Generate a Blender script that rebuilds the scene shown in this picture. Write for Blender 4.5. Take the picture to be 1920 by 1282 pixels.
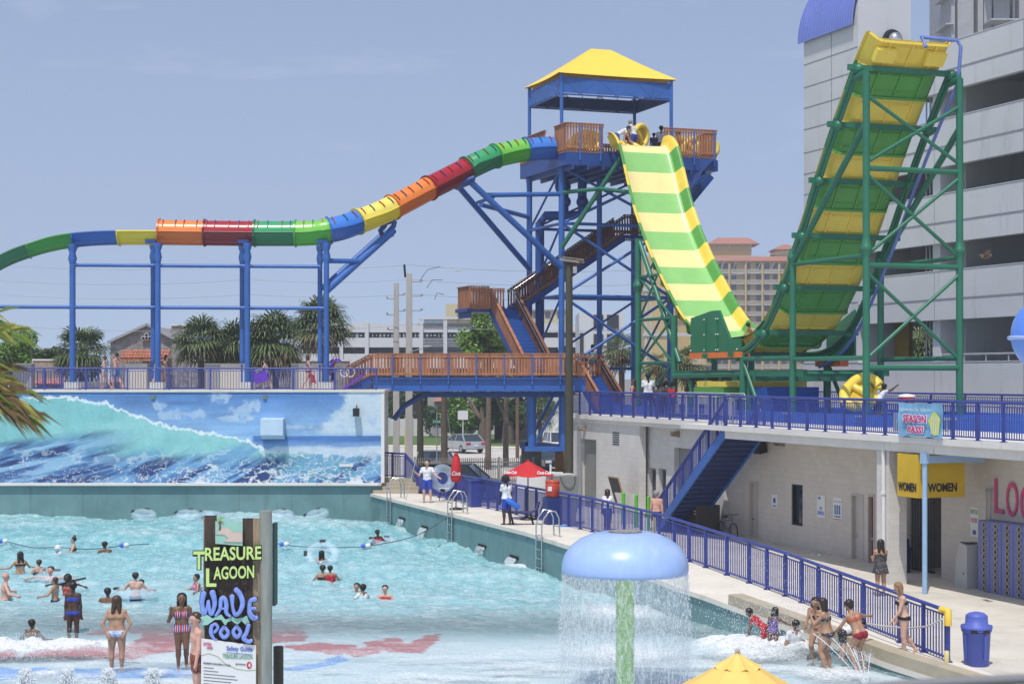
import bpy, math, random
import numpy as np
from mathutils import Vector, Matrix
V = Vector; R = math.radians
random.seed(11)
sc = bpy.context.scene; COL = sc.collection
for o in list(bpy.data.objects): bpy.data.objects.remove(o)

# ---------------------------------------------------------------- camera, sky, sun, exposure
F, CX, HY, CH = 3200.0, 960.0, 705.0, 6.6        # focal length and horizon in photo pixels, eye height
cd = bpy.data.cameras.new("camera"); cam = bpy.data.objects.new("camera", cd); COL.objects.link(cam)
cam.location = (0, 0, CH); cam.rotation_euler = (R(90), 0, 0)
cd.sensor_width = 36; cd.lens = 60; cd.shift_y = 64/1920; cd.clip_start = .3; cd.clip_end = 6000
sc.camera = cam
cd.dof.use_dof = True; cd.dof.focus_distance = 62; cd.dof.aperture_fstop = 4.5
SUN = V((-.28*math.cos(R(64)), -.96*math.cos(R(64)), math.sin(R(64)))).normalized()
W = bpy.data.worlds.new("World"); sc.world = W; W.use_nodes = True
nt = W.node_tree; nt.nodes.clear()
sky = nt.nodes.new("ShaderNodeTexSky"); sky.sky_type = 'NISHITA'; sky.sun_disc = False
sky.sun_elevation = R(64); sky.sun_rotation = math.atan2(SUN.x, SUN.y)
sky.air_density = 1.0; sky.dust_density = .6; sky.ozone_density = 2.2; sky.altitude = 0
bg = nt.nodes.new("ShaderNodeBackground"); bg.inputs[1].default_value = .15
out = nt.nodes.new("ShaderNodeOutputWorld")
# thin high cirrus: a little white mixed into the sky by direction
tc = nt.nodes.new("ShaderNodeTexCoord"); mp = nt.nodes.new("ShaderNodeMapping"); mp.inputs['Scale'].default_value = (5, 5, 26)
nz = nt.nodes.new("ShaderNodeTexNoise"); nz.inputs['Scale'].default_value = 1.6; nz.inputs['Detail'].default_value = 7; nz.inputs['Roughness'].default_value = .62
rp = nt.nodes.new("ShaderNodeValToRGB"); rp.color_ramp.elements[0].position = .60; rp.color_ramp.elements[1].position = .95
rp.color_ramp.elements[1].color = (.34, .34, .34, 1)
mx = nt.nodes.new("ShaderNodeMixRGB"); mx.inputs[2].default_value = (5.4, 5.9, 6.9, 1)
sat = nt.nodes.new("ShaderNodeHueSaturation"); sat.inputs['Saturation'].default_value = .78; sat.inputs['Hue'].default_value = .507
L = nt.links.new
L(tc.outputs['Generated'], mp.inputs[0]); L(mp.outputs[0], nz.inputs[0]); L(nz.outputs[0], rp.inputs[0]); L(rp.outputs[0], mx.inputs[0])
va = nt.nodes.new("ShaderNodeVectorMath"); va.operation = 'MULTIPLY_ADD'; va.inputs[1].default_value = (1, 1, .85); va.inputs[2].default_value = (0, 0, .16)
L(tc.outputs['Generated'], va.inputs[0]); L(va.outputs[0], sky.inputs[0])
L(sky.outputs[0], sat.inputs['Color']); L(sat.outputs[0], mx.inputs[1]); L(mx.outputs[0], bg.inputs[0]); L(bg.outputs[0], out.inputs[0])
sd = bpy.data.lights.new("sun", 'SUN'); so = bpy.data.objects.new("sun", sd); COL.objects.link(so)
sd.energy = 3.4; sd.angle = R(.5); sd.color = (1, .96, .9)
so.rotation_euler = (-SUN).to_track_quat('-Z', 'Y').to_euler(); so.location = SUN*200
sc.view_settings.view_transform = 'Standard'; sc.view_settings.look = 'None'
sc.view_settings.exposure = 0.14; sc.view_settings.gamma = 1
sc.render.resolution_x = 1024; sc.render.resolution_y = 683
sc.render.engine = 'CYCLES'
sc.cycles.max_bounces = 6; sc.cycles.transparent_max_bounces = 24
sc.cycles.transmission_bounces = 4; sc.cycles.caustics_reflective = False; sc.cycles.caustics_refractive = False

# ---------------------------------------------------------------- where a pixel of the photo lies in the place
TT = math.atan(.36); SB, CB = math.sin(TT), math.cos(TT)
D3 = V((SB, -CB, 0)); N3 = V((CB, SB, 0)); UP = V((0, 0, 1))
def at(px, py, Y): return V(((px-CX)/F*Y, Y, CH-(py-HY)/F*Y))
def gp(px, py, z):
    Y = F*(CH-z)/(py-HY); return V(((px-CX)/F*Y, Y, z))
def bxy(px, c):
    Y = c/((px-CX)/F+.36); return V(((px-CX)/F*Y, Y, 0))
def bp(px, py, c):
    p = bxy(px, c); p.z = CH-(py-HY)/F*p.y; return p
def bz(px, c, z):
    p = bxy(px, c); p.z = z; return p
def uw(u, w, z=0): return D3*u+N3*w+UP*z
def lin(*c):
    return tuple((x/255/12.92 if x/255 <= .04045 else ((x/255+.055)/1.055)**2.4) for x in c)

# ---------------------------------------------------------------- materials
MATS = {}
def mat(name, rgb, rough=.55, var=.12, vs=1.5, bump=0, bs=8, metal=0, spec=.4, alpha=1, coat=0, stain=None, ss=.6, sth=.56, stretch=None, brick=None):
    if name in MATS: return MATS[name]
    m = bpy.data.materials.new(name); m.use_nodes = True; n = m.node_tree.nodes; l = m.node_tree.links.new
    b = n['Principled BSDF']
    b.inputs['Roughness'].default_value = rough; b.inputs['Metallic'].default_value = metal
    b.inputs['Specular IOR Level'].default_value = spec; b.inputs['Alpha'].default_value = alpha
    b.inputs['Coat Weight'].default_value = coat
    g = n.new('ShaderNodeNewGeometry'); mp = n.new('ShaderNodeMapping'); l(g.outputs['Position'], mp.inputs[0])
    if stretch: mp.inputs['Scale'].default_value = stretch
    src = mp.outputs[0]
    nz = n.new('ShaderNodeTexNoise'); nz.inputs['Scale'].default_value = vs; nz.inputs['Detail'].default_value = 6; nz.inputs['Roughness'].default_value = .6
    l(src, nz.inputs[0])
    r = n.new('ShaderNodeMapRange'); r.inputs[1].default_value = .3; r.inputs[2].default_value = .7
    r.inputs[3].default_value = 1-var; r.inputs[4].default_value = 1+var*.6; l(nz.outputs[0], r.inputs[0])
    mu = n.new('ShaderNodeVectorMath'); mu.operation = 'SCALE'; mu.inputs[0].default_value = rgb; l(r.outputs[0], mu.inputs['Scale'])
    col = mu.outputs[0]
    bsrc = None
    if brick:
        bw, bh, mort, dark = brick
        sx = n.new('ShaderNodeSeparateXYZ'); l(g.outputs['Position'], sx.inputs[0])
        cb = n.new('ShaderNodeCombineXYZ')
        ad = n.new('ShaderNodeMath'); ad.operation = 'SUBTRACT'; l(sx.outputs[0], ad.inputs[0]); l(sx.outputs[1], ad.inputs[1])
        l(ad.outputs[0], cb.inputs[0]); l(sx.outputs[2], cb.inputs[1])
        bt = n.new('ShaderNodeTexBrick'); bt.inputs['Scale'].default_value = 1
        bt.inputs['Brick Width'].default_value = bw; bt.inputs['Row Height'].default_value = bh; bt.inputs['Mortar Size'].default_value = mort
        bt.inputs['Mortar Smooth'].default_value = .4
        bt.inputs['Color1'].default_value = (1, 1, 1, 1); bt.inputs['Color2'].default_value = (.93, .93, .93, 1); bt.inputs['Mortar'].default_value = (dark, dark, dark, 1)
        l(cb.outputs[0], bt.inputs[0])
        m3 = n.new('ShaderNodeMixRGB'); m3.blend_type = 'MULTIPLY'; m3.inputs[0].default_value = 1; l(col, m3.inputs[1]); l(bt.outputs['Color'], m3.inputs[2]); col = m3.outputs[0]
    if stain:
        n2 = n.new('ShaderNodeTexNoise'); n2.inputs['Scale'].default_value = ss; n2.inputs['Detail'].default_value = 8; n2.inputs['Roughness'].default_value = .7
        m2 = n.new('ShaderNodeMapping'); m2.inputs['Scale'].default_value = (3, 3, .6); l(g.outputs['Position'], m2.inputs[0]); l(m2.outputs[0], n2.inputs[0])
        r2 = n.new('ShaderNodeMapRange'); r2.inputs[1].default_value = sth; r2.inputs[2].default_value = sth+.16; r2.inputs[4].default_value = .75; l(n2.outputs[0], r2.inputs[0])
        mm = n.new('ShaderNodeMixRGB'); l(r2.outputs[0], mm.inputs[0]); l(col, mm.inputs[1]); mm.inputs[2].default_value = (*stain, 1); col = mm.outputs[0]
    l(col, b.inputs['Base Color'])
    if bump:
        n3 = n.new('ShaderNodeTexNoise'); n3.inputs['Scale'].default_value = bs; n3.inputs['Detail'].default_value = 4; l(src, n3.inputs[0])
        bm = n.new('ShaderNodeBump'); bm.inputs['Strength'].default_value = bump; bm.inputs['Distance'].default_value = .05
        l(n3.outputs[0], bm.inputs['Height']); l(bm.outputs[0], b.inputs['Normal'])
    MATS[name] = m; return m

# ---------------------------------------------------------------- mesh builder
class MB:
    def __init__(s): s.v = []; s.f = []; s.mi = []; s.sm = []; s.cur = 0
    def m(s, i): s.cur = i; return s
    def add(s, vs, fs, smooth=False):
        b = len(s.v); s.v += [tuple(x) for x in vs]
        for f in fs: s.f.append(tuple(i+b for i in f)); s.mi.append(s.cur); s.sm.append(smooth)
        return s
    def ob(s, c, hx, hy, hz):
        c = V(c); hx = V(hx); hy = V(hy); hz = V(hz)
        vs = [c+hx*a+hy*b+hz*d for a in (-1, 1) for b in (-1, 1) for d in (-1, 1)]
        return s.add(vs, [(0, 1, 3, 2), (4, 6, 7, 5), (0, 4, 5, 1), (2, 3, 7, 6), (0, 2, 6, 4), (1, 5, 7, 3)])
    def box(s, c, sx, sy, sz, rz=0):
        ca, sa = math.cos(rz), math.sin(rz)
        return s.ob(c, (ca*sx/2, sa*sx/2, 0), (-sa*sy/2, ca*sy/2, 0), (0, 0, sz/2))
    def bbox(s, u0, u1, w0, w1, z0, z1):       # box in the frame of the street
        return s.ob(uw((u0+u1)/2, (w0+w1)/2, (z0+z1)/2), D3*((u1-u0)/2), N3*((w1-w0)/2), UP*((z1-z0)/2))
    def bar(s, a, b, w, h, up=UP):
        a = V(a); b = V(b); d = (b-a); L = d.length
        if L < 1e-6: return s
        d /= L; sd = d.cross(up)
        if sd.length < 1e-4: sd = d.cross(V((1, 0, 0)))
        sd.normalize(); u2 = sd.cross(d)
        return s.ob((a+b)/2, d*L/2, sd*w/2, u2*h/2)
    def tube(s, a, b, r, n=8, r2=None, cap=True):
        return s.path([a, b], r, n, r2, cap)
    def path(s, pts, r, n=8, r2=None, cap=True):
        pts = [V(p) for p in pts]; k = len(pts); rs = r if isinstance(r, (list, tuple)) else [r+(((r2 if r2 is not None else r)-r)*i/(k-1)) for i in range(k)]
        vs = []; prev = None
        for i, p in enumerate(pts):
            t = (pts[min(i+1, k-1)]-pts[max(i-1, 0)])
            if t.length < 1e-9: t = V((0, 0, 1))
            t.normalize()
            if prev is None: e = t.orthogonal().normalized()
            else:
                e = prev-t*prev.dot(t); e = e.normalized() if e.length > 1e-5 else t.orthogonal().normalized()
            prev = e; g = t.cross(e)
            vs += [p+(e*math.cos(2*math.pi*j/n)+g*math.sin(2*math.pi*j/n))*rs[i] for j in range(n)]
        fs = [(i*n+j, i*n+(j+1) % n, (i+1)*n+(j+1) % n, (i+1)*n+j) for i in range(k-1) for j in range(n)]
        s.add(vs, fs, n > 4)
        if cap: s.add(vs[:n], [tuple(range(n))[::-1]]); s.add(vs[-n:], [tuple(range(n))])
        return s
    def prism(s, poly, o, ax, ay, az):          # polygon in ax, ay swept along az
        o = V(o); ax = V(ax); ay = V(ay); az = V(az); n = len(poly)
        a = [o+ax*x+ay*y for x, y in poly]; b = [p+az for p in a]
        return s.add(a+b, [tuple(range(n))[::-1], tuple(range(n, 2*n))]+[(i, (i+1) % n, n+(i+1) % n, n+i) for i in range(n)])
    def lathe(s, prof, c, n=24, cap=True, sx=1, sy=1):
        c = V(c); vs = [c+V((r*sx*math.cos(2*math.pi*j/n), r*sy*math.sin(2*math.pi*j/n), z)) for r, z in prof for j in range(n)]
        k = len(prof)
        s.add(vs, [(i*n+j, i*n+(j+1) % n, (i+1)*n+(j+1) % n, (i+1)*n+j) for i in range(k-1) for j in range(n)], True)
        if cap: s.add(vs[:n], [tuple(range(n))[::-1]]); s.add(vs[-n:], [tuple(range(n))])
        return s
    def ball(s, c, rx, ry=None, rz=None, n=10, k=7):
        ry = rx if ry is None else ry; rz = rx if rz is None else rz; c = V(c)
        vs = [c+V((rx*math.sin(math.pi*i/k)*math.cos(2*math.pi*j/n), ry*math.sin(math.pi*i/k)*math.sin(2*math.pi*j/n), rz*math.cos(math.pi*i/k))) for i in range(k+1) for j in range(n)]
        return s.add(vs, [(i*n+j, (i+1)*n+j, (i+1)*n+(j+1) % n, i*n+(j+1) % n) for i in range(k) for j in range(n)], True)
    def torus(s, c, R0, r, ax=UP, n=24, k=8, flat=1):
        c = V(c); ax = V(ax).normalized(); e = ax.orthogonal().normalized(); g = ax.cross(e); vs = []
        for i in range(n):
            a = 2*math.pi*i/n; d = e*math.cos(a)+g*math.sin(a)
            for j in range(k):
                b = 2*math.pi*j/k; vs.append(c+d*(R0+r*math.cos(b))+ax*r*flat*math.sin(b))
        return s.add(vs, [(i*k+j, i*k+(j+1) % k, ((i+1) % n)*k+(j+1) % k, ((i+1) % n)*k+j) for i in range(n) for j in range(k)], True)
    def quad(s, a, b, c, d): return s.add([a, b, c, d], [(0, 1, 2, 3)])
    def grid(s, rows, smooth=True):
        k = len(rows[0]); vs = [p for r in rows for p in r]
        return s.add(vs, [(i*k+j, i*k+j+1, (i+1)*k+j+1, (i+1)*k+j) for i in range(len(rows)-1) for j in range(k-1)], smooth)
    def lo(s):
        a = np.array(s.v); return V(((a[:, 0].min()+a[:, 0].max())/2, (a[:, 1].min()+a[:, 1].max())/2, a[:, 2].min()))

def wloc(o):
    p = V((0, 0, 0))
    while o is not None: p += o.location; o = o.parent
    return p
def mkobj(name, verts, faces, mats, parent=None, mi=None, sm=None, loc=None):
    me = bpy.data.meshes.new(name)
    org = wloc(parent) if parent is not None else (loc if loc is not None else V((0, 0, 0)))
    a = np.asarray(verts, dtype=np.float64).reshape(-1, 3)-np.array(org)
    me.from_pydata(a.tolist(), [], faces if isinstance(faces, list) else faces.tolist())
    for m in (mats if isinstance(mats, (list, tuple)) else [mats]): me.materials.append(m)
    if mi is not None: me.polygons.foreach_set('material_index', mi)
    if sm is True: me.polygons.foreach_set('use_smooth', [True]*len(me.polygons))
    elif sm: me.polygons.foreach_set('use_smooth', sm)
    me.update()
    o = bpy.data.objects.new(name, me); COL.objects.link(o)
    if parent is not None: o.parent = parent
    else: o.location = org
    return o
def tag(o, label, cat, group=None, kind=None):
    if label: o['label'] = label
    if cat: o['category'] = cat
    if group: o['group'] = group
    if kind: o['kind'] = kind
    return o
def thing(name, label, cat, loc, group=None):
    o = bpy.data.objects.new(name, None); COL.objects.link(o); o.location = V(loc); o.empty_display_size = .2
    return tag(o, label, cat, group)
def part(name, mb, mats, parent, label=None):
    o = mkobj(name, mb.v, mb.f, mats, parent, mb.mi, mb.sm)
    if label: o['label'] = label
    return o
def solo(name, mb, mats, label, cat, group=None, kind=None):
    o = mkobj(name, mb.v, mb.f, mats, None, mb.mi, mb.sm, loc=mb.lo())
    return tag(o, label, cat, group, kind)
def struct(name, mb, mats):
    o = mkobj(name, mb.v, mb.f, mats, None, mb.mi, mb.sm); o['kind'] = 'structure'; return o

def text(mb, s, o, ax, ay, w, h, ex=.01, shear=0, bold=0):
    """lettering as real letter shapes fitted into a w x h box on the plane (ax, ay) at o (lower left corner)"""
    cu = bpy.data.curves.new("lettering", 'FONT'); cu.body = s; cu.size = 1; cu.extrude = .5; cu.shear = shear; cu.offset = bold; cu.resolution_u = 3
    t = bpy.data.objects.new("lettering", cu); COL.objects.link(t)
    dg = bpy.context.evaluated_depsgraph_get(); dg.update()
    me = bpy.data.meshes.new_from_object(t.evaluated_get(dg))
    a = np.array([v.co[:] for v in me.vertices]); fs = [tuple(p.vertices) for p in me.polygons]
    bpy.data.objects.remove(t); bpy.data.curves.remove(cu); bpy.data.meshes.remove(me)
    if not len(a): return mb
    mn = a.min(0); mxx = a.max(0); ax = V(ax).normalized(); ay = V(ay).normalized(); az = ax.cross(ay)
    vs = [V(o)+ax*((p[0]-mn[0])/(mxx[0]-mn[0])*w)+ay*((p[1]-mn[1])/(mxx[1]-mn[1])*h)+az*((p[2]+.5)*ex) for p in a]
    return mb.add(vs, fs)

# ---------------------------------------------------------------- numpy noise for painted surfaces and waves
_rs = np.random.RandomState(5); _LT = _rs.rand(257, 257)
def vnoise(x, y):
    x = np.asarray(x, float); y = np.asarray(y, float); xi = np.floor(x).astype(int); yi = np.floor(y).astype(int); fx = x-xi; fy = y-yi
    fx = fx*fx*(3-2*fx); fy = fy*fy*(3-2*fy); a = xi % 256; b = yi % 256; c = (xi+1) % 256; d = (yi+1) % 256
    return (_LT[a, b]*(1-fx)+_LT[c, b]*fx)*(1-fy)+(_LT[a, d]*(1-fx)+_LT[c, d]*fx)*fy
def fbm(x, y, o=4):
    s = 0; a = .5; t = 0
    for i in range(o): s = s+a*vnoise(x*2**i+17*i, y*2**i+31*i); t += a; a *= .55
    return s/t
def sst(a, b, x): t = np.clip((x-a)/(b-a), 0, 1); return t*t*(3-2*t)
def voro(x, y, n, x0, x1, y0, y1, seed=3):
    """distance between first and second nearest of n seeds"""
    r = np.random.RandomState(seed); P = np.stack([r.uniform(x0, x1, n), r.uniform(y0, y1, n)], 1)
    out = np.empty(x.size); X = x.ravel(); Y = y.ravel()
    for i in range(0, X.size, 20000):
        d = (X[i:i+20000, None]-P[None, :, 0])**2+(Y[i:i+20000, None]-P[None, :, 1])**2
        q = np.partition(d, 1, axis=1)[:, :2]; out[i:i+20000] = np.sqrt(q[:, 1])-np.sqrt(q[:, 0])
    return out.reshape(x.shape)
def paint_mat(name, rough=.6, spec=.3, brick=None):
    m = bpy.data.materials.new(name); m.use_nodes = True; n = m.node_tree.nodes; l = m.node_tree.links.new
    a = n.new('ShaderNodeVertexColor'); a.layer_name = 'paint'; b = n['Principled BSDF']; b.inputs['Roughness'].default_value = rough; b.inputs['Specular IOR Level'].default_value = spec
    col = a.outputs[0]
    g = n.new('ShaderNodeNewGeometry'); nz = n.new('ShaderNodeTexNoise'); nz.inputs['Scale'].default_value = 3; nz.inputs['Detail'].default_value = 6; l(g.outputs['Position'], nz.inputs[0])
    r = n.new('ShaderNodeMapRange'); r.inputs[3].default_value = .9; r.inputs[4].default_value = 1.08; l(nz.outputs[0], r.inputs[0])
    mu = n.new('ShaderNodeVectorMath'); mu.operation = 'SCALE'; l(col, mu.inputs[0]); l(r.outputs[0], mu.inputs['Scale']); l(mu.outputs[0], b.inputs['Base Color'])
    if brick:
        bt = n.new('ShaderNodeTexBrick'); bt.inputs['Scale'].default_value = 1; bt.inputs['Brick Width'].default_value = .4; bt.inputs['Row Height'].default_value = .2; bt.inputs['Mortar Size'].default_value = .008
        sx = n.new('ShaderNodeSeparateXYZ'); cb = n.new('ShaderNodeCombineXYZ'); l(g.outputs['Position'], sx.inputs[0]); l(sx.outputs[0], cb.inputs[0]); l(sx.outputs[2], cb.inputs[1]); l(cb.outputs[0], bt.inputs[0])
        bm = n.new('ShaderNodeBump'); bm.invert = True; bm.inputs['Strength'].default_value = .35; bm.inputs['Distance'].default_value = .02; l(bt.outputs['Fac'], bm.inputs['Height']); l(bm.outputs[0], b.inputs['Normal'])
    return m
def set_paint(o, rgb):
    at_ = o.data.color_attributes.new('paint', 'FLOAT_COLOR', 'POINT'); n = len(o.data.vertices)
    c = np.ones((n, 4), dtype=np.float32); c[:, :3] = rgb; at_.data.foreach_set('color', c.ravel())
# ---------------------------------------------------------------- palette
m_rail = mat('blue_railing_paint', (.04, .058, .27), .42, .2, 3)
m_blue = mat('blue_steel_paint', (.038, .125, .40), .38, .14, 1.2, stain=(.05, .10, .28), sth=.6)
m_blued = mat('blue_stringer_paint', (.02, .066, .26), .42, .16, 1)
m_green = mat('green_steel_paint', (.022, .15, .085), .36, .14, 1)
m_wood = mat('stained_deck_lumber', (.40, .17, .085), .7, .35, 2.2, stretch=(2, 2, .4))
m_wood2 = mat('weathered_brown_lumber', (.20, .082, .045), .75, .35, 2.2)
m_cement = mat('pool_deck_concrete', (.68, .63, .54), .85, .09, .9, bump=.15, bs=30, stain=(.47, .42, .34), ss=.4, sth=.56)
m_plaza = mat('plaza_concrete', (.60, .56, .48), .85, .14, .7, bump=.15, bs=30, stain=(.42, .38, .31), ss=.35, sth=.54)
m_tan = mat('tan_coping', (.42, .36, .26), .8, .15, 2, bump=.2, bs=20)
m_white = mat('white_painted_block', (.62, .60, .565), .75, .07, .8, brick=(.41, .205, .008, .84), stain=(.40, .35, .28), ss=.35, sth=.66)
m_whitep = mat('plain_white_paint', (.68, .67, .65), .6, .06, 1)
m_slab = mat('deck_edge_paint', (.70, .67, .62), .75, .08, 1, stain=(.10, .09, .08), ss=1.1, sth=.6)
m_garage = mat('precast_concrete', (.55, .55, .56), .85, .07, .35, stain=(.38, .38, .385), ss=.3, sth=.56)
m_dark = mat('dark_interior', (.02, .02, .022), .9, .2, 1)
m_black = mat('black_plastic', (.015, .015, .017), .45, .1, 3)
m_steel = mat('stainless_tube', (.62, .61, .58), .25, .05, 2, metal=1)
m_grey = mat('grey_metal', (.34, .35, .36), .5, .1, 2)
m_yel = mat('yellow_fibreglass', (.80, .60, .085), .35, .07, 1.3, stain=(.62, .44, .07), ss=.5, sth=.58)
m_yel2 = mat('yellow_gelcoat_floor', (.86, .74, .32), .28, .07, 1.3, coat=.3)
m_grn = mat('green_gelcoat', (.095, .32, .06), .36, .1, 1.2, stain=(.06, .22, .05), ss=.5, sth=.58)
m_grn2 = mat('green_gelcoat_floor', (.27, .56, .17), .28, .07, 1.4, coat=.3)
m_red = mat('red_paint', (.45, .015, .02), .4, .1, 2)
m_orange = mat('orange_gelcoat', (.72, .17, .03), .35, .1, 2)
m_purple = mat('purple_vinyl', (.16, .045, .52), .4, .12, 3)
m_teal = mat('teal_pool_paint', (.15, .265, .265), .5, .2, .8, stain=(.11, .17, .165), ss=.5, sth=.55)
m_glass = mat('dark_window_glass', (.03, .045, .06), .06, .1, 1, spec=.8)
m_asph = mat('pale_road_concrete', (.55, .52, .47), .85, .10, .4, stain=(.4, .38, .34), ss=.1, sth=.5)
m_grass = mat('lawn_grass', (.10, .17, .035), .9, .45, 3)
m_bark = mat('grey_brown_bark', (.17, .13, .10), .9, .35, 5, bump=.5, bs=20)
m_pole = mat('weathered_pole_wood', (.30, .27, .23), .85, .2, 3, stretch=(3, 3, .3))
m_poled = mat('dark_creosote_pole', (.065, .062, .04), .85, .25, 3, stretch=(3, 3, .3))
m_tile = mat('terracotta_tile', (.42, .12, .06), .7, .3, 3)
m_soil = mat('town_ground', (.26, .25, .22), .9, .2, .3)

# ---------------------------------------------------------------- ground of the town, road, lawn
def zdeck(Y): return float(np.interp(Y, [20, 34, 37.5, 44.6, 52, 57, 90], [0.0, .12, .28, .86, 1.28, 1.4, 1.4]))
def cedge(Y): return 21.0+max(0, (46-Y))*.1
def zplaza(Y): return float(np.interp(Y, [20, 50, 70, 100], [.14, .24, .5, .5]))
g = MB(); g.quad((-900, 84, .42), (900, 84, .42), (2500, 3200, .6), (-2500, 3200, .6)); struct('ground', g, m_soil)
# road runs away to the left behind the pool, seen under the bridge
rd = MB(); rd.quad((-60, 101, .47), (60, 101, .47), (34, 133, .47), (-70, 165, .47)); struct('road', rd, m_asph)
ln = MB(); ln.quad((-70, 165.3, .46), (34, 133.3, .46), (60, 160, .46), (-60, 215, .46))
struct('lawn', ln, m_grass)
kb = MB(); kb.bar((-70, 165, .53), (34, 133, .53), .35, .14); kb.bar((-60, 101, .53), (60, 101, .53), .3, .14); struct('kerb', kb, m_plaza)
yl = MB(); yl.bar((-70, 134, .479), (50, 117, .479), .12, .004); struct('road_marking', yl, mat('road_yellow', (.6, .42, .06), .7))
pv = MB(); pv.quad((-70, 168.2, .471), (34, 136, .471), (34, 138.4, .471), (-70, 170.8, .471)); struct('sidewalk', pv, m_cement)

# ---------------------------------------------------------------- plaza and raised pool deck
pz = MB(); ys = [18, 30, 40, 50, 60, 70, 78, 84.2]
pz.grid([[V((c-.36*Y, Y, zplaza(Y))) for c in (23.42, 33.5, 60)] for Y in ys], False); struct('plaza', pz, m_plaza)
YS = [20, 28, 32, 34, 36, 37.5, 39, 41, 43, 44.6, 46, 49, 52, 54.5, 57, 62, 68, 75.6]
dk = MB()
dk.grid([[V((cedge(Y)-.36*Y+.22, Y, zdeck(Y))), V((23.42-.36*Y, Y, zdeck(Y)))] for Y in YS], False)
dk.grid([[V((23.42-.36*Y, Y, zdeck(Y))), V((23.42-.36*Y, Y, -.1))] for Y in YS], False)
struct('pool_deck', dk, m_cement)
cp = MB()
for i in range(len(YS)-1):
    a, b = YS[i], YS[i+1]
    cp.bar(V((cedge(a)-.36*a+.09, a, zdeck(a)-.055)), V((cedge(b)-.36*b+.09, b, zdeck(b)-.055)), .3, .13)
struct('pool_coping', cp, m_cement)
wl = MB(); wl.grid([[V((cedge(Y)-.36*Y, Y, zdeck(Y)-.1)), V((cedge(Y)-.36*Y, Y, -2.4))] for Y in YS], False)
for Y in np.arange(36, 75, 1.9): wl.bar(V((cedge(Y)-.36*Y-.012, Y, zdeck(Y)-.12)), V((cedge(Y)-.36*Y-.012, Y, -1)), .02, .03)
solo('pool_side_wall', wl, m_teal, 'teal painted side wall of the wave pool below the concrete deck edge', 'pool wall')
# low seat kerb along the shallow end
sk = MB(); sk.m(0)
ks = [34, 35.2, 36.4, 37.6, 38.8, 40, 41.2, 42.4, 43.6]
for i in range(len(ks)-1):
    a, b = ks[i], ks[i+1]; ca = cedge(a)-.36*a+.16; cb2 = cedge(b)-.36*b+.16
    sk.bar(V((ca, a, zdeck(a)+.1)), V((cb2, b, zdeck(b)+.1)), .42, .34)
solo('seat_kerb', sk, m_tan, 'low tan concrete kerb beside the shallow end of the pool, bathers leaning on it', 'kerb')

# ---------------------------------------------------------------- pool floor with its painted figures
def in_poly(px, py, poly):
    r = np.zeros(px.shape, bool); n = len(poly)
    for i in range(n):
        x1, y1 = poly[i]; x2, y2 = poly[(i+1) % n]
        r ^= ((y1 > py) != (y2 > py)) & (px < (x2-x1)*(py-y1)/(y2-y1+1e-9)+x1)
    return r
nx, ny = 420, 300
Yv = np.concatenate([np.linspace(24, 52, 240), np.linspace(52.3, 77, 60)]); ny = 300
T = np.linspace(0, 1, nx)
XR = np.array([cedge(y)-.36*y for y in Yv])
Xg = -26+(XR[:, None]+26)*T[None, :]; Yg = np.repeat(Yv[:, None], nx, 1)
def zfloor(Y): return np.interp(Y, [20, 38, 44, 50, 77], [.16, .02, -.25, -.6, -2.2])
Zg = zfloor(Yg)
# decorative shapes in floor metres, written from where they lie in the pool
PX = CX+F*Xg/Yg; PY = HY+F*(CH-Zg)/Yg
wob = (fbm(Xg*1.3, Yg*1.3)-.5)*26; wob2 = (fbm(Xg*1.6+40, Yg*1.6)-.5)*12
qx, qy = PX+wob, PY+wob2
red = np.zeros(Xg.shape, bool)
for poly in ([(30, 1232), (90, 1205), (150, 1196), (185, 1210), (215, 1212), (300, 1195), (330, 1190), (345, 1215), (250, 1238), (170, 1236)],
             [(150, 1190), (200, 1170), (270, 1172), (285, 1165), (345, 1168), (360, 1205), (300, 1210), (255, 1205), (270, 1185)],
             [(-40, 1225), (20, 1215), (40, 1222), (10, 1240)],
             [(505, 1158), (555, 1154), (570, 1180), (575, 1200), (505, 1205)],
             [(530, 1208), (600, 1205), (660, 1208), (665, 1220), (640, 1228), (540, 1216)],
             [(650, 1228), (690, 1202), (740, 1196), (765, 1205), (800, 1190), (826, 1186), (822, 1200), (790, 1224), (720, 1220), (680, 1230)]):
    red |= in_poly(qx, qy, poly)
blue = in_poly(qx, qy, [(0, 1250), (120, 1256), (330, 1252), (420, 1262), (300, 1272), (60, 1268), (-20, 1276), (-60, 1256)]) | in_poly(qx, qy, [(530, 1252), (600, 1240), (640, 1226), (650, 1236), (600, 1254), (540, 1258)])
base = np.array([.62, .74, .78])+0*Xg[..., None]
deep = sst(43, 50, Yg)[..., None]; base = base*(1-deep)+np.array([.34, .66, .72])*deep
base[red] = (.50, .10, .11); base[blue] = (.22, .42, .80)
fl = mkobj('pool_floor', np.stack([Xg, Yg, Zg], -1), [(i*nx+j, i*nx+j+1, (i+1)*nx+j+1, (i+1)*nx+j) for i in range(ny-1) for j in range(nx-1)], paint_mat('pool_floor_paint', .7), sm=True)
set_paint(fl, base.reshape(-1, 3)); fl['kind'] = 'structure'
# shore slab in front of the pool
sh = MB(); sh.quad((-60, 4, -.02), (60, 4, -.02), (60, 24.2, .14), (-60, 24.2, .14)); struct('pool_shore', sh, m_cement)

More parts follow.
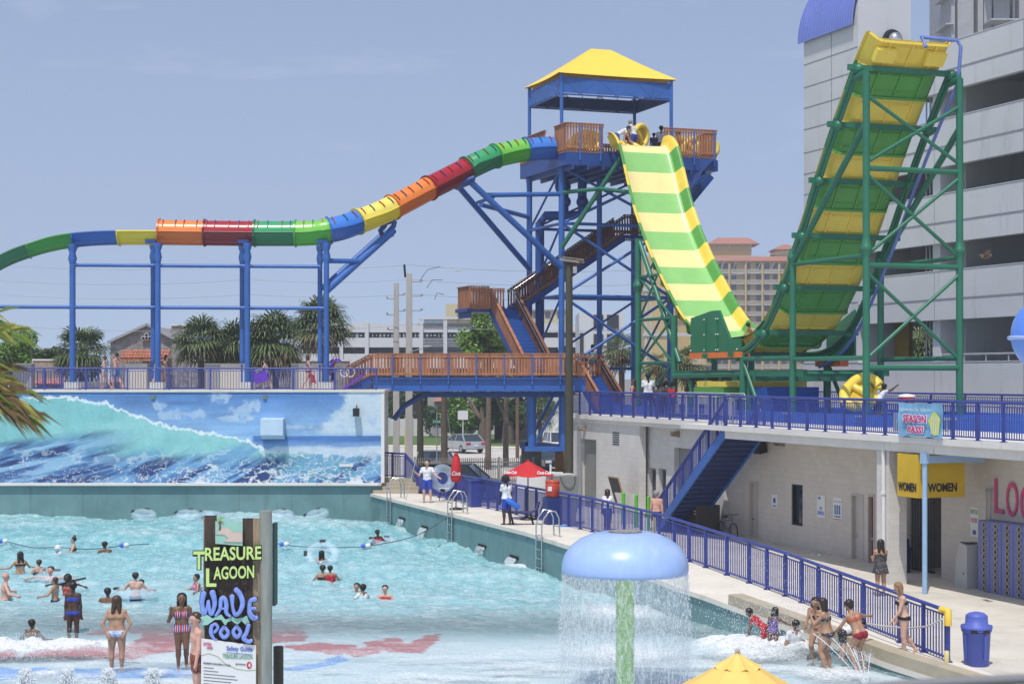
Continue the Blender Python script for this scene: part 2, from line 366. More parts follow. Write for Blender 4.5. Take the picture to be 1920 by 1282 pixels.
# ---------------------------------------------------------------- water
nx, ny = 460, 420
Yv = np.concatenate([np.linspace(31, 48, 210), np.linspace(48.1, 76.0, 210)])
T = np.linspace(0, 1, nx); XR = np.array([cedge(y)-.36*y for y in Yv])+.02
Xg = -26+(XR[:, None]+26)*T[None, :]; Yg = np.repeat(Yv[:, None], nx, 1)
deepf = sst(40, 56, Yg)
w = .30*np.exp(-((Yg-72.5-1.6*np.sin(Xg*.34+1.2)-.08*Xg)/1.9)**2)*(.55+.45*np.sin(Xg*.62+.4))*1.0
w += .20*np.exp(-((Yg-66.0+.35*Xg*.3)/2.2)**2)*(.5+.5*np.sin(Xg*.45+2))
w += .30*sst(67, 74, Yg)*(.75+.5*np.sin(Xg*.5+1))
w += .17*np.sin(Yg*.9+Xg*.28+2.2*fbm(Xg*.12, Yg*.12))*deepf*.5
w += .55*(fbm(Xg*.55+.3*Yg, Yg*.75)-.5)*(.18+.45*deepf)
w += .20*(fbm(Xg*2.3, Yg*2.6+9)-.5)*(.22+.6*deepf)
w += .10*(fbm(Xg*5.3, Yg*6.6+9, 3)-.5)*(.3+.6*deepf)
# the wave breaking towards the shore, left edge and right corner
br1 = np.exp(-((Yg-(40.2+.15*(Xg+11)))/.75)**2)*sst(-7.3, -11.0, Xg); br2 = np.exp(-((Yg-(40.6-.1*(Xg-6)))/.8)**2)*sst(3.4, 5.4, Xg)
w += .30*(br1+br2)*(.6+.8*fbm(Xg*3, Yg*3))
Zg = .12+w
wat = mkobj('water', np.stack([Xg, Yg, Zg], -1), [(i*nx+j, i*nx+j+1, (i+1)*nx+j+1, (i+1)*nx+j) for i in range(ny-1) for j in range(nx-1)], [], sm=True)
wat['kind'] = 'structure'
ab = (np.abs(fbm(Xg*1.1, Yg*1.5, 5)-.5)*2)             # lacy residue of foam on the shallows
lace = sst(.10, .0, ab)*.5
fo = np.clip(1.5*(br1+br2)*(.45+1.1*fbm(Xg*4, Yg*4, 3))-.12, 0, 1)
fo = np.maximum(fo, .62*sst(.44, .62, fbm(Xg*.5+3, Yg*1.6, 5))*sst(45, 37.5, Yg))
fo = np.maximum(fo, .40*sst(.48, .70, fbm(Xg*1.4+7, Yg*3.2, 5))*sst(64, 40, Yg))
fo = np.maximum(fo, lace*sst(50, 36, Yg))
for (cx, cy, r) in ((-5.1, 74.3, 1.1), (-4.0, 71.2, .9), (-2.6, 68.3, 1.0), (-.9, 63.3, .8), (.6, 57.7, 1.2), (3.0, 47, 1.4), (2.65, 40, 2.0), (7.0, 37.2, 1.3), (5.7, 40.1, 1.7), (-12.7, 37.4, .5), (-10.2, 37.4, .5), (-7.8, 37.4, .5), (-5.6, 37.2, .5)):
    fo = np.maximum(fo, sst(1.35, .2, np.sqrt((Xg-cx)**2+(Yg-cy)**2)/r*(.7+.7*fbm(Xg*3, Yg*3)))*.85)
crest = sst(.18, .42, w)*.5*fbm(Xg*3, Yg*2); fo = np.maximum(fo, crest)
dep = sst(41.5, 50, Yg+2*(fbm(Xg*.4, Yg*.4)-.5))
set_paint(wat, np.stack([fo, dep, sst(44, 74, Yg)], -1).reshape(-1, 3))
m = bpy.data.materials.new('pool_water'); m.use_nodes = True; n = m.node_tree.nodes; l = m.node_tree.links.new; b = n['Principled BSDF']
vc = n.new('ShaderNodeVertexColor'); vc.layer_name = 'paint'; sp = n.new('ShaderNodeSeparateColor'); l(vc.outputs[0], sp.inputs[0])
g = n.new('ShaderNodeNewGeometry')
def nodn(scale, det=4, st=(1, 1, 1), rough=.55):
    a = n.new('ShaderNodeMapping'); a.inputs['Scale'].default_value = st; l(g.outputs['Position'], a.inputs[0])
    t = n.new('ShaderNodeTexNoise'); t.inputs['Scale'].default_value = scale; t.inputs['Detail'].default_value = det; t.inputs['Roughness'].default_value = rough; l(a.outputs[0], t.inputs[0]); return t
def mix(f, a, b_):
    x = n.new('ShaderNodeMixRGB')
    for i, s in ((0, f), (1, a), (2, b_)):
        if hasattr(s, 'links') or hasattr(s, 'is_linked'): l(s, x.inputs[i])
        elif isinstance(s, tuple): x.inputs[i].default_value = (*s, 1)
        else: x.inputs[i].default_value = s
    return x.outputs[0]
def mrange(s, a, b_, c, d):
    x = n.new('ShaderNodeMapRange'); l(s, x.inputs[0])
    for i, q in enumerate((a, b_, c, d)): x.inputs[i+1].default_value = q
    return x.outputs[0]
n1 = nodn(2.1, 9, (1, .55, 1), .68); n2 = nodn(13, 4, (1, .5, 1))
colr = mix(sp.outputs[2], (.32, .60, .64), (.19, .48, .51))
colr = mix(mrange(n1.outputs[0], .40, .66, 0, .75), colr, (.52, .76, .79))
colr = mix(mrange(n2.outputs[0], .52, .74, 0, .55), colr, (.12, .38, .44))
colr = mix(mrange(sp.outputs[1], 0, 1, .75, 0), colr, (.66, .76, .78))
f1 = n.new('ShaderNodeMath'); f1.operation = 'MULTIPLY'; l(sp.outputs[0], f1.inputs[0]); l(mrange(n2.outputs[0], .3, .6, .75, 1.25), f1.inputs[1]); f1.use_clamp = True
colr = mix(f1.outputs[0], colr, (.86, .88, .88)); l(colr, b.inputs['Base Color'])
al = n.new('ShaderNodeMath'); al.operation = 'MAXIMUM'; l(mrange(sp.outputs[1], 0, 1, .28, .985), al.inputs[0]); l(f1.outputs[0], al.inputs[1]); l(al.outputs[0], b.inputs['Alpha'])
l(mrange(f1.outputs[0], 0, 1, .07, .7), b.inputs['Roughness']); b.inputs['IOR'].default_value = 1.33
nb = nodn(3.8, 7, (1, .7, 1), .62); nb2 = nodn(19, 4, (1, .6, 1))
ad = n.new('ShaderNodeMath'); ad.operation = 'ADD'; l(nb.outputs[0], ad.inputs[0]); l(mrange(nb2.outputs[0], 0, 1, 0, .30), ad.inputs[1])
bm = n.new('ShaderNodeBump'); bm.inputs['Strength'].default_value = .8; bm.inputs['Distance'].default_value = .27; l(ad.outputs[0], bm.inputs['Height']); l(bm.outputs[0], b.inputs['Normal'])
wat.data.materials.append(m)

# ---------------------------------------------------------------- back wall with the painted wave
YW = 76.0; XE = (715-CX)/F*YW; XL = -34.0
ZT = CH-(732-HY)/F*YW; ZB = CH-(905-HY)/F*YW
nx, nz_ = 900, 230
s = np.linspace((XL/YW)*F+CX, 715, nx); t = np.linspace(732, 905, nz_)
S, Tt = np.meshgrid(s, t)
wx = S+(fbm(S*.07, Tt*.09)-.5)*44; wy = Tt+(fbm(S*.08+9, Tt*.10)-.5)*20
h = sst(735, 818, Tt)[..., None]
C = np.array([.07, .22, .52])*(1-h)+np.array([.24, .46, .74])*h
strk = (fbm(S*.012+5, Tt*.09, 5)-.5)[..., None]; C = C*(1+.7*strk)
def over(C, col, a): a = np.clip(a, 0, 1)[..., None]; return C*(1-a)+np.array(col)*a
cl = fbm(S*.03, Tt*.045, 5)
big = sst(40, -25, (735+1.15*(712-S)*.9-Tt)*-1*0+ (608+ (Tt-735)*-.10+22*np.sin(Tt*.11)-S+ (Tt-735)*0))    # placeholder edge of the cloud bank
edge = 655-np.clip((Tt-735)*1.05, 0, 64)+(cl-.5)*70
C = over(C, (.54, .66, .74), sst(-9, 16, S-edge)*sst(822, 806, Tt))
C = over(C, (.42, .58, .76), sst(-6, 10, S-edge)*sst(822, 806, Tt)*sst(.52, .68, fbm(S*.05+4, Tt*.08, 4)))
for (cx, cy, rx, ry) in ((412, 742, 22, 13), (322, 778, 30, 12), (372, 776, 16, 12), (455, 772, 26, 20), (478, 762, 12, 14), (440, 786, 40, 8), (560, 800, 30, 5), (300, 760, 18, 10)):
    d = ((S-cx)/rx)**2+((Tt-cy)/ry)**2+(fbm(S*.12, Tt*.12, 4)-.5)*2.6
    C = over(C, (.44, .60, .74), sst(1.2, .1, d)*.7)
# horizon sea on the right
sea = sst(816, 817.5, Tt)*sst(470, 478, S)
seaC = np.array([.055, .19, .50])+0*S[..., None]; seaC = seaC*(1+.9*(fbm(S*.02, Tt*.35, 4)[..., None]-.5)); k = sst(824, 834, Tt)[..., None]; seaC = seaC*(1-.5*k)+np.array([.25, .45, .72])*.5*k
C = C*(1-sea[..., None])+seaC*sea[..., None]
C = over(C, (.62, .72, .78), .8*sst(480, 520, S)*sst(834, 842, Tt+(cl-.5)*16)*sst(862, 850, Tt+(cl-.5)*16))
# the wave
cr = np.interp(S, [-400, -60, 20, 35, 75, 130, 200, 260, 330, 400, 450, 490, 510, 715], [760, 765, 748, 744, 745.5, 745, 757, 781, 802, 812, 822, 838, 846, 858])
cr = cr+(fbm(S*.09, S*0+.5, 3)-.5)*9
inside = sst(-1.5, 1.5, Tt-cr)
q = np.clip((Tt-cr)/(880-cr), 0, 1)
diag = fbm((S+ (Tt-cr)*.55)*.05, (Tt-cr)*.010+S*.002, 5)
diag2 = fbm((S*.8+(Tt)*1.5)*.045, (Tt-S*.15)*.018+7, 5)
Wc = np.array([.20, .56, .56])+0*S[..., None]
Wc = Wc*(1+.35*(fbm(S*.05, Tt*.02, 4)[..., None]-.5))
Wc = over(Wc, (.30, .66, .64), sst(.5, .75, fbm(S*.011+2, Tt*.02+1, 3))*.7)
dk_ = sst(836, 878, Tt+(diag2-.5)*70)
Wc = over(Wc, (.06, .22, .50), dk_)
Wc = over(Wc, (.16, .42, .66), dk_*sst(.5, .62, diag2)*.85)
Wc = over(Wc, (.015, .045, .20), sst(.52, .40, diag2)*sst(845, 868, Tt)*.95)
C = C*(1-inside[..., None])+Wc*inside[..., None]
# swept dark strokes at the lower left
ll = sst(290, 120, S)*sst(815, 838, Tt+ .12*(S-60))
ang = fbm((Tt*1.3+S*.35)*.075, (S-Tt)*.008, 5)
C = over(C, (.05, .17, .42), ll*.8); C = over(C, (.30, .55, .74), ll*sst(.52, .62, ang)*.8); C = over(C, (.012, .035, .16), ll*sst(.46, .38, ang)*.9)
# foam line along the crest
C = over(C, (.78, .84, .84), sst(3.8, .3, np.abs(Tt-cr-1+(fbm(S*.14, Tt*.14, 3)-.5)*10))*sst(30, 60, S)*sst(560, 500, S))
C = over(C, (.70, .80, .84), sst(.55, .68, fbm(S*.09, Tt*.13, 5))*sst(430, 500, S)*sst(16, 0, np.abs(Tt-cr-6))*.9)
C = over(C, (.10, .36, .50), sst(.42, .60, fbm(S*.05+3, Tt*.03, 4))*sst(500, 540, S)*sst(852, 862, Tt)*.7)
# lacework of foam at the foot
vv = voro(wx+(Tt-880)*.5, wy*1.9, 560, -520, 730, 1540, 1730)
wid = np.interp(Tt, [852, 868, 905], [0, .9, 1.9])*np.interp(S, [0, 120, 250, 420, 715], [.25, .45, .8, 1.35, 1.5])
C = over(C, (.66, .72, .74), sst(1.0, .15, vv/np.maximum(wid*1.7, 1e-3))*sst(.38, .50, fbm(S*.02+6, Tt*.05, 3)+np.interp(Tt, [850, 905], [-.05, .16]))*sst(852, 866, Tt+(fbm(S*.05, S*0, 2)-.5)*40))
C = over(C, (.72, .8, .84), sst(.78, .86, 1-np.abs(fbm(S*.035, Tt*.05, 4)-.5)*4)*sst(835, 850, Tt)*sst(872, 860, Tt)*.35)
C = C*.82+C.mean(-1, keepdims=True)*.12+.01
C = C*(1+.16*(fbm(S*.25, Tt*.25, 3)[..., None]-.5))
X3 = (S-CX)/F*YW; Z3 = CH-(Tt-HY)/F*YW
mural = mkobj('mural_wall', np.stack([X3, 0*X3+YW, Z3], -1), [(i*nx+j, i*nx+j+1, (i+1)*nx+j+1, (i+1)*nx+j)[::-1] for i in range(nz_-1) for j in range(nx-1)], paint_mat('mural_paint', .7, .25, True), sm=False, loc=V((-14, YW, ZB)))
set_paint(mural, np.clip(C, 0, 1).reshape(-1, 3))
tag(mural, 'long block wall painted with a breaking turquoise ocean wave, blue sky and white foam', 'wall')
b = MB(); b.ob((XE+.06, YW+.04, (ZT+ZB)/2), (.075, 0, 0), (0, .05, 0), (0, 0, (ZT-ZB)/2-.004)); part('corner_post', b, m_whitep, mural)
b = MB(); b.box(((XL+XE)/2, YW+2.3, 3.0), XE-XL-.02, 4.4, 5.8); part('wall_core', b, m_white, mural)
b = MB(); b.box(((XL+XE)/2+.02, YW-.16, ZB-.05), XE-XL, .46, .1); part('base_ledge', b, m_slab, mural)
b = MB(); b.box(((XL+XE)/2, YW-.1, ZB-1.8), XE-XL, .2, 3.38)
for x in np.arange(XL+1, XE, 2.32): b.box((x, YW-.206, ZB-1.6), .03, .02, 3.0)
solo('pool_end_wall', b, m_teal, 'grey-teal panelled end wall of the pool under the painted mural', 'pool wall')
# walkway on top
b = MB(); b.box(((XL+XE)/2+.05, YW+2.3, ZT-.02), XE-XL+.2, 4.7, .1); struct('walkway', b, m_cement)
b = MB()
for px, w_ in ((513, 42),): 
    x = (px-CX)/F*YW; ww = w_/42.1
    b.prism([(0, 0), (0, -.95), (-.62, -.75), (-.62, -.06)], (x-ww/2, YW, CH-(783-HY)/42.1), (0, 1, 0), UP, (ww, 0, 0))
solo('wall_vent_hood', b, mat('pale_blue_hood', (.50, .62, .74), .5), 'pale blue box-shaped vent hood sticking out of the painted wall', 'vent')
b = MB(); b.box(((669-CX)/F*YW, YW-.3, CH-(772.5-HY)/42.1), .28, .24, .36); o = solo('wall_speaker', b, m_black, 'black loudspeaker hung high on the right end of the mural wall', 'speaker')
b = MB(); b.tube((o.location.x, YW-.18, o.location.z+.36), (o.location.x, YW, o.location.z+.5), .02); part('bracket', b, m_black, o)
b = MB(); b.box(((649-CX)/F*YW, YW-.02, CH-(872-HY)/42.1), .62, .03, .13); o = solo('wall_plaque', b, m_whitep, 'small white plaque low on the mural wall near its right end', 'sign')
for px in (76, 287, 497):
    b = MB(); b.box(((px-CX)/F*YW, YW-.04, CH-(744.5-HY)/42.1), .17, .08, .16); solo('scupper', b, mat('rusty_scupper', (.16, .2, .15), .8), {76: 'small rusty drain spout at the top of the mural, left above the wave', 287: 'small rusty drain spout below the walking couple, above the painted crest', 497: 'small rusty drain spout above the pale vent hood'}[px], 'drain', 'drain spouts along the mural wall')
# steps in the corner by the mural wall
b = MB()
for i in range(4): b.box((-5.15+.06*i, 75.9+.35*i, 1.4+.075+.15*i), 2.0, .7, .15)
solo('corner_steps', b, m_tan, 'short flight of tan concrete steps at the foot of the mural wall corner', 'steps')

# ---------------------------------------------------------------- railings
def railing(name, pts, label, cat, H=1.07, post=1.12, pick=.11, mats=None, pr=.045, tr=.045, group=None, thin=.011, pw=.042, gap=.09):
    mm = mats or m_rail; pts = [V(p) for p in pts]
    th = thing(name, label, cat, pts[0], group)
    rl = MB(); bt = MB(); pk = MB(); up = UP*H
    rl.path([p+up for p in pts], tr, 8)
    for a, b in zip(pts[:-1], pts[1:]):
        bt.bar(a+UP*gap, b+UP*gap, .05, .04); bt.bar(a+UP*(H-.11), b+UP*(H-.11), .035, .03)
        L_ = (b-a).length; k = max(1, round(L_/pick))
        for i in range(1, k): 
            p = a+(b-a)*(i/k); pk.bar(p+UP*gap, p+UP*(H-.11), thin*2, thin*2, (b-a).normalized())
        k = max(1, round(L_/post))
        for i in range(k+(1 if b == pts[-1] else 0)):
            p = a+(b-a)*(i/k); q = MB(); q.bar(p, p+up, pw*2, pw*1.4, D3 if abs((b-a).normalized().dot(D3)) > .7 else V((0, 1, 0))); q.box(p+UP*.01, .17, .17, .02)
            part('post', q, mm, th)
    part('top_rail', rl, mm, th); part('bottom_rail', bt, mm, th); part('picket_row', pk, mm, th)
    return th
cf = 23.2
def cz(c, Y, z): return V((c-.36*Y, Y, z))
pf = [cz(cf, Y, zdeck(Y)) for Y in (37.7, 39.5, 41, 43, 44.6, 46.5, 49, 52, 54.5, 57, 64, 76.2)]+[at(760, 0, 77.2).xy.to_3d()+UP*1.97, at(712, 0, 78.5).xy.to_3d()+UP*1.97]
rail1 = railing('pool_fence', pf, 'long blue picket fence between the pool deck and the plaza with yellow sleeved end', 'fence', H=1.12)
e = pf[0]; q = MB(); q.path([e+UP*1.12-D3*.25, e+UP*1.12, e+UP*.8], .085, 8); part('yellow_end_sleeve', q, mat('yellow_tape', (.75, .5, .06), .5), rail1)
b = MB(); XW = -33.8
rail2 = railing('walkway_railing', [V((XW, YW+.12, ZT)), V((-6.05, YW+.12, ZT-.02))], 'blue picket railing along the top edge of the mural wall', 'railing', H=1.0, post=1.83, pick=.125, pw=.04, tr=.04)
rail3 = railing('walkway_back_railing', [V((XW, YW+3.9, ZT)), V((-8.4, YW+3.9, ZT))], 'blue railing at the far side of the walkway, behind the passers-by', 'railing', H=1.0, post=2.6, pick=.2, pw=.035, tr=.03)
# ---------------------------------------------------------------- the long white building with the sun deck on its roof
def uu(px, c): p = bxy(px, c); return p.x*SB-p.y*CB
def wc(c): return c*CB
ZD = 4.8
bld = thing('pool_building', 'long white block building with roller doors, changing rooms and a sun deck on its roof', 'building', uw(uu(1640, 32.7), wc(32.7), .2))
def wallseg(px0, px1, c, z0, z1, th=.3, holes=()):
    """wall between two pixels' rays on line c, with rectangular holes (px0,px1,z0,z1)"""
    b = MB(); u0, u1 = uu(px0, c), uu(px1, c)
    hs = sorted([(uu(h[0], c), uu(h[1], c), h[2], h[3]) for h in holes]); cur = u0
    for a, d, ha, hb in hs:
        if a > cur: b.bbox(cur, a, wc(c), wc(c)+th, z0, z1)
        if ha > z0: b.bbox(a, d, wc(c), wc(c)+th, z0, ha)
        if hb < z1: b.bbox(a, d, wc(c), wc(c)+th, hb, z1)
        cur = d
    if cur < u1: b.bbox(cur, u1, wc(c), wc(c)+th, z0, z1)
    return b
def zat(px, py, c): return bp(px, py, c).z
m_wshade = mat('shaded_white_block', (.62, .565, .50), .75, .06, .8, brick=(.41, .205, .008, .84), stain=(.46, .38, .28), ss=.4, sth=.6)  # the white block again, deck shade put into its beige tone
part('wall', wallseg(1066, 1199, 32, .2, 4.6, holes=[(1089, 1118, .2, zat(1100, 823, 32)), (1148, 1161, zat(1155, 836, 32), zat(1155, 810, 32))]), m_white, bld)
part('wall', wallseg(1199.5, 1357, 32.5, .2, 4.6, holes=[(1216, 1230, .2, zat(1222, 877, 32.5)), (1235, 1249, .2, zat(1240, 878, 32.5)), (1264, 1300, .2, zat(1280, 840, 32.5))]), m_whitep if 0 else m_white, bld)
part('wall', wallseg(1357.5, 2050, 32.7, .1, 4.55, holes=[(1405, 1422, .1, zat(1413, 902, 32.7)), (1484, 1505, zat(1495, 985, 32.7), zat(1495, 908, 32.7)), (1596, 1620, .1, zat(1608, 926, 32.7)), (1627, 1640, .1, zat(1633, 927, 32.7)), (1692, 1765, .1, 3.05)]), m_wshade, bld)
b = MB(); b.bbox(uu(1066, 32), uu(1066, 32)+.3, wc(32)+.31, wc(44), .2, 4.6); part('end_wall', b, m_white, bld)
b = MB()
b.bbox(uu(1065, 31.8), uu(1355, 31.8), wc(31.82), wc(44), 4.62, ZD); b.bbox(uu(1065, 31.8)+.05, uu(1355, 31.8), wc(31.95), wc(32.6), 4.45, 4.62)
b.bbox(uu(1355, 31.8)+.003, uu(2060, 30)+3, wc(29.9), wc(44), 4.62, ZD-.003); part('roof_deck_slab', b, m_slab, bld)
b = MB(); b.bbox(uu(1357, 30), uu(2060, 30)+3, wc(30.05), wc(30.35), 4.34, 4.617); b.bbox(uu(1357, 30), uu(1357, 30)+.25, wc(30.35), wc(32.7), 4.34, 4.617)
part('edge_beam', b, m_slab, bld)
# pillar and drain pipe
b = MB(); p1 = uu(1661, 30); b.bbox(uu(1638, 30), p1, wc(30.12), wc(30.12)+.62, .1, 4.33); pil = part('pillar', b, m_white, bld)
b = MB(); b.tube(uw(p1-.22, wc(30.12)-.06, .15), uw(p1-.22, wc(30.12)-.06, 4.5), .06); b.tube(uw(p1-.22, wc(30.12)-.07, 3.0), uw(p1-.22, wc(30.12)-.07, 3.1), .085); part('drain_pipe', b, m_whitep, pil)
# openings
def rolldoor(px0, px1, c, z1, dep=.2):
    b = MB(); u0, u1 = uu(px0, c)+.002, uu(px1, c)-.002; z = .2
    while z < z1: 
        b.bbox(u0, u1, wc(c)+dep, wc(c)+dep+.05, z, min(z+.062, z1)); b.bbox(u0, u1, wc(c)+dep+.02, wc(c)+dep+.05, z+.062, min(z+.075, z1)); z += .075
    part('roller_door', b, mat('grey_roller_door', (.27, .27, .25), .5, .12, 1.5), bld)
rolldoor(1089, 1118, 32, zat(1100, 823, 32)); rolldoor(1264, 1300, 32.5, zat(1280, 840, 32.5), .22)
b = MB(); z0, z1 = zat(1155, 836, 32), zat(1155, 810, 32); u0, u1 = uu(1148, 32), uu(1161, 32)
for i in range(6):
    z = z0+(z1-z0)*(i+.5)/6; b.ob(uw((u0+u1)/2, wc(32)+.1, z), D3*((u1-u0)/2), N3*.1+UP*.03, UP*.02)
b.bbox(u0, u1, wc(32)+.24, wc(32)+.26, z0, z1); part('louvre_vent', b, m_grey, bld)
def door(name, px0, px1, c, z1, m, lab=None, ajar=0, dep=.12):
    b = MB(); u0, u1 = uu(px0, c)+.003, uu(px1, c)-.003
    b.bbox(u0, u0+.06, wc(c)-.02, wc(c)+.2, .12, z1-.003); b.bbox(u1-.06, u1, wc(c)-.02, wc(c)+.2, .12, z1-.003); b.bbox(u0+.061, u1-.061, wc(c)-.02, wc(c)+.2, z1-.065, z1-.003)
    fr = part('door_frame', b, mat('beige_door_frame', (.5, .46, .4), .5), bld)
    b = MB(); b.bbox(u0+.065, u1-.065, wc(c)+dep, wc(c)+dep+.05, .14, z1-.07); d_ = part(name, b, m, bld, lab)
    b = MB(); b.bbox(u0+.1, u0+.22, wc(c)+dep-.06, wc(c)+dep-.003, 1.12, 1.17); b.ball(uw(u0+.11, wc(c)+dep-.04, 1.14), .035); part('handle', b, m_steel, d_)
m_bdoor = mat('beige_steel_door', (.52, .48, .43), .5, .05)
door('door', 1405, 1422, 32.7, zat(1413, 902, 32.7), m_bdoor); door('door', 1596, 1620, 32.7, zat(1608, 926, 32.7), m_bdoor)
door('door', 1627, 1640, 32.7, zat(1633, 927, 32.7), mat('dark_red_door', (.20, .02, .02), .5), 'dark red door beside the pillar')
for a, d_, ang in ((1216, 1230, 0), (1235, 1249, 0)):
    b = MB(); z1 = zat(a+6, 877.5, 32.5); b.bbox(uu(a, 32.5)+.003, uu(d_, 32.5)-.003, wc(32.5)+.2, wc(32.5)+.24, .2, z1-.004); f_ = part('glass_door', b, m_glass, bld, 'dark glazed door leaf standing slightly recessed')
    b = MB(); u0, u1 = uu(a, 32.5)+.01, uu(d_, 32.5)-.01
    for q in (u0, u1-.05): b.bbox(q, q+.05, wc(32.5)+.15, wc(32.5)+.196, .2, z1-.01)
    b.bbox(u0+.05, u1-.05, wc(32.5)+.15, wc(32.5)+.196, z1-.08, z1-.01); part('frame', b, m_grey, f_)
b = MB(); u0, u1, z0, z1 = uu(1484, 32.7), uu(1505, 32.7), zat(1495, 985, 32.7), zat(1495, 908, 32.7)
b.bbox(u0+.005, u1-.005, wc(32.7)+.16, wc(32.7)+.18, z0+.005, z1-.005); wn = part('window', b, m_glass, bld)
b = MB(); b.bbox(u0+.004, u0+.06, wc(32.7)+.03, wc(32.7)+.155, z0+.06, z1-.06); b.bbox(u1-.06, u1-.004, wc(32.7)+.03, wc(32.7)+.155, z0+.06, z1-.06)
b.bbox(u0+.004, u1-.004, wc(32.7)+.03, wc(32.7)+.155, z0+.004, z0+.06); b.bbox(u0+.004, u1-.004, wc(32.7)+.03, wc(32.7)+.155, z1-.06, z1-.004); part('frame', b, m_black, wn)
b = MB(); b.bbox(u0+.08, (u0+u1)/2, wc(32.7)+.185, wc(32.7)+.2, z0+.1, z1-.15); part('blind', b, mat('white_blind', (.6, .62, .64), .7), wn)
# washroom entrance: dark lobby, gate and the yellow box sign
b = MB(); u0, u1 = uu(1692, 32.7), uu(1765, 32.7)
b.bbox(u0, u1, wc(32.7)+2.4, wc(32.7)+2.5, .1, 3.1); b.bbox(u0-.1, u0, wc(32.7)+.3, wc(32.7)+2.5, .1, 3.1); b.bbox(u1, u1+.1, wc(32.7)+.3, wc(32.7)+2.5, .1, 3.1); b.bbox(u0-.1, u1+.1, wc(32.7)+.3, wc(32.7)+2.5, 3.1, 3.2)
part('entrance_lobby', b, mat('lobby_beige', (.34, .31, .28), .8), bld)
b = MB()
for i in range(9): b.tube(uw(u0+.1+i*.15, wc(32.7)+.32, .2), uw(u0+.1+i*.15, wc(32.7)+.32, 2.7), .017, 6)
for z in (.35, 1.4, 2.6): b.bar(uw(u0+.05, wc(32.7)+.32, z), uw(u0+1.35, wc(32.7)+.32, z), .05, .05)
part('barred_gate', b, m_black, bld)
uB = uu(1721, 29.95); wB0, wB1 = wc(29.95), wc(29.95)+1.62
b = MB(); b.bbox(uB-1.09, uB, wB0, wB1, 3.02, 4.30); sg = part('entrance_box_sign', b, mat('yellow_sign_paint', (.62, .40, .02), .5, .1, 1.5), bld)
b = MB(); text(b, 'WOMEN', uw(uB+.004, wB0+.34, 3.19), N3, UP, 1.0, .26, .012, bold=.03); text(b, 'WOMEN', uw(uB-1.03, wB0-.004, 3.19), D3, UP, .95, .26, .012, bold=.03); part('lettering', b, m_black, sg)
m_lb = mat('light_blue_post_paint', (.30, .46, .66), .45, .08, 2)
b = MB(); pp = bxy(1734, 30.0); up_, wp = pp.x*SB-pp.y*CB, pp.x*CB+pp.y*SB
b.tube((pp.x, pp.y, .18), (pp.x, pp.y, 4.32), .075, 12); b.box((pp.x, pp.y, 4.2), .2, .2, .3, TT); b.bar(uw(up_, wp+.1, 4.17), uw(up_, wp+2.0, 4.17), .12, .22); b.box((pp.x, pp.y, .2), .22, .22, .03, TT)
part('canopy_post', b, m_lb, bld)
# the stair from the sun deck down to the plaza
st = thing('plaza_stair', 'steep blue steel stair with slatted railings dropping from the sun deck to the plaza', 'stairs', uw(uu(1357, 30)-6.2, wc(30.5), .4))
uT = uu(1357, 30)+.0; RUN = 6.3; zt, zb = 4.72, .42; w0, w1 = wc(30.1), wc(31.75)
for nm, ww in (('stringer', w0), ('stringer', w1)):
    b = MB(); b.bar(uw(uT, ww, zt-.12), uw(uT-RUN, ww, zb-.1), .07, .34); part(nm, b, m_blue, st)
b = MB(); NS = 22
for i in range(NS):
    t = (i+.5)/NS; b.bbox(uT-RUN*t-.15, uT-RUN*t+.14, w0+.04, w1-.04, zt-(zt-zb)*(i+1)/NS-.02, zt-(zt-zb)*(i+1)/NS+.02)
part('treads', b, m_blue, st)
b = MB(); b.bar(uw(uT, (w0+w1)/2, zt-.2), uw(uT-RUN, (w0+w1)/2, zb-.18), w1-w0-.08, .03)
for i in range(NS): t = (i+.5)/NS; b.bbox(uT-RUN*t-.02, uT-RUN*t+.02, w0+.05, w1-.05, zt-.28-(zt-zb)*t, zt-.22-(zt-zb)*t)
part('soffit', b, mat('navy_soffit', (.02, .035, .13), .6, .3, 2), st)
for ww in (w0, w1):
    b = MB(); b.path([uw(uT, ww, zt+1.05), uw(uT-RUN, ww, zb+1.0)], .045, 8); b.bar(uw(uT, ww, zt+.14), uw(uT-RUN, ww, zb+.1), .04, .04); b.bar(uw(uT, ww, zt+.93), uw(uT-RUN, ww, zb+.88), .035, .03)
    k = 52
    for i in range(k+1):
        t = i/k; r_ = .035 if i % 6 == 0 else .011; b.bar(uw(uT-RUN*t, ww, zt-(zt-zb)*t+.05), uw(uT-RUN*t, ww, zt-(zt-zb)*t+1.0), r_*2, r_*2, D3)
    part('side_railing', b, m_rail, st)
b = MB(); b.path([uw(uT-RUN-.1, w0+.2, .42), uw(uT-RUN-.1, w0+.2, 1.4), uw(uT-RUN+.1, w0+.2, 1.65), uw(uT-RUN+.4, w0+.2, 1.75)], .03); b.path([uw(uT, w0+.25, ZD+.1), uw(uT+.1, w0+.25, ZD+.9), uw(uT-.1, w0+.25, ZD+1.0)], .03); part('handrail', b, m_steel, st)
# railings on the roof deck
railing('sun_deck_railing', [uw(uu(1067, 31.9), wc(31.95), ZD), uw(uu(1356, 31.9), wc(31.95), ZD)], 'blue railing on the roof edge behind which five visitors stand', 'railing', H=1.07, post=1.2, pick=.11)
railing('sun_deck_railing', [uw(uu(1357.5, 30), wc(30.05), ZD), uw(uu(2040, 30), wc(30.05), ZD)], 'blue railing on the roof edge carrying the season pass banner', 'railing', H=1.07, post=1.2, pick=.11)
railing('sun_deck_railing', [uw(uu(1360, 42), wc(43), ZD), uw(uu(1990, 42), wc(43), ZD)], 'blue railing across the back of the sun deck in front of the garage', 'railing', H=1.07, post=2.4, pick=.16, pw=.035)
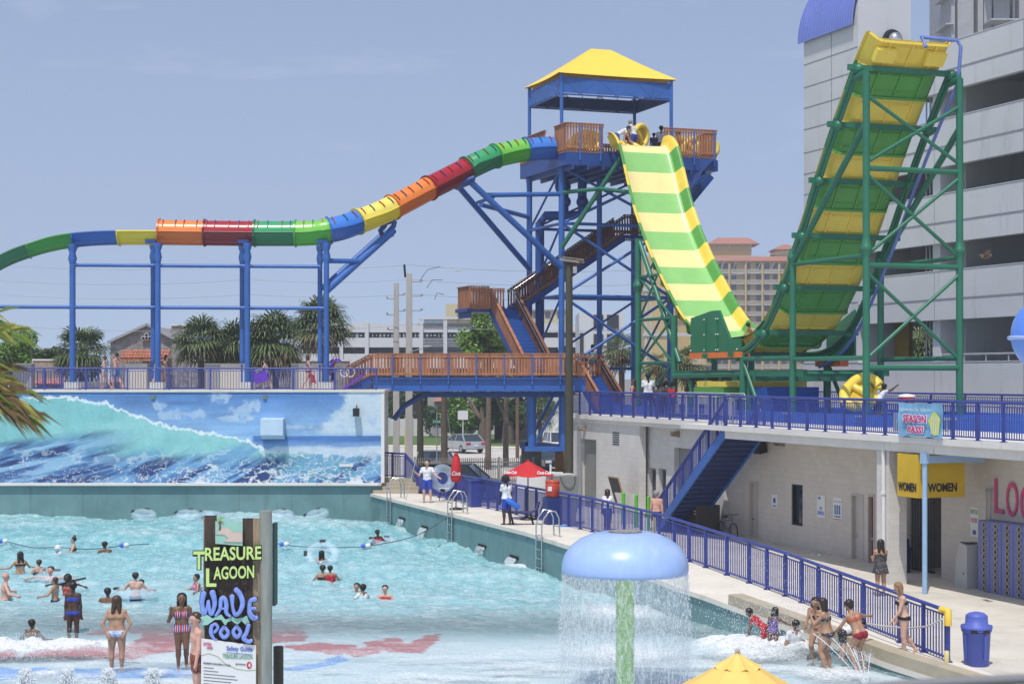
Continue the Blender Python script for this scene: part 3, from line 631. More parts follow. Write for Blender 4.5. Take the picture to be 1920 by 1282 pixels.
# banner
bn = MB(); u0, u1 = uu(1686, 29.85), uu(1770, 29.85); rows = []
for i in range(9):
    r_ = []
    for j in range(17):
        a = j/16; z = ZD+1.02-1.0*(i/8)+.02*math.sin(a*math.pi)*(-1 if i < 4 else 1); r_.append(uw(u0+(u1-u0)*a, wc(29.88)-.07+.018*math.sin(a*11+i)+.01*math.sin(i*1.3), z))
    rows.append(r_)
bn.grid(rows); ban = solo('season_pass_banner', bn, mat('sky_blue_vinyl', (.20, .44, .66), .45, .35, 1.4), 'sky blue banner with pink SEASON PASS! lettering tied to the roof railing', 'banner')
WD = u1-u0
b = MB(); text(b, 'Upgrade your Day Ticket to a', uw(u0+.05*WD, wc(29.88)-.098, ZD+.76), D3, UP+D3*.0, WD*.72, .12, .004); part('small_lettering', b, m_whitep, ban)
b = MB(); text(b, 'SEASON', uw(u0+.13*WD, wc(29.88)-.102, ZD+.42), D3, UP, WD*.55, .27, .004, bold=.10); text(b, 'PASS!', uw(u0+.22*WD, wc(29.88)-.102, ZD+.11), D3, UP, WD*.40, .25, .004, bold=.10, shear=.2); part('letter_outline', b, mat('banner_white', (.8, .8, .82), .5), ban)
b = MB(); text(b, 'SEASON', uw(u0+.145*WD, wc(29.88)-.11, ZD+.44), D3, UP, WD*.52, .23, .004, bold=.03); text(b, 'PASS!', uw(u0+.235*WD, wc(29.88)-.11, ZD+.13), D3, UP, WD*.37, .21, .004, bold=.03, shear=.2); part('pink_lettering', b, mat('banner_pink', (.62, .04, .20), .5), ban)
b = MB(); b.prism([(.84, .80), (.97, .58), (.93, .10), (.80, .10), (.70, .52)], uw(u0, wc(29.88)-.1, ZD), D3*WD, UP, N3*-.004); b.cur = 1
for k in range(4): b.prism([(.76+.05*k, .14), (.78+.05*k, .14), (.80+.045*k, .66), (.785+.045*k, .66)], uw(u0, wc(29.88)-.106, ZD), D3*WD, UP, N3*-.003)
part('yellow_ride_picture', b, [mat('banner_yellow', (.62, .66, .10), .5), mat('banner_pale', (.7, .74, .7), .5)], ban)
# things fixed to the wall
def fix(name, px, py, c, sx, sz, dep, m, label, cat, group=None, off=0):
    p = bp(px, py, c); b = MB(); b.ob(p-N3*(dep/2+.003+off), D3*sx/2, N3*dep/2, UP*sz/2); return solo(name, b, m, label, cat, group)
for px, py, c, lab in ((1097, 804, 32, 'small tan floodlight above the roller door at the far end of the white building'), (1272, 814, 32.5, 'small tan floodlight on the shaded wall left of the blue stair'), (1468, 831, 32.7, 'small tan floodlight under the deck, right of the black loudspeaker')):
    p = bp(px, py, c); b = MB(); b.prism([(0, -.12), (0, .14), (-.30, .1), (-.34, -.02), (-.2, -.05)], p-D3*.14, N3, UP, D3*.28); o = solo('floodlight', b, mat('tan_lamp_housing', (.3, .24, .15), .5), lab, 'wall light', 'floodlights on the white building')
    b = MB(); b.ob(p-N3*.26+UP*.0-UP*.06, D3*.11, N3*.06, UP*.012); part('lens', b, m_glass, o)
p = bp(1434, 836, 32.7); b = MB(); b.ob(p-N3*.25, D3*.26, (N3*.95+UP*.25)*.16, (UP*.95-N3*.25)*.27); o = solo('loudspeaker', b, m_black, 'black loudspeaker mounted under the roof deck beside the blue stair', 'speaker'); b = MB(); b.tube(p, p-N3*.16, .03); part('bracket', b, m_black, o)
def poster(px, py, w, h, label, cols, c=32.7):
    p = bp(px, py, c); b = MB(); b.ob(p-N3*.012, D3*w/2, N3*.008, UP*h/2); o = solo('wall_notice', b, mat('poster_white', (.72, .72, .70), .5, .03), label, 'notice', 'notices on the changing room wall')
    b = MB()
    for (x, z, ww, hh) in cols: b.ob(p-N3*.0225+D3*(x*w/2)+UP*(z*h/2), D3*ww*w/2, N3*.002, UP*hh*h/2)
    part('printed_blocks', b, mat('poster_ink', (.07, .14, .34), .6), o); return p, o
poster(1453, 939, .46, .52, 'small white notice with one dark blue square, left of the window', [(0, .1, .4, .35), (0, -.7, .6, .08)])
p, o = poster(1540, 949, .55, .78, 'white NOT SMOKING style notice with blue capitals, first one right of the window', [(-.4, .75, .3, .1)])
b = MB(); text(b, 'NO', p-D3*.09-N3*.02+UP*-.12, D3, UP, .2, .12, .003, bold=.02); text(b, 'SMOKING', p-D3*.22-N3*.02+UP*-.3, D3, UP, .44, .14, .003, bold=.02); part('lettering', b, mat('notice_blue', (.05, .14, .5), .5), o)
p, o = poster(1571, 953, .58, .78, 'white notice with six small grey figures under a red line, beside the closed door', [(x, z, .16, .2) for x in (-.5, 0, .5) for z in (.1, -.32)]+[(0, -.72, .7, .06)])
b = MB(); b.ob(p-N3*.022+UP*.24, D3*.25, N3*.002, UP*.01); b.ob(p-N3*.022-UP*.37, D3*.27, N3*.002, UP*.012); part('red_line', b, m_red, o)
p, o = poster(1828, 978, .42, .9, 'white RENTALS notice with green and red capitals beside the lockers', [(0, -.7, .4, .15)])
b = MB(); text(b, 'RENTALS', p-D3*.19-N3*.02+UP*.24, D3, UP, .38, .14, .003, bold=.02); part('green_lettering', b, mat('notice_green', (.08, .26, .05), .5), o); b = MB(); text(b, 'KIOSK', p-D3*.16-N3*.02-UP*.02, D3, UP, .32, .14, .003, bold=.02); part('red_lettering', b, m_red, o)
m_pink = mat('pink_letter_paint', (.60, .07, .20), .5, .08, 3)
b = MB(); lab = []
for ch, px, w_, py in (('L', 1867, .50, 961), ('O', 1889, .60, 967), ('C', 1915, .6, 974), ('K', 1945, .6, 980)):
    pL = bp(px, py, 32.7); text(b, ch, pL-N3*.03, D3, UP, w_*.92, 1.02, .03, bold=.0)
solo('locker_lettering', b, m_pink, 'big pink LOCK... capitals on the wall above the blue lockers', 'lettering')
# lockers
lk = thing('locker_bank', 'tall bank of blue-grey lockers with round yellow-ringed locks against the shaded wall', 'lockers', uw(uu(1833, 32.1), wc(32.2), .2))
m_lock = mat('blue_grey_locker', (.17, .19, .42), .45, .08, 2); u0 = uu(1834, 32.1)
b = MB(); b.bbox(u0, u0+4.6, wc(32.1), wc(32.68), .2, 2.34); part('cabinet', b, m_lock, lk)
b = MB(); rg = MB()
for i in range(8):
    for j in range(11):
        uq, zq = u0+.08+i*.56,   .25+j*.188; b.bbox(uq, uq+.5, wc(32.1)-.018, wc(32.1)-.001, zq, zq+.168)
        rg.torus(uw(uq+.25, wc(32.1)-.03, zq+.09), .075, .02, N3, 12, 5); rg.m(1).bbox(uq+.2, uq+.3, wc(32.1)-.028, wc(32.1)-.018, zq+.04, zq+.14); rg.m(0)
part('locker_doors', b, m_lock, lk); part('lock_rings', rg, [mat('brass_ring', (.42, .36, .22), .4, metal=.3), m_black], lk)
b = MB(); p = bp(1850, 975, 32.6)
for dx in (0, .2): b.tube(p+D3*dx+UP*-.1, p+D3*dx+UP*.85, .02, 6); b.ob(p+D3*dx+UP*.9, D3*.03, N3*.03, UP*.06)
solo('conduit', b, m_grey, 'pair of thin grey conduits rising behind the lockers', 'pipe')
kc = MB(); p = bp(1790, 1106, 31.9); p.z = .2
kc.prism([(0, 0), (.62, 0), (.62, 1.35), (.28, 1.4), (.06, 1.0)], p, D3*1.0, UP, N3*.55); o = solo('ticket_kiosk', kc, mat('pale_grey_cabinet', (.42, .42, .41), .5, .06), 'pale grey slant-fronted ticket kiosk standing left of the lockers', 'kiosk')
b = MB(); b.ob(p+D3*.33+UP*1.415+N3*.27, D3*.16, N3*.2, UP*.012); b.ob(p+D3*.45-N3*.003+UP*.5, D3*.02, N3*.004, UP*.03); part('screen', b, m_glass, o)
b = MB(); b.lathe([(.24, .2), (.27, .25), (.29, 1.0), (.33, 1.02), (.33, 1.08), (.26, 1.12), (.24, 1.35), (.05, 1.48)], uw(uu(1700, 32.7)+.25, wc(32.7)-.35), 20); solo('rubbish_bin', b, mat('navy_bin_plastic', (.03, .05, .22), .5), 'dark navy rubbish bin in the shade of the washroom entrance', 'bin')

# ---------------------------------------------------------------- the car park block behind
gar = thing('parking_garage', 'pale concrete parking garage with long dark openings and blue barrel-roofed stair tower', 'building', uw(uu(1700, 44), wc(44), 4.7))
CG = 44; gu0, gu1 = uu(1609, CG), uu(2600, CG); wg = wc(CG)
Zs = [(19.96-.0, 20.6)]
lev = [(18.56, 20.6), (15.41, 17.43), (12.2, 14.29), (8.97, 11.06), (.4, 7.22)]
for a, b_ in lev:
    b = MB(); b.bbox(gu0, gu1, wg, wg+.3, a, b_); mid = a+(b_-a)*.42 if a > 1 else 5.62
    b2 = MB(); sp_ = part('spandrel', b, m_garage, gar)
    b2.bbox(gu0, gu1, wg-.012, wg-.001, mid-.06, mid+.02); b2.bbox(gu0, gu1, wg-.012, wg-.001, b_-.06, b_-.03); [b2.bbox(gu0+6.1*j_, gu0+6.1*j_+.025, wg-.009, wg-.0005, a+.02, b_-.07) for j_ in range(1, 9)]; part('groove', b2, mat('groove_shadow_grey', (.24, .25, .28), .8), sp_)
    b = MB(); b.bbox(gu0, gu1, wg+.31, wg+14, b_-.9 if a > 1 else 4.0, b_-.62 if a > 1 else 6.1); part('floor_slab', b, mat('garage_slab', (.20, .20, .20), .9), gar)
b = MB()
for px in (1758, 1990, 2300):
    u_ = uu(px, CG+.4); b.bbox(u_-.28, u_+.28, wg+.32, wg+1.3, 4.9, 20.4)
b.bbox(uu(1800, CG)-1.9, uu(1800, CG)-1.6, wg+1.4, wg+5, 4.9, 20.0); part('column', b, m_garage, gar)
b = MB(); u_ = uu(1737, CG)
for px in (1722, 1729, 1737): u_ = uu(px, CG+.1); b.tube(uw(u_, wg+.5, 6.9), uw(u_, wg+.5, 18.8), .035, 6)
part('vertical_pipe', b, m_grey, gar)
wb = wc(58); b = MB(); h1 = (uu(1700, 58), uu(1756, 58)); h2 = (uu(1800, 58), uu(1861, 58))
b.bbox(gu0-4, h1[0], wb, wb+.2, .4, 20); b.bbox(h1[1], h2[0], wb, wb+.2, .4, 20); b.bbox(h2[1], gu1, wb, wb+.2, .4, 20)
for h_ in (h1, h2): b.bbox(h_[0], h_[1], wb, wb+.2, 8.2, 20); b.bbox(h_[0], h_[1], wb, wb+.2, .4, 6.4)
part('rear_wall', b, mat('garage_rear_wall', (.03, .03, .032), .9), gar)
b = MB(); b.bbox(gu0+.1, uu(1704, 46), wc(46), wc(46)+.2, 6.2, 9.6); yb = part('yellow_lobby', b, mat('ochre_lobby_paint', (.34, .22, .03), .7), gar)
b = MB(); u_ = uu(1641, 46); b.bbox(u_, u_+.0+ (uu(1658, 46)-u_), wc(46)-.03, wc(46)-.003, 6.3, 8.25); part('door', b, m_black, yb); b = MB(); u_ = uu(1629, 46); b.bbox(u_, uu(1647, 46), wc(46)-.05, wc(46)-.034, 7.0, 7.75); part('notice', b, mat('notice_grey', (.30, .32, .36), .6), yb)
b = MB(); u_ = uu(1765, CG); b.tube(uw(u_, wg+.1, 7.5), uw(gu1, wg+.1, 7.5), .045, 6)
for i in range(12): b.tube(uw(u_+i*1.5, wg+.1, 7.2), uw(u_+i*1.5, wg+.1, 7.5), .03, 6)
part('guard_rail', b, m_grey, gar)
b = MB(); b.bbox(gu0-14, gu1, wg-.25, wg-.02, 4.5, 5.0); part('plinth', b, m_whitep, gar)
b = MB(); b.bbox(gu0+.1, gu1, wg+.31, wg+14, 19.3, 19.5); part('roof_slab', b, m_garage, gar)
# stair tower
ut0, ut1 = uu(1507, CG), uu(1609, CG)-.01; b = MB(); b.bbox(ut0, ut1, wg+.01, wg+2.8, .4, 22.8); tw = part('stair_tower', b, m_garage, gar)
b = MB()
for z in (7.22, 8.97, 10.0, 11.06, 12.2, 13.3, 14.29, 15.41, 16.4, 17.43, 18.56, 19.6, 20.6, 21.7): b.bbox(ut0, ut1, wg-.004, wg+.008, z-.03, z)
b.bbox(ut0+(ut1-ut0)*.52, ut0+(ut1-ut0)*.52+.03, wg-.005, wg+.007, 15.4, 22.7); part('panel_joint', b, mat('joint_grey', (.22, .22, .24), .9), tw)
def qarc(k, r0=0): return [(2.8-(2.8+r0)*math.cos(a), (3.4+r0)*math.sin(a)) for a in [i*math.pi/2/k for i in range(k+1)]]
b = MB(); b.prism([(2.8, 0), (0, 0)]+qarc(14)[1:], uw(ut0, wg+.01, 22.802), N3, UP, D3*(ut1-ut0)); part('barrel_gable', b, m_garage, tw)
b = MB(); q = qarc(16, .18)
for i in range(16):
    a0, a1 = q[i], q[i+1]; b.add([uw(ut0-.25, wg+a0[0], 22.72+a0[1]), uw(ut1-.25, wg+a0[0], 22.72+a0[1]), uw(ut1-.25, wg+a1[0], 22.72+a1[1]), uw(ut0-.25, wg+a1[0], 22.72+a1[1])], [(0, 1, 2, 3)])
for k in range(22):
    x = ut0-.2+(ut1-ut0)*k/21; b.path([uw(x, wg+p_[0]-.02, 22.73+p_[1]) for p_ in q], .035, 4)
part('barrel_roof', b, mat('periwinkle_metal_roof', (.17, .22, .55), .35, .06, 1), tw)
p = bp(1668, 52, CG); pv_ = uw(ut1+.02, wg+1.75, p.z); b = MB(); b.torus(pv_+D3*.1, .44, .09, D3, 24, 8); b.m(0).tube(pv_, pv_+D3*.25, .46, 20); b.cur = 1; b.ball(pv_+D3*.28, .36, .36, .36, 16, 12); part('round_vent', b, [m_dark, m_steel], tw)
# distant balcony tower
YT = 190; hr = thing('balcony_tower', 'pale high-rise with stacked balcony slabs, showing above the garage roof at the right', 'building', at(1860, 705, YT)-UP*6.2)
x0, x1 = at(1790, 0, YT).x, at(2050, 0, YT).x; b = MB()
for fx, fw in ((1788, 7), (1800, 30), (1838, 10), (1850, 14), (1868, 30), (1904, 4), (1916, 60)): xa = at(fx, 0, YT).x; xb = at(fx+fw, 0, YT).x; b.box(((xa+xb)/2, YT+6, 32), xb-xa, 10, 64)
part('wall', b, mat('tower_concrete', (.36, .36, .37), .8), hr)
b = MB(); b.box(((x0+x1)/2, YT+7, 32), x1-x0-.6, 9.5, 64); part('glazing', b, mat('tower_shade', (.10, .11, .12), .3), hr)
b = MB()
for i in range(12):
    z = at(0, 22, YT).z+3.0-i*1.62*1.0; 
    if i % 2 == 0: b = MB(); b.box(((at(1776, 0, YT).x+at(1792, 0, YT).x)/2, YT+3, z-1.0), at(1792, 0, YT).x-at(1776, 0, YT).x, 5, .14); part('balcony_slab', b, mat('tower_slab_grey', (.42, .42, .43), .8), hr); b = MB(); b.box(((at(1850, 0, YT).x+at(1905, 0, YT).x)/2, YT-.4, z-1.0), at(1905, 0, YT).x-at(1848, 0, YT).x, 3.0, .16); part('balcony_slab', b, mat('tower_slab_grey', (.42, .42, .43), .8), hr)
WSC0 = 34.4
# ---------------------------------------------------------------- timber railings and stairs of the slide tower
def timber_rail(th, a, b, H=1.07, name='timber_railing', m=None, pick=.15, pw=.09, base=0, solid=False):
    a = V(a); b = V(b); d = b-a; L_ = V((d.x, d.y, 0)).length; k = max(2, round(L_/pick)); q = MB(); dh = V((d.x, d.y, 0)).normalized(); sd = dh.cross(UP)
    q.bar(a+UP*H, b+UP*H, .14, .045); q.bar(a+UP*(H-.12)+sd*.03, b+UP*(H-.12)+sd*.03, .04, .1); q.bar(a+UP*(.12)+sd*.03, b+UP*.12+sd*.03, .04, .1)
    for i in range(k):
        p = a+d*((i+.5)/k); q.bar(p+UP*(.02+base), p+UP*(H-.03), .035, pw*random.uniform(.93, 1.07), dh)
    return part(name, q, m or m_wood, th)
def stair_flight(th, a, b, width, side, rail=True, m=None, rails=(0, 1), closed=True):
    """flight from foot a to head b (left string line), width along side"""
    a = V(a); b = V(b); side = V(side); rise = b.z-a.z; n_ = max(3, round(rise/.18)); fl = V((b.x-a.x, b.y-a.y, 0)); run = fl.length; fl.normalize(); q = MB()
    q.bar(a-UP*.14, b-UP*.14, .06, .36); q.bar(a+side*width-UP*.14, b+side*width-UP*.14, .06, .36); s1 = part('stringer', q, m_blued, th)
    q = MB()
    for i in range(n_):
        z = a.z+rise*(i+1)/n_; c = a+fl*(run*(i+.5)/n_)+side*width/2
        q.ob(V((c.x, c.y, z-.02)), fl*(run/n_/2+.02), side*(width/2-.035), UP*.02)
        if closed: q.ob(V((c.x, c.y, z-.11))-fl*(run/n_/2), fl*.01, side*(width/2-.035), UP*.085)
    part('treads', q, m_blue, th)
    if rail:
        for r_ in rails: timber_rail(th, a+side*width*r_, b+side*width*r_, 1.0, 'stair_railing', m_wood2 if r_ else m_wood)
        q = MB(); q.path([a+side*(width*rails[-1]-.09)+UP*.85, b+side*(width*rails[-1]-.09)+UP*.85], .028, 6); part('steel_handrail', q, m_steel, th)
# the tower itself
tw0 = thing('slide_tower', 'tall blue steel slide tower with timber stairs, railed platform and yellow fabric canopy', 'slide tower', (4.5, 86, 3))
UA, UBk = -79.1, -83.7; WA, WBr = 31.1, 37.1; ZP = 17.7
U0p = -77.7; W0p, W1p = 30.8, 38.95
def leg(u, w, z0, z1, r=.155, m=None, nm='leg', th=None): q = MB(); q.tube(uw(u, w, z0), uw(u, w, z1), r, 12); return part(nm, q, m or m_blue, th or tw0)
zc = 21.66
leg(UA, WA, 3.1, ZP-.6); leg(UBk, WA, 3.1, ZP-.6); leg(UBk, WBr, ZD-1, ZP-.6, .2); leg((UA+UBk)/2, (WA+WBr)/2, ZD-1, ZP-.6, .14); leg(UA-.1, WBr, ZD-1, ZP-.6, .17)
for (u, w) in ((UA, WA), (UA, WBr), (UBk, WA), (UBk, WBr)): leg(u, w, ZP-.6, zc, .09, nm='canopy_post')
# foot frame and piers
q = MB(); q.bar(uw(UA, WA, 3.05), uw(UBk, WA, 3.05), .4, .3); q.box(uw(UA, WA, 3.0), .8, .8, .35, TT); q.box(uw(UBk, WA, 3.0), .8, .8, .35, TT); part('foot_frame', q, m_blued, tw0)
p1, p2 = uw(UA, WA), uw(UBk, WA)
q = MB(); q.box((p1.x+.1, p1.y, 1.6), .85, .85, 2.5); solo('foundation_pier', q, mat('formwork_pier', (.24, .13, .05), .8, .25, 3), 'timber-clad square pier under the front leg of the slide tower', 'pier', 'piers under the slide tower')
q = MB(); q.box((p2.x+.1, p2.y, 1.6), 1.05, 1.0, 2.5); solo('foundation_pier', q, mat('grey_pier', (.20, .19, .16), .85, .2, 2), 'grey concrete pier under the rear leg of the slide tower', 'pier', 'piers under the slide tower')
# bracing
def brace(a, b, r=.075, m=None, nm='brace', th=None): q = MB(); q.tube(a, b, r, 8); return part(nm, q, m or m_blue, th or tw0)
for z0, z1 in ((6.9, 10.6), (10.6, 14.2), (14.2, 17.0)):
    brace(uw(UA, WA, z0), uw(UA, WBr, z1)); brace(uw(UA, WBr, z0), uw(UA, WA, z1)); brace(uw(UBk, WA, z0), uw(UBk, WBr, z1), .06); brace(uw(UA, WA, z1), uw(UBk, WA, z0), .06)
    brace(uw(UBk, WBr, z0), uw(UA, WBr, z1), .06); brace(uw(UBk, WA, z0+.1), uw(UBk, WBr, z0+.1), .08)
    for q_ in (WA, WBr): brace(uw(UA, q_, z1), uw(UBk, q_, z1), .08)
    brace(uw(UA, WA, z1), uw(UA, WBr, z1), .08)
brace(uw(UA, WA, 6.5), uw(UBk, WA, 3.2), .09)
# platform
q = MB(); q.bbox(U0p-6.6, U0p, W0p, W1p, ZP-.75, ZP-.06)
for i in range(10): q.bbox(U0p-6.5, U0p, W0p+.3+i*.8, W0p+.4+i*.8, ZP-.95, ZP-.752)
q.bbox(U0p-6.6, U0p+.0, W1p+.002, W1p+.1, ZP-.75, ZP-.2); part('platform_frame', q, m_blued, tw0)
q = MB(); q.bbox(U0p-6.6, U0p+.02, W0p-.02, W1p+.02, ZP-.055, ZP); part('platform_boards', q, m_wood2, tw0)
WS0, WS1 = WSC0-1.62, WSC0+1.62                                        # mouth of the slide
R_H = 1.3
timber_rail(tw0, uw(U0p, W0p, ZP), uw(U0p, WS0, ZP), R_H, base=-.15); timber_rail(tw0, uw(U0p, WS1, ZP), uw(U0p, W1p, ZP), R_H, base=-.15)
timber_rail(tw0, uw(U0p, W0p, ZP), uw(U0p-1.6, W0p, ZP), R_H, base=-.15); timber_rail(tw0, uw(U0p-2.9, W0p, ZP), uw(U0p-6.6, W0p, ZP), R_H)
timber_rail(tw0, uw(U0p, W1p, ZP), uw(U0p-6.6, W1p, ZP), R_H); timber_rail(tw0, uw(U0p-6.6, W0p, ZP), uw(U0p-6.6, W1p, ZP), R_H)
q = MB()
for w in (31.5, 32.6, 36.5, 37.7, 38.8): q.bar(uw(U0p+.06, w, ZP-.5), uw(U0p+.06, w, ZP+R_H-.05), .07, .07)
part('rail_bracket', q, m_blue, tw0)
# canopy: four truss sides with valance, four-sided fabric
def cp_(u, w, z): return uw(u, w, z)
q = MB()
for a, b in (((UA, WA), (UA, WBr)), ((UA, WA), (UBk, WA))):
    q.bar(uw(*a, zc-.58), uw(*b, zc-.58), .03, .74)
part('valance', q, m_blue, tw0)
q = MB()
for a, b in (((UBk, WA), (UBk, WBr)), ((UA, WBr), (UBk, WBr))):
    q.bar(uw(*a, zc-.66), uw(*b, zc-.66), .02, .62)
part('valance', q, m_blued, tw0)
q = MB()
for a, b in (((UBk, WA), (UBk, WBr)), ((UA, WBr), (UBk, WBr)), ((UA, WA), (UA, WBr)), ((UA, WA), (UBk, WA))):
    A, B = uw(*a, 0), uw(*b, 0); q.bar(A+UP*(zc-.2), B+UP*(zc-.2), .07, .07); q.bar(A+UP*(zc-1.02), B+UP*(zc-1.02), .07, .07)
    for i in range(6): t0, t1 = i/6, (i+1)/6; z0, z1 = (zc-1.02, zc-.2) if i % 2 else (zc-.2, zc-1.02); q.tube(A+(B-A)*t0+UP*z0, A+(B-A)*t1+UP*z1, .025, 5); q.tube(A+(B-A)*t1+UP*(zc-1.02), A+(B-A)*t1+UP*(zc-.2), .02, 5)
part('truss', q, mat('truss_blue', (.035, .085, .28), .5), tw0)
q = MB(); e = .25
cor = [uw(UA+e, WA-e, zc), uw(UA+e, WBr+e, zc), uw(UBk-e, WBr+e, zc), uw(UBk-e, WA-e, zc)]; ctr = uw((UA+UBk)/2, (WA+WBr)/2, zc+1.75); hw = .55
apx = [ctr+D3*.25-N3*hw, ctr+D3*.25+N3*hw, ctr-D3*.25+N3*hw, ctr-D3*.25-N3*hw]
for i in range(4):
    A, B, Cc, Dd = cor[i], cor[(i+1) % 4], apx[(i+1) % 4], apx[i]; rows = []
    for k in range(9):
        s_ = k/8; r_ = []
        for j in range(13):
            t = j/12; P = (A+(B-A)*t)*(1-s_)+(Dd+(Cc-Dd)*t)*s_; sag = -.08*math.sin(math.pi*s_)*(1-.4*abs(2*t-1)); inw = (1-s_)*.16*math.sin(math.pi*t)
            mid = (A+B)/2; cc = V((ctr.x, ctr.y, mid.z)); P = P+(cc-mid).normalized()*inw+UP*(sag+(1-s_)*(-.0)); r_.append(P)
        rows.append(r_)
    q.grid(rows)
q.quad(*apx); part('fabric_canopy', q, mat('yellow_canopy_fabric', (.84, .58, .07), .6, .05, 1), tw0)
# stairs: bridge up to the first landing, to the second, to the platform
YB = 80.0; ZBR = CH-1/40
foot = at(982, 662, 81.6); foot.z = ZBR
head = foot-D3*4.9+UP*3.45
stair_flight(tw0, foot, head, 1.35, N3)
la = head-D3*.0-N3*.15; q = MB(); L1 = MB(); L1.ob(la-D3*.95+N3*.9-UP*.1, D3*.95, N3*1.0, UP*.09); part('landing', L1, m_blued, tw0)
L1 = MB(); L1.ob(la-D3*.95+N3*-.6-UP*.1, D3*.95, N3*.5, UP*.09); L1.bar(la-N3*.9-UP*.25, la-N3*.9-D3*1.9-UP*.25, .06, .5); part('landing_frame', L1, m_blued, tw0)
timber_rail(tw0, la-N3*.95, la-N3*.95-D3*1.9, 1.1, base=-.1); timber_rail(tw0, la-N3*.95, la+N3*.1, 1.1, base=-.1); timber_rail(tw0, la-N3*.95-D3*1.9, la+N3*1.6-D3*1.9, 1.1)
f2 = la+N3*1.7-D3*.5; h2 = f2+N3*6.0+UP*3.95
stair_flight(tw0, f2, h2, 1.3, -D3, closed=False)
timber_rail(tw0, f2-UP*.05, h2-UP*.05, 1.05, 'stair_railing', m_wood2)
L1 = MB(); L1.ob(h2+N3*.9-D3*.6-UP*.1, D3*.8, N3*.9, UP*.09); part('landing', L1, m_blued, tw0); timber_rail(tw0, h2+N3*0, h2+N3*1.8, 1.05, m=m_wood2)
stair_flight(tw0, h2+N3*1.7+D3*1.0, h2+N3*4.6+D3*1.0+UP*3.3, 1.2, -D3, rail=False)
L1 = MB(); L1.prism([(1230, -298), (1340, -298), (1322, -316), (1300, -350), (1262, -372), (1240, -360)], V((-CX/F*86, 86, CH+HY/F*86)), V((86/F, 0, 0)), V((0, 0, 86/F)), V((0, 1.2, 0))); part('stair_side_plate', L1, m_blued, tw0)
# pump pipework
q = MB(); pb = uw(UBk+1.0, WA+.2); q.path([(pb.x, pb.y, 6.6), (pb.x, pb.y, 14.5), (pb.x+.3, pb.y, 14.9), (pb.x+1.7, pb.y, 14.9), (pb.x+2.2, pb.y, 15.1), (pb.x+2.2, pb.y, 16.8)], .24, 12)
for dx in (1.3, 2.2): q.tube((pb.x+dx, pb.y-.1, 15.0), (pb.x+dx, pb.y-.1, 16.9), .2, 12); q.ball((pb.x+dx, pb.y-.15, 15.6), .32)
q.torus((pb.x+1.2, pb.y, 16.4), .3, .12, V((0, 1, 0)), 16, 8); part('water_main', q, m_blued, tw0)
# ---- the timber bridge and the lower stair
br = thing('timber_footbridge', 'brown timber footbridge with blue steel girder spanning from the walkway to the slide tower', 'bridge', (-2, YB, 5.5))
XB0, XB1 = (700-CX)/40, (1098-CX)/40; ZBR = 6.58
q = MB(); q.box(((XB0+XB1)/2, YB+.08, ZBR-.36), XB1-XB0, .16, .62); q.box(((XB0+XB1)/2, YB+.0, ZBR-.09), XB1-XB0, .3, .04); q.box(((XB0+XB1)/2, YB+.0, ZBR-.66), XB1-XB0, .3, .04)
q.box(((XB0+XB1)/2, YB+1.75, ZBR-.36), XB1-XB0, .16, .62); part('girder', q, m_blue, br)
q = MB(); q.box(((XB0+XB1)/2, YB+.92, ZBR-.04), XB1-XB0, 1.75, .06); part('deck_boards', q, m_wood2, br)
timber_rail(br, (XB0-.1, YB-.02, ZBR), (XB1, YB-.02, ZBR), 1.07, pick=.14, pw=.085); timber_rail(br, (XB0, YB+1.85, ZBR), (3.0, YB+1.85, ZBR), 1.07, pick=.16)
for k in range(10):
    x = XB0+.9+k*1.31; 
    if x < XB1: q = MB(); q.bar((x, YB-.08, ZBR-.35), (x, YB-.08, ZBR+1.0), .07, .07); part('rail_post', q, m_blue, br)
q = MB(); q.path([(-5.6, YB+.9, 4.55), (-5.1, YB+.9, 5.2), (-4.2, YB+.9, 5.72)], .13, 10); q.bar((-4.3, YB+.9, 5.73), (2.4, YB+.9, 5.73), .26, .26); part('lower_beam', q, m_blued, br)
q = MB()
for x in (.95, 2.45): q.tube((x, YB+1.0, 5.7), (x, YB+4.5, 3.2) if 0 else (x, YB+1.0, 3.2), .2, 12)
q.bar((1.1, YB+1, 3.4), (2.35, YB+1, 5.6), .14, .14); q.bar((.6, YB+1, 3.15), (2.8, YB+1, 3.15), .4, .22); part('support_frame', q, m_blue, br)
# bottom steps on to the walkway
timber_rail(br, (XB0-1.35, YB-.02, 5.95), (XB0-.15, YB-.02, ZBR), 1.05); timber_rail(br, (XB0-1.35, YB+1.5, 5.95), (XB0-.15, YB+1.5, ZBR), 1.05)
q = MB()
for i in range(4): q.box((XB0-1.15+i*.3, YB+.8, 5.95+.08+.15*i-.04), .32, 1.5, .04)
q.bar((XB0-1.35, YB+.05, 5.85), (XB0-.1, YB+.05, 6.4), .06, .4); part('steps', q, m_blued, br)
stair_flight(br, bp(1122, 775, 34.3).xy.to_3d()+UP*ZD, (bxy(1122, 34.3)-D3*2.7)+UP*ZBR, 1.25, N3)
pz_ = bxy(1122, 34.3)-D3*2.7
q = MB(); q.ob(V((pz_.x, pz_.y, ZBR-.06))+N3*.5-D3*.8, D3*.8, N3*1.2, UP*.05); q.bar((1.0, YB+1.8, 6.4), V((pz_.x, pz_.y, 6.4))+N3*1.6-D3*1.5, .2, .4); part('landing', q, m_blued, br)
timber_rail(br, V((pz_.x, pz_.y, ZBR))+N3*1.4, V((pz_.x, pz_.y, ZBR))+N3*1.4-D3*1.5, 1.07); timber_rail(br, V((pz_.x, pz_.y, ZBR))-N3*.4-D3*1.6, V((pz_.x, pz_.y, ZBR))+N3*1.4-D3*1.6, 1.07)

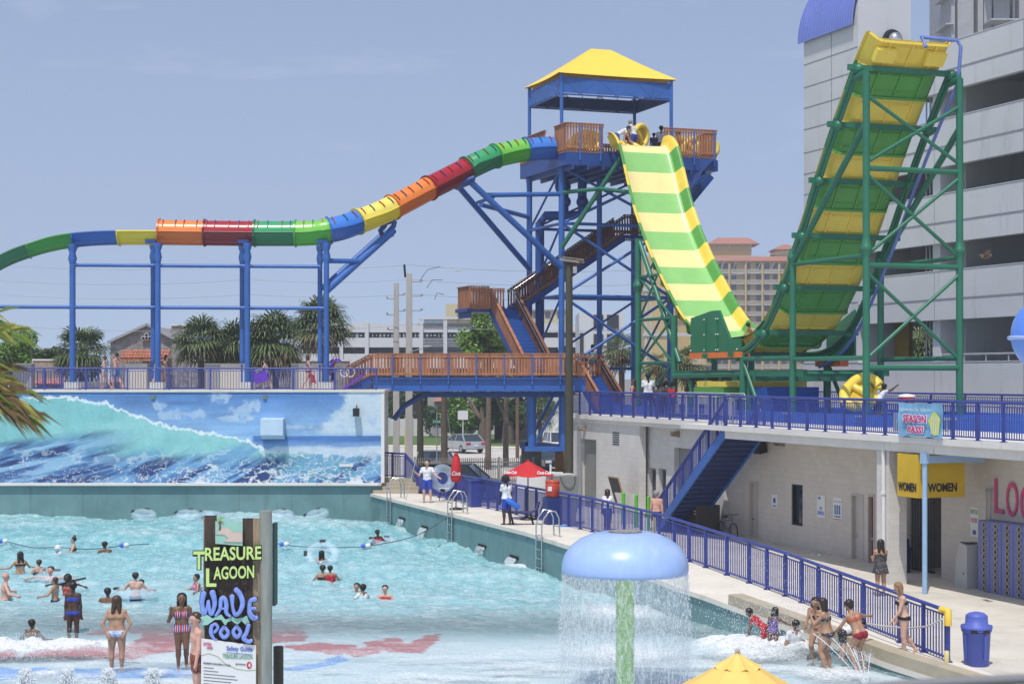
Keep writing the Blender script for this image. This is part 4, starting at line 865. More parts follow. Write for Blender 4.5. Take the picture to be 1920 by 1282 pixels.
# ---------------------------------------------------------------- the yellow and green half-pipe slide
WSC = 34.4                                                    # centre line of the slide
prof = [(-77.4, 17.95), (-76.9, 17.93), (-76.4, 17.55), (-75.85, 16.6), (-75.2, 15.35), (-74.3, 13.9), (-72.8, 12.1), (-71.0, 10.35), (-69.3, 8.95), (-67.9, 8.2), (-66.4, 7.8), (-64.4, 7.65), (-62.5, 7.75), (-61.2, 8.2), (-60.0, 9.1), (-58.75, 10.6), (-57.5, 12.35), (-56.3, 14.2), (-55.1, 15.9), (-54.1, 17.2), (-53.25, 18.25), (-52.85, 18.65)]
UOFF = 0.0
def crom(P, n_):
    o = []
    for i in range(len(P)-1):
        p0, p1, p2, p3 = P[max(i-1, 0)], P[i], P[i+1], P[min(i+2, len(P)-1)]
        for k in range(n_):
            t = k/n_; o.append(tuple(.5*((2*p1[j])+(-p0[j]+p2[j])*t+(2*p0[j]-5*p1[j]+4*p2[j]-p3[j])*t*t+(-p0[j]+3*p1[j]-3*p2[j]+p3[j])*t**3) for j in range(len(P[0]))))
    return o+[P[-1]]
pr = crom(prof, 8); acc = [0]
for i in range(1, len(pr)): acc.append(acc[-1]+math.dist(pr[i], pr[i-1]))
TOT = acc[-1]; NSEG = round(TOT/1.17); SL = TOT/NSEG
def pat(s_):
    s_ = min(max(s_, 0), TOT-1e-6); i = max(k for k in range(len(acc)) if acc[k] <= s_); i = min(i, len(pr)-2); t = (s_-acc[i])/(acc[i+1]-acc[i])
    u = pr[i][0]+(pr[i+1][0]-pr[i][0])*t; z = pr[i][1]+(pr[i+1][1]-pr[i][1])*t; T_ = V((pr[i+1][0]-pr[i][0], pr[i+1][1]-pr[i][1])).normalized(); return u, z, T_
hp = thing('halfpipe_slide', 'huge yellow and green striped half-pipe raft slide swooping from the tower up a steep ramp', 'water slide', uw(-66, WSC, ZD))
sec = [(-1.60, .56), (-1.50, .58), (-1.44, .54), (-1.36, .30), (-1.29, .10), (-1.16, .01), (-.6, 0), (0, 0), (.6, 0), (1.16, .01), (1.29, .10), (1.36, .30), (1.44, .54), (1.50, .58), (1.60, .56)]
def sp3(s_, a, h): u, z, T_ = pat(s_); k9 = min(1, max(0, (u+63)/4)); a *= (1.02+.11*k9) if abs(a) < 1.7 else 1; h *= 1-.3*k9 if h > .05 else 1; nrm = V((-T_.y, T_.x)); return uw(u+nrm.x*h, WSC+a, z+nrm.y*h)
for k in range(NSEG):
    isg = (k % 2 == 1); s0, s1 = k*SL, (k+1)*SL; q = MB()
    rows = [[sp3(s0+(s1-s0)*i/8, a, h) for a, h in sec] for i in range(9)]; q.m(0); nf = len(q.f)
    n_ = len(sec); vs = [p for r_ in rows for p in r_]; bw_ = len(q.v); q.v += [tuple(x) for x in vs]
    for i in range(8):
        for j in range(n_-1):
            q.f.append((bw_+i*n_+j, bw_+i*n_+j+1, bw_+(i+1)*n_+j+1, bw_+(i+1)*n_+j)); q.sm.append(True); q.mi.append(0 if 4 <= j <= 9 else 1)
    # underside shell, ribs and bolted flanges
    sec2 = [(a*1.0, h-.05) for a, h in sec[1:-1]]; rows = [[sp3(s0+(s1-s0)*i/6, a*.995, h-.03) for a, h in sec2] for i in range(7)]; q.m(2).grid(rows)
    for a in (-.85, 0, .85): q.bar(sp3(s0+.1, a, -.1), sp3(s1-.1, a, -.1), .07, .07, N3)
    for f_ in (.25, .8):
        for a0, a1 in ((-1.15, -.95), (-.75, -.1), (.1, .75)): q.bar(sp3(s0+(s1-s0)*f_, a0, -.09), sp3(s0+(s1-s0)*f_, a1+.1, -.09), .06, .05)
    for s_ in (s0+.02, s1-.02):
        path_ = [sp3(s_, a*1.01, h-.1) for a, h in sec2]; 
        for A, B in zip(path_[:-1], path_[1:]): q.bar(A, B, .05, .09)
    part('green_section' if isg else 'yellow_section', q, [m_grn2 if isg else m_yel2, m_grn if isg else m_yel, m_grn if isg else m_yel], hp)
# scoop at the very top of the ramp
e0 = TOT-.02
for a0, a1 in ((-1.35, -.55), (.5, 1.3)): q = MB(); q.ob((sp3(e0-.55, a0, -.2)+sp3(e0-.55, a1, -.2))/2, N3*((a1-a0)/2), (sp3(e0-.55, 0, -.2)-sp3(e0-.85, 0, -.2)).normalized()*.26, (sp3(e0-.5, 0, 0)-sp3(e0-.5, 0, -.3)).normalized()*.12); part('top_lip_box', q, m_yel, hp)
q = MB(); q.path([sp3(TOT, .3, -.35), sp3(TOT, .3, .12)+UP*.1, sp3(TOT, 1.85, .1)+UP*.1, sp3(TOT-.05, 1.95, -.1)]+[sp3(TOT-1.2-.6*i, 2.0-.012*i, -.75) for i in range(24)], .07, 8); part('water_feed_pipe', q, mat('periwinkle_pipe', (.14, .20, .52), .4), hp)
# dark green rails beside the channel, cross beams, legs
def rail_path(sgn, s0, s1, off=-.12, wid=1.95, r=.11, n_=40):
    q = MB(); q.path([sp3(s0+(s1-s0)*i/n_, sgn*wid, off) for i in range(n_+1)], r, 10); return part('side_rail', q, m_green, hp)
s_bot = next(a for a, p in zip(acc, pr) if p[0] > -65.6)
def s_of_u(u): return next(a for a, p in zip(acc, pr) if p[0] >= u)
sr = s_of_u(-66.2); rail_path(-1, sr, TOT-1.1); rail_path(1, sr, TOT-1.1); rail_path(-1, sr, TOT-1.1, -.32, 1.95, .06); rail_path(1, sr, TOT-1.1, -.32, 1.95, .06)
k = 0
for s_ in np.arange(TOT-1.15, sr, -2.34):
    q = MB(); q.bar(sp3(s_, -2.35, -.22), sp3(s_, 2.35, -.22), .16, .2)
    for sg_ in (-1, 1): q.ball(sp3(s_, sg_*1.95, -.3), .2)
    part('cross_beam', q, m_green, hp)
def gleg(u, w, z0, z1, r=.13):
    q = MB(); q.tube(uw(u, w, z0), uw(u, w, z1), r, 12)
    if z1-z0 > 6: q.lathe([(r, -.35), (r*1.35, -.12), (r*1.6, -.06), (r*1.7, .0), (r*1.6, .06), (r*1.35, .12), (r, .35)], uw(u, w, z0+6.0), 12, False)
    q.cur = 1; q.box(uw(u, w, z0+.02), .6, .6, .04, TT); q.tube(uw(u, w, ZD), uw(u, w, ZD+.35), r*.8, 8) if z0 > ZD else None
    return part('leg', q, [m_green, m_grey], hp)
wL, wR = WSC-1.95, WSC+1.95
uA = -52.9; uBl = -58.2; uC = -62.3
zA = 17.4; zB = 11.4
for w in (wL, wR):
    gleg(uA, w, ZD+.35, zA); gleg(uBl, w, ZD+.35, zB); gleg(uC, w, ZD, 7.5, .16)
    brace(uw(uA, w, zA), sp3(s_of_u(-53.9), -1.95 if w == wL else 1.95, -.3), .13, m_green, th=hp)
    brace(uw(uA, w, 15.6), uw(uBl, w, 11.0), .12, m_green, th=hp)
    brace(uw(uBl, w, 10.9), uw(uA, w, 10.9), .09, m_green, th=hp); brace(uw(uBl, w, 7.25), uw(uA, w, 7.25), .09, m_green, th=hp)
    brace(uw(uC, w, 7.2), uw(uC+1.7, w, 4.9), .09, m_green, th=hp)
for z in (14.0, 10.55, 6.9): brace(uw(uA, wL, z), uw(uA, wR, z), .1, m_green, th=hp)
for z0, z1 in ((10.9, 13.8), (7.2, 10.3)): brace(uw(uA, wL, z0), uw(uA, wR, z1), .07, m_green, th=hp); brace(uw(uA, wL, z1), uw(uA, wR, z0), .07, m_green, th=hp)
brace(uw(uA, wL, 16.6), uw(uA, wR, 14.3), .07, m_green, th=hp); brace(uw(uA, wL, 14.2), uw(uA, wR, 16.4), .07, m_green, th=hp)
for z in (6.7,): brace(uw(uBl, wL, z), uw(uBl, wR, z), .09, m_green, th=hp)
brace(uw(uBl, wL, 7.3), uw(uC, wL, 7.3), .1, m_green, th=hp)
# lattice under the descending half
for (u, w) in ((-72.8, 32.45), (-69.1, 32.55), (-72.8, 36.4), (-69.1, 36.4)): gleg(u, w, ZD, (13.0 if u < -70 else 9.3)-(2.0 if w > 35 else 0), .15)
for z0, z1 in ((5.2, 7.2), (7.2, 9.2), (9.2, 11.2)):
    k_ = 1 if z1 < 9.4 else .55; e_ = uw(-72.8+3.7*k_, 32.5, z1); e0_ = uw(-69.1, 32.5, z0); brace(uw(-72.8, 32.5, z0), e_, .055, m_green, th=hp); brace(uw(-72.8, 32.5, z1), e0_, .055, m_green, th=hp); brace(uw(-72.8, 32.5, z1), e_, .075, m_green, th=hp)
brace(uw(-72.8, 32.5, 12.9), uw(-68.6, 32.6, 7.2), .12, m_green, th=hp); brace(at(1164, 296, 83.6), at(1053, 464, 84.6), .12, m_green, th=hp); brace(at(1056, 361, 84.6), at(1125, 354, 83.8), .1, m_green, th=hp); brace(at(1125, 354, 83.8), at(1192, 362, 82.6), .1, m_green, th=hp)
brace(uw(-69.1, 32.5, 6.6), uw(-62, 32.5, 6.7), .12, m_green, th=hp)
q = MB(); q.bbox(-69, -57.5, WSC-1.9, WSC-1.7, 6.6, 6.85); q.bbox(-69, -57.5, WSC+1.7, WSC+1.9, 6.6, 6.85)
for u in (-67.5, -64.5, -61.5, -58.5): q.bbox(u-.1, u+.1, WSC-1.9, WSC+1.9, 6.4, 6.598)
for u in (-67.4, -64.6, -62.0):
    for w in (WSC-1.8, WSC+1.8): q.tube(uw(u, w, ZD), uw(u, w, 6.4), .13, 10)
part('base_frame', q, m_green, hp)
# green splash guard panels with orange foot on the near side
q = MB(); gy = [(-66.9, 7.6), (-66.9, 9.1), (-64.9, 9.35), (-64.2, 9.35), (-63.2, 8.15), (-62.3, 8.15), (-62.3, 7.6)]
q.prism([(a, b) for a, b in gy], uw(0, WSC-2.1, 0), D3, UP, N3*.1)
for u in (-65.4, -64.3): q.bbox(u-.03, u+.03, WSC-2.14, WSC-2.1, 7.61, 9.1)
q.cur = 1
for u in (-66.8, -65.5, -64.4, -64.2, -62.5):
    for z in (7.7, 8.35, 9.0):
        if u < -64 or z < 7.8: q.ball(uw(u, WSC-2.14, z), .035, n=6, k=4)
part('splash_guard', q, [mat('dark_green_panel', (.02, .16, .065), .3, .1, 1.2), m_whitep], hp)
q = MB(); q.bbox(-66.9, -62.2, WSC-2.16, WSC-1.7, 7.36, 7.595); part('orange_foot', q, m_orange, hp); q = MB(); q.bbox(-63.2, -61.2, WSC+1.9, WSC+2.3, 7.0, 7.3); part('orange_foot', q, m_orange, hp)
q = MB(); q.prism([(-62.8, 7.3), (-62.8, 8.4), (-60.6, 9.3), (-60.6, 7.3)], uw(0, WSC+2.2, 0), D3, UP, N3*.1); part('splash_guard', q, m_green, hp)
# run-out trough of a second flume under the slide
ro = thing('runout_flume', 'yellow and green run-out trough with blue catch pool beneath the half-pipe slide', 'water slide', uw(-64, WSC, ZD))
q = MB(); q.bbox(-66.5, -63.9, WSC-2.0, WSC+1.9, 5.75+.4, 6.38); q.m(1).bbox(-66.6, -64.0, WSC-2.1, WSC+2.0, 5.75, 6.13); q.m(1)
for w in (WSC-1.5, WSC-.2, WSC+1.2): q.bbox(-66.4, -64.2, w, w+.2, ZD+.3, 5.75)
part('trough', q, [m_yel, m_grn], ro)
q = MB(); m_bp = mat('pool_basin_blue', (.03, .12, .50), .4, .12, 1)
for u0, u1, w0, w1, z1 in ((-76, -52.0, 31.35+.9, 31.35+1.1, ZD+.42), (-52.2, -52.0, 32.45, 38.6, ZD+.42), (-76, -52, 38.6, 38.8, ZD+.42), (-76.2, -76, 32.25, 38.8, ZD+.42), (-50.6, -38, 33.2, 33.4, ZD+.42), (-50.8, -50.6, 33.2, 39, ZD+.42), (-64.5, -62.2, 33.4, 35.9, ZD+1.35), (-70, -66, 36.8, 37.9, ZD+1.2)): q.bbox(u0, u1, w0, w1, ZD-.001, z1)
part('catch_pool_wall', q, m_bp, ro)
q = MB(); q.bbox(-75.9, -52.2, 32.5, 38.5, ZD+.001, ZD+.2); part('catch_pool_water', q, mat('catch_pool_water_blue', (.05, .22, .5), .1), ro)

# ---------------------------------------------------------------- the rainbow tube slide
YR = 78.0
rb = thing('rainbow_tube_slide', 'long rainbow coloured tube slide snaking left from the tower on blue steel posts', 'water slide', (at(463, 0, YR).x, YR, 5.95))
cl_ = [(-60, 515, 77), (0, 480, 77.5), (48, 461, 77.8), (90, 449, 78), (134, 441, 78), (178, 437, 78), (223, 435.5, 78), (298, 435.5, 78), (340, 436, 78), (383, 436.5, 78), (468, 437.5, 78), (553, 437.5, 78), (590, 436, 78), (613, 432.5, 78), (642, 426, 78.3), (670, 416, 78.8), (702, 404, 79.3), (735, 389, 80), (768, 372, 80.6), (800, 355, 81.2), (838, 336, 82), (875, 317, 82.7), (900, 304.5, 83), (928, 293, 83.5), (956, 286, 84), (985, 281, 84.4), (1012, 278.5, 84.7), (1040, 278, 85)]
P3 = [tuple(at(x, y, Y)) for x, y, Y in cl_]; fine = crom(P3, 10)
bnd = [-60, 47, 134, 223, 298, 383, 468, 553, 613, 670, 735, 800, 875, 928, 985, 1036]
kc_ = {'dg': ((.015, .16, .06), (.03, .30, .10)), 'g': ((.035, .27, .03), (.10, .42, .05)), 'b': ((.02, .11, .42), (.05, .20, .60)), 'y': ((.72, .55, .03), (.82, .68, .12)), 'o': ((.60, .13, .01), (.78, .22, .03)), 'r': ((.20, .004, .008), (.36, .008, .015)), 'lg': ((.07, .36, .02), (.18, .52, .06)), 'gg': ((.01, .15, .055), (.03, .33, .11))}  # upper shells translucent and lighter, part of it sheen put into the colour
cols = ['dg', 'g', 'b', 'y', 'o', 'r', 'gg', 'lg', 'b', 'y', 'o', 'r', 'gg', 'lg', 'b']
nmz = {'dg': 'dark_green', 'g': 'green', 'b': 'blue', 'y': 'yellow', 'o': 'orange', 'r': 'red', 'lg': 'lime', 'gg': 'green'}
def pxof(p): return CX+F*p[0]/p[1]
RT = .56
def frame_at(i):
    a = V(fine[max(i-1, 0)]); b = V(fine[min(i+1, len(fine)-1)]); t = (b-a).normalized(); sd = t.cross(UP).normalized(); return t, sd, sd.cross(t)
dashc = [mat('dash_red', (.35, .03, .03), .4), mat('dash_navy', (.03, .05, .18), .4)]
for k, c_ in enumerate(cols):
    idx = [i for i, p in enumerate(fine) if bnd[k]-1e-6 <= pxof(p) <= bnd[k+1]+1e-6]
    if idx[-1] < len(fine)-1: idx.append(idx[-1]+1)
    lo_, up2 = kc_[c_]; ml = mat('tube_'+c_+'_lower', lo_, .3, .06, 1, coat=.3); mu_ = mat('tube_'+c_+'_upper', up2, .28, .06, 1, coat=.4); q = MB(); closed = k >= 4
    fr = [(V(fine[i]),)+frame_at(i) for i in idx]
    def ring(p, t, sd, up, a0, a1, n_, r=RT): return [p+(sd*math.cos(a0+(a1-a0)*j/n_)*1.0+up*math.sin(a0+(a1-a0)*j/n_))*r for j in range(n_+1)]
    flat = lambda a: 1.0
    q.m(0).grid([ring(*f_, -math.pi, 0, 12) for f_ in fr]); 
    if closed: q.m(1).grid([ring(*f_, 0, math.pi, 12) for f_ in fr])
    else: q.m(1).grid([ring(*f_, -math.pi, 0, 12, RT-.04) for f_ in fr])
    for sgn in (-1, 1):
        q.m(0).path([f_[0]+f_[2]*sgn*(RT+.03) for f_ in fr], .045, 6)
    for m_ in (-.34, -.17, .0, .17, .34): q.path([f_[0]-f_[3]*(RT-.02+.02)+f_[2]*m_*1.0+f_[3]*(RT-math.sqrt(RT*RT-m_*m_)) for f_ in fr], .028, 4)
    p0, t0, s0_, u0_ = fr[0]; nr = 20
    for j in range(nr if closed else nr//2+1):
        a0 = math.pi+2*math.pi*j/nr if True else 0; a1 = math.pi+2*math.pi*(j+1)/nr
        if not closed and j >= nr//2: break
        q.bar(p0+(s0_*math.cos(a0)+u0_*math.sin(a0))*(RT+.04)+t0*.03, p0+(s0_*math.cos(a1)+u0_*math.sin(a1))*(RT+.04)+t0*.03, .07, .09, t0.cross(s0_))
    sc_ = part(nmz[c_]+('_tube_section' if closed else '_channel_section'), q, [ml, mu_], rb)
    if closed:
        q = MB(); L_ = (fr[-1][0]-fr[0][0]).length; nd = max(3, round(L_/.5))
        for j in range(nd):
            f_ = fr[min(len(fr)-1, round((j+.5)/nd*(len(fr)-1)))]; q.m(j % 2); pts_ = [f_[0]+(-f_[2]*math.cos(a)+f_[3]*math.sin(a))*(RT+.008)*1.0 for a in [.45+.5*i/4 for i in range(5)]]
            sgn = 1 if ((f_[0]+f_[2]).y < (f_[0]-f_[2]).y) else -1
            pts_ = [f_[0]+(f_[2]*sgn*math.cos(a)+f_[3]*math.sin(a))*(RT+.012) for a in [.45+.75*i/4 for i in range(5)]]
            for A, B in zip(pts_[:-1], pts_[1:]): q.bar(A, B, .03, .11, f_[1].cross((B-A).normalized()))
        part('painted_dashes', q, dashc, sc_)
def rpost(px, Y, zb, ytop, r=.125):
    p = at(px, 0, Y); zt_ = CH-(ytop-HY)/F*Y; q = MB(); q.tube((p.x, Y, zb), (p.x, Y, zt_), r, 12); q.lathe([(r, -.9), (r*1.5, -.62), (r, -.34), (r*1.5, -.2), (r*1.5, .0)], (p.x, Y, zt_), 12, False)
    part('post', q, m_blue, rb); return V((p.x, Y, zt_))
fronts = []
for px, yt in ((136, 458), (296, 456), (464, 456), (612, 456)): fronts.append(rpost(px, 77.2, 6.3, yt))
for px, yt in ((287, 456), (454, 458), (600, 460)): rpost(px, 79.5, .4, yt, .115)
rpost(136, 79.4, .4, 460, .14); rpost(-30, 78, .4, 520, .14)
q = MB()
for (px, Y) in ((136, 77.2), (296, 77.2), (464, 77.2), (612, 77.2)): q.box((at(px, 0, Y).x, Y, 6.12), .62, .62, .42)
part('concrete_footing', q, mat('footing_white', (.6, .6, .56), .8), rb)
for ya, yb_, xa, xb in ((497, 500, 142, 600), (575, 578, -40, 612)):
    for Y in (77.3, 79.4):
        q = MB(); q.tube(at(xa, ya, Y), at(xb, yb_, Y), .085, 10)
        for px in (142, 285, 300, 448, 470, 592):
            if px >= xa: q.lathe([(.02, -.03), (.17, -.03), (.17, .03), (.02, .03)], at(px, ya+(yb_-ya)*(px-xa)/(xb-xa), Y)-UP*0, 10)
        part('horizontal_tube', q, m_blue, rb)
q = MB(); a = at(612, 545, 77.3); q.tube(a, at(738, 432, 79.9), .17, 10); q.tube(at(605, 541, 79.4), at(724, 434, 81.4), .15, 10); q.tube(at(612, 489, 77.4), at(672, 490, 78.4), .12, 10); part('cantilever_strut', q, m_blue, rb)
q = MB()
for px, Y in ((738, 79.9), (721, 80.2)): q.path([at(px-3, 444, Y), at(px-8, 432, Y), at(px, 424, Y), at(px+2, 414, Y)], .12, 8)
q.tube(at(712, 422, 80), at(741, 412, 80), .12, 8); part('saddle', q, m_blued, rb)
for px, Y in ((287, 78.3), (459, 78.3), (606, 78.3)):
    q = MB(); q.bar(at(px-8, 455, Y), at(px+12, 455, Y), 1.6, .16); part('saddle', q, m_blued, rb)
q = MB(); q.tube(at(882, 341, 82.5), uw(UA, WA, 10.9)+V((0, 0, 1.1)), .16, 10); q.tube(at(860, 350, 84), uw(UBk, WA, 12.2), .15, 10); q.tube(at(914, 366, 83.2), uw(UA, WA, CH+(705-364)*85/3200), .12, 10); q.tube(at(902, 384, 85), uw(UBk, WA, 14.9), .12, 10); q.tube(at(895, 380, 84.4), at(925, 370, 83.3), .09, 8); part('tower_strut', q, m_blue, rb)
q = MB(); q.tube(at(852, 347, 82.2), at(890, 333, 82.2), .13, 8); q.tube(at(856, 352, 83.8), at(886, 340, 82.4), .13, 8); part('saddle', q, m_blued, rb)
# ---------------------------------------------------------------- trees
def leafmat(name, rgb, rough=.5):
    m = mat(name, rgb, rough, .5, 2.5); b = m.node_tree.nodes['Principled BSDF']
    b.inputs['Subsurface Weight'].default_value = 0
    return m
m_palm = leafmat('palm_leaf', (.105, .15, .045)); m_palmd = leafmat('dry_palm_leaf', (.17, .14, .075), .7); m_leaf = leafmat('broad_leaf', (.17, .30, .045)); m_leafd = leafmat('dark_leaf', (.05, .10, .02))
def fan(mb, o, d, up, r, n=13, w=.035, spread=1.75, droop=.35, rnd=random):
    """one fan-shaped palm leaf"""
    d = d.normalized(); s = d.cross(up); s = s.normalized() if s.length > .01 else V((1, 0, 0)); nn = s.cross(d)
    for i in range(n):
        a = (i/(n-1)-.5)*2*spread; ln = r*(1-.28*abs(a)/spread)*rnd.uniform(.85, 1.1); dr = (d*math.cos(a)+s*math.sin(a)); pr_ = dr.cross(nn)*w*r
        m1 = o+dr*ln*.55+nn*ln*.05; m2 = m1+dr*ln*.3-UP*droop*ln*.16; e = m2+dr*ln*.14-UP*droop*ln*.34
        mb.add([o, m1-pr_+nn*.01, m1+pr_, m2-pr_*.7, m2+pr_*.7, e], [(0, 1, 2), (1, 3, 4, 2), (3, 5, 4)])
def palm(label, X, Y, zb, zcr, r, n=46, tr=.17, group='palm trees around the park', seed=0, dry=.3):
    rn = random.Random(seed); t = thing('palm_tree', label, 'palm tree', (X, Y, zb), group)
    q = MB(); q.path([(X, Y, zb), (X+.05, Y, (zb+zcr)/2), (X, Y, zcr)], [tr*1.15, tr*.9, tr*1.25], 9)
    for i in range(26): a = rn.uniform(0, 6.28); z = zcr-rn.uniform(.1, 1.3); q.bar((X+math.cos(a)*tr*.8, Y+math.sin(a)*tr*.8, z), (X+math.cos(a)*tr*1.9, Y+math.sin(a)*tr*1.9, z+.3), .07, .03)
    part('trunk', q, m_bark, t)
    q = MB()
    for i in range(n):
        el = math.asin(rn.uniform(-.92, 1)); a = rn.uniform(0, 6.283); d = V((math.cos(a)*math.cos(el), math.sin(a)*math.cos(el), math.sin(el))); q.cur = 1 if (el < -.25 and rn.random() < .5+dry) else 0
        o = V((X, Y, zcr)); st_ = r*rn.uniform(.38, .55); p_ = o+d*st_-UP*.05; q.bar(o+d*.1, p_, .03, .02); fan(q, p_, (d-UP*rn.uniform(.0, .35)).normalized(), UP, r*rn.uniform(.5, .68), 12, .04, 1.6, rn.uniform(.3, 1.0), rn)
    part('crown', q, [m_palm, m_palmd], t); return t
def px2(px, Y): return (px-CX)/F*Y
def zz(py, Y): return CH-(py-HY)/F*Y
palm('full round fan palm standing alone left of the stone house', px2(155, 98), 98, .5, zz(658, 98), 1.9, 100, seed=1)
palm('bushy fan palm just right of the stone chimney', px2(376, 100), 100, .5, zz(640, 100), 1.85, 100, seed=2, dry=.2)
palm('low fan palm between the stone chimney palm and the twin blue posts', px2(432, 101), 101, .5, zz(650, 101), 1.9, 105, seed=3, dry=.2)
palm('wide fan palm right of the twin blue posts', px2(515, 101), 101, .5, zz(640, 101), 2.15, 120, seed=4, dry=.2)
palm('shaggy fan palm between its two neighbours behind the grey cabinet', px2(472, 103), 103, .5, zz(656, 103), 2.1, 90, seed=14)
palm('tallest fan palm with grey skirt behind the last pair of blue posts', px2(603, 98), 98, .5, zz(612, 98), 2.0, 120, .2, seed=5, dry=.5)
palm('slim fan palm behind the blue tower legs and the stair', px2(1165, 105), 105, .5, zz(655, 105), 1.6, 50, seed=6)
palm('ragged fan palm low behind the green lattice legs', px2(1288, 100), 100, .5, zz(682, 100), 1.5, 44, seed=7)
palm('small fan palm beside the ragged one, left of it', px2(1238, 104), 104, .5, zz(684, 104), 1.3, 36, seed=17)
palm('dark fan palm under the bridge near the parked black car', px2(1012, 118), 118, .5, zz(765, 118), 1.6, 44, seed=8)
palm('fan palm seen through the right opening of the garage', px2(1828, 92), 92, .5, zz(655, 92), 1.6, 50, seed=9)
palm('fan palm seen through the barred opening of the garage', px2(1722, 95), 95, .5, zz(662, 95), 1.8, 60, seed=10)
def tree(name, label, X, Y, zb, zc_, rx, rz, n, m, ls=.16, group=None, cat='tree', seed=0, trunk=.16, clumps=14):
    rn = random.Random(seed+100); t = thing(name, label, cat, (X, Y, zb), group); q = MB(); cs = []
    for i in range(clumps):
        a = rn.uniform(0, 6.283); rr = rx*math.sqrt(rn.random())*.75; zc2 = zc_+rn.uniform(-.75, .75)*rz; cs.append((V((X+rr*math.cos(a), Y+rr*math.sin(a), zc2)), rn.uniform(.3, .5)*min(rx, rz)*(1.1)))
    q.path([(X, Y, zb), (X+.04, Y, zb+(zc_-zb)*.5), (X, Y, zc_)], [trunk*1.3, trunk, trunk*.5], 8)
    for c, r_ in cs: q.path([V((X, Y, zb+(zc_-zb)*.55)), (V((X, Y, zc_))+c)/2-UP*.1, c], [trunk*.5, trunk*.3, trunk*.12], 5)
    part('trunk', q, m_bark, t); q = MB()
    for i in range(n):
        c, r_ = rn.choice(cs); d = V((rn.gauss(0, 1), rn.gauss(0, 1), rn.gauss(0, 1))).normalized()*r_*rn.random()**.4; p = c+d
        a = V((rn.gauss(0, 1), rn.gauss(0, 1), rn.gauss(0, .6))).normalized()*ls*rn.uniform(.6, 1.3); b_ = a.cross(V((rn.gauss(0, 1), rn.gauss(0, 1), rn.gauss(0, 1)))).normalized()*ls*.55
        q.add([p-a, p+b_, p+a, p-b_], [(0, 1, 2, 3)])
    part('crown', q, m, t); return t
tree('street_tree', 'fresh green tree rising above the timber bridge beside the first stair flight', px2(915, 112), 112, .5, zz(622, 112), 1.9, 1.7, 6500, m_leaf, .13, seed=1)
tree('street_tree', 'smaller green tree crowding the foot of the blue stair above the bridge', px2(948, 116), 116, .5, zz(640, 116), 1.4, 1.1, 3500, m_leaf, .12, seed=2)
tree('shade_tree', 'leafy shade tree on the lawn behind the silver sedan', px2(905, 160), 160, .5, zz(762, 160), 4.6, 2.5, 7000, m_leaf, .24, seed=3, trunk=.42, clumps=20)
tree('shade_tree', 'shade tree with thick bare trunk right of the one behind the sedan', px2(952, 156), 156, .5, zz(758, 156), 3.6, 2.2, 5000, m_leafd, .24, seed=4, trunk=.45)
tree('shrub', 'rounded dark shrub beside the white yard fence', px2(820, 172), 172, .5, zz(790, 172), 1.7, 1.5, 2500, m_leafd, .16, cat='shrub', seed=5, trunk=.1)
tree('shrub', 'spreading shrub right of the street sign under the bridge', px2(870, 170), 170, .5, zz(786, 170), 2.3, 1.6, 2800, m_leafd, .16, cat='shrub', seed=6, trunk=.1)
tree('background_tree', 'low round tree left of the lone palm at the picture edge', px2(28, 96), 96, .5, zz(668, 96), 1.6, 1.3, 4500, m_leaf, .11, seed=7)
tree('background_tree', 'low hedge-like tree between the edge tree and the lone palm', px2(75, 108), 108, .5, zz(672, 108), 1.5, .8, 2800, m_leafd, .11, seed=8)
tree('background_tree', 'dark tree filling the gap under the left end of the bridge', px2(745, 190), 190, .5, zz(755, 190), 5, 2.6, 4500, m_leafd, .3, seed=9, trunk=.3)
tree('background_tree', 'dark tree under the right end of the bridge behind the tower foot', px2(1022, 185), 185, .5, zz(760, 185), 4, 2.6, 4500, m_leafd, .3, seed=10, trunk=.3)
# the near palm whose blurred fronds hang in from the left
rn = random.Random(3); nt_ = thing('near_palm', 'blurred close palm tree whose yellow-green fronds hang in at the left edge', 'palm tree', (-4.1, 10.6, 0))
q = MB(); q.path([(-4.1, 10.6, -.02), (-4.1, 10.6, 3.3), (-4.05, 10.6, 6.5)], [.24, .19, .22], 12); part('trunk', q, m_bark, nt_)
q = MB()
for i in range(40):
    a = rn.uniform(0, 6.283); el = rn.uniform(-.6, 1.0); d = V((math.cos(a)*math.cos(el), math.sin(a)*math.cos(el), math.sin(el)))
    if d.x > .35: continue
    p = V((-4.05, 10.6, 6.6))+d*.6; q.bar(V((-4.05, 10.6, 6.5)), p, .03, .02); q.cur = rn.choice((0, 0, 1)); fan(q, p, d, UP, 1.0, 16, .02, 1.2, .9, rn)
def frond(o, tip, n, r, cols, w=.011):
    o = V(o); tip = V(tip); d = (tip-o); L_ = d.length; d.normalize(); s = d.cross(V((0, 1, 0))).normalized(); q.cur = 0; q.path([o, (o+tip)/2+UP*.04, tip], .01, 5)
    for i in range(n):
        t = i/n; p = o+(tip-o)*t+UP*.04*math.sin(t*math.pi)
        sg = 1 if i % 2 else -1; a = rn.uniform(.25, .62)*(1-.5*t); dr = (d*math.cos(a)+s*sg*math.sin(a)+V((0, rn.uniform(-.3, .3), 0))).normalized(); ln = r*rn.uniform(.75, 1.15)*(1-.45*t); pr_ = V((0, 1, 0)).cross(dr).normalized()*w*rn.uniform(.7, 1.4); q.cur = rn.choice(cols)
        m1 = p+dr*ln*.55; e = m1+dr*ln*.45-UP*ln*rn.uniform(.12, .35); q.add([p-pr_*.4, p+pr_*.4, m1+pr_, m1-pr_, e], [(0, 1, 2, 3), (3, 2, 4)])
YN = 10.2
frond(V((-4.0, YN, 6.85)), at(20, 622, YN), 60, .42, (0, 0, 2), .013); frond(V((-4.0, YN+.2, 6.9)), at(-5, 590, YN), 26, .34, (0, 2), .011)
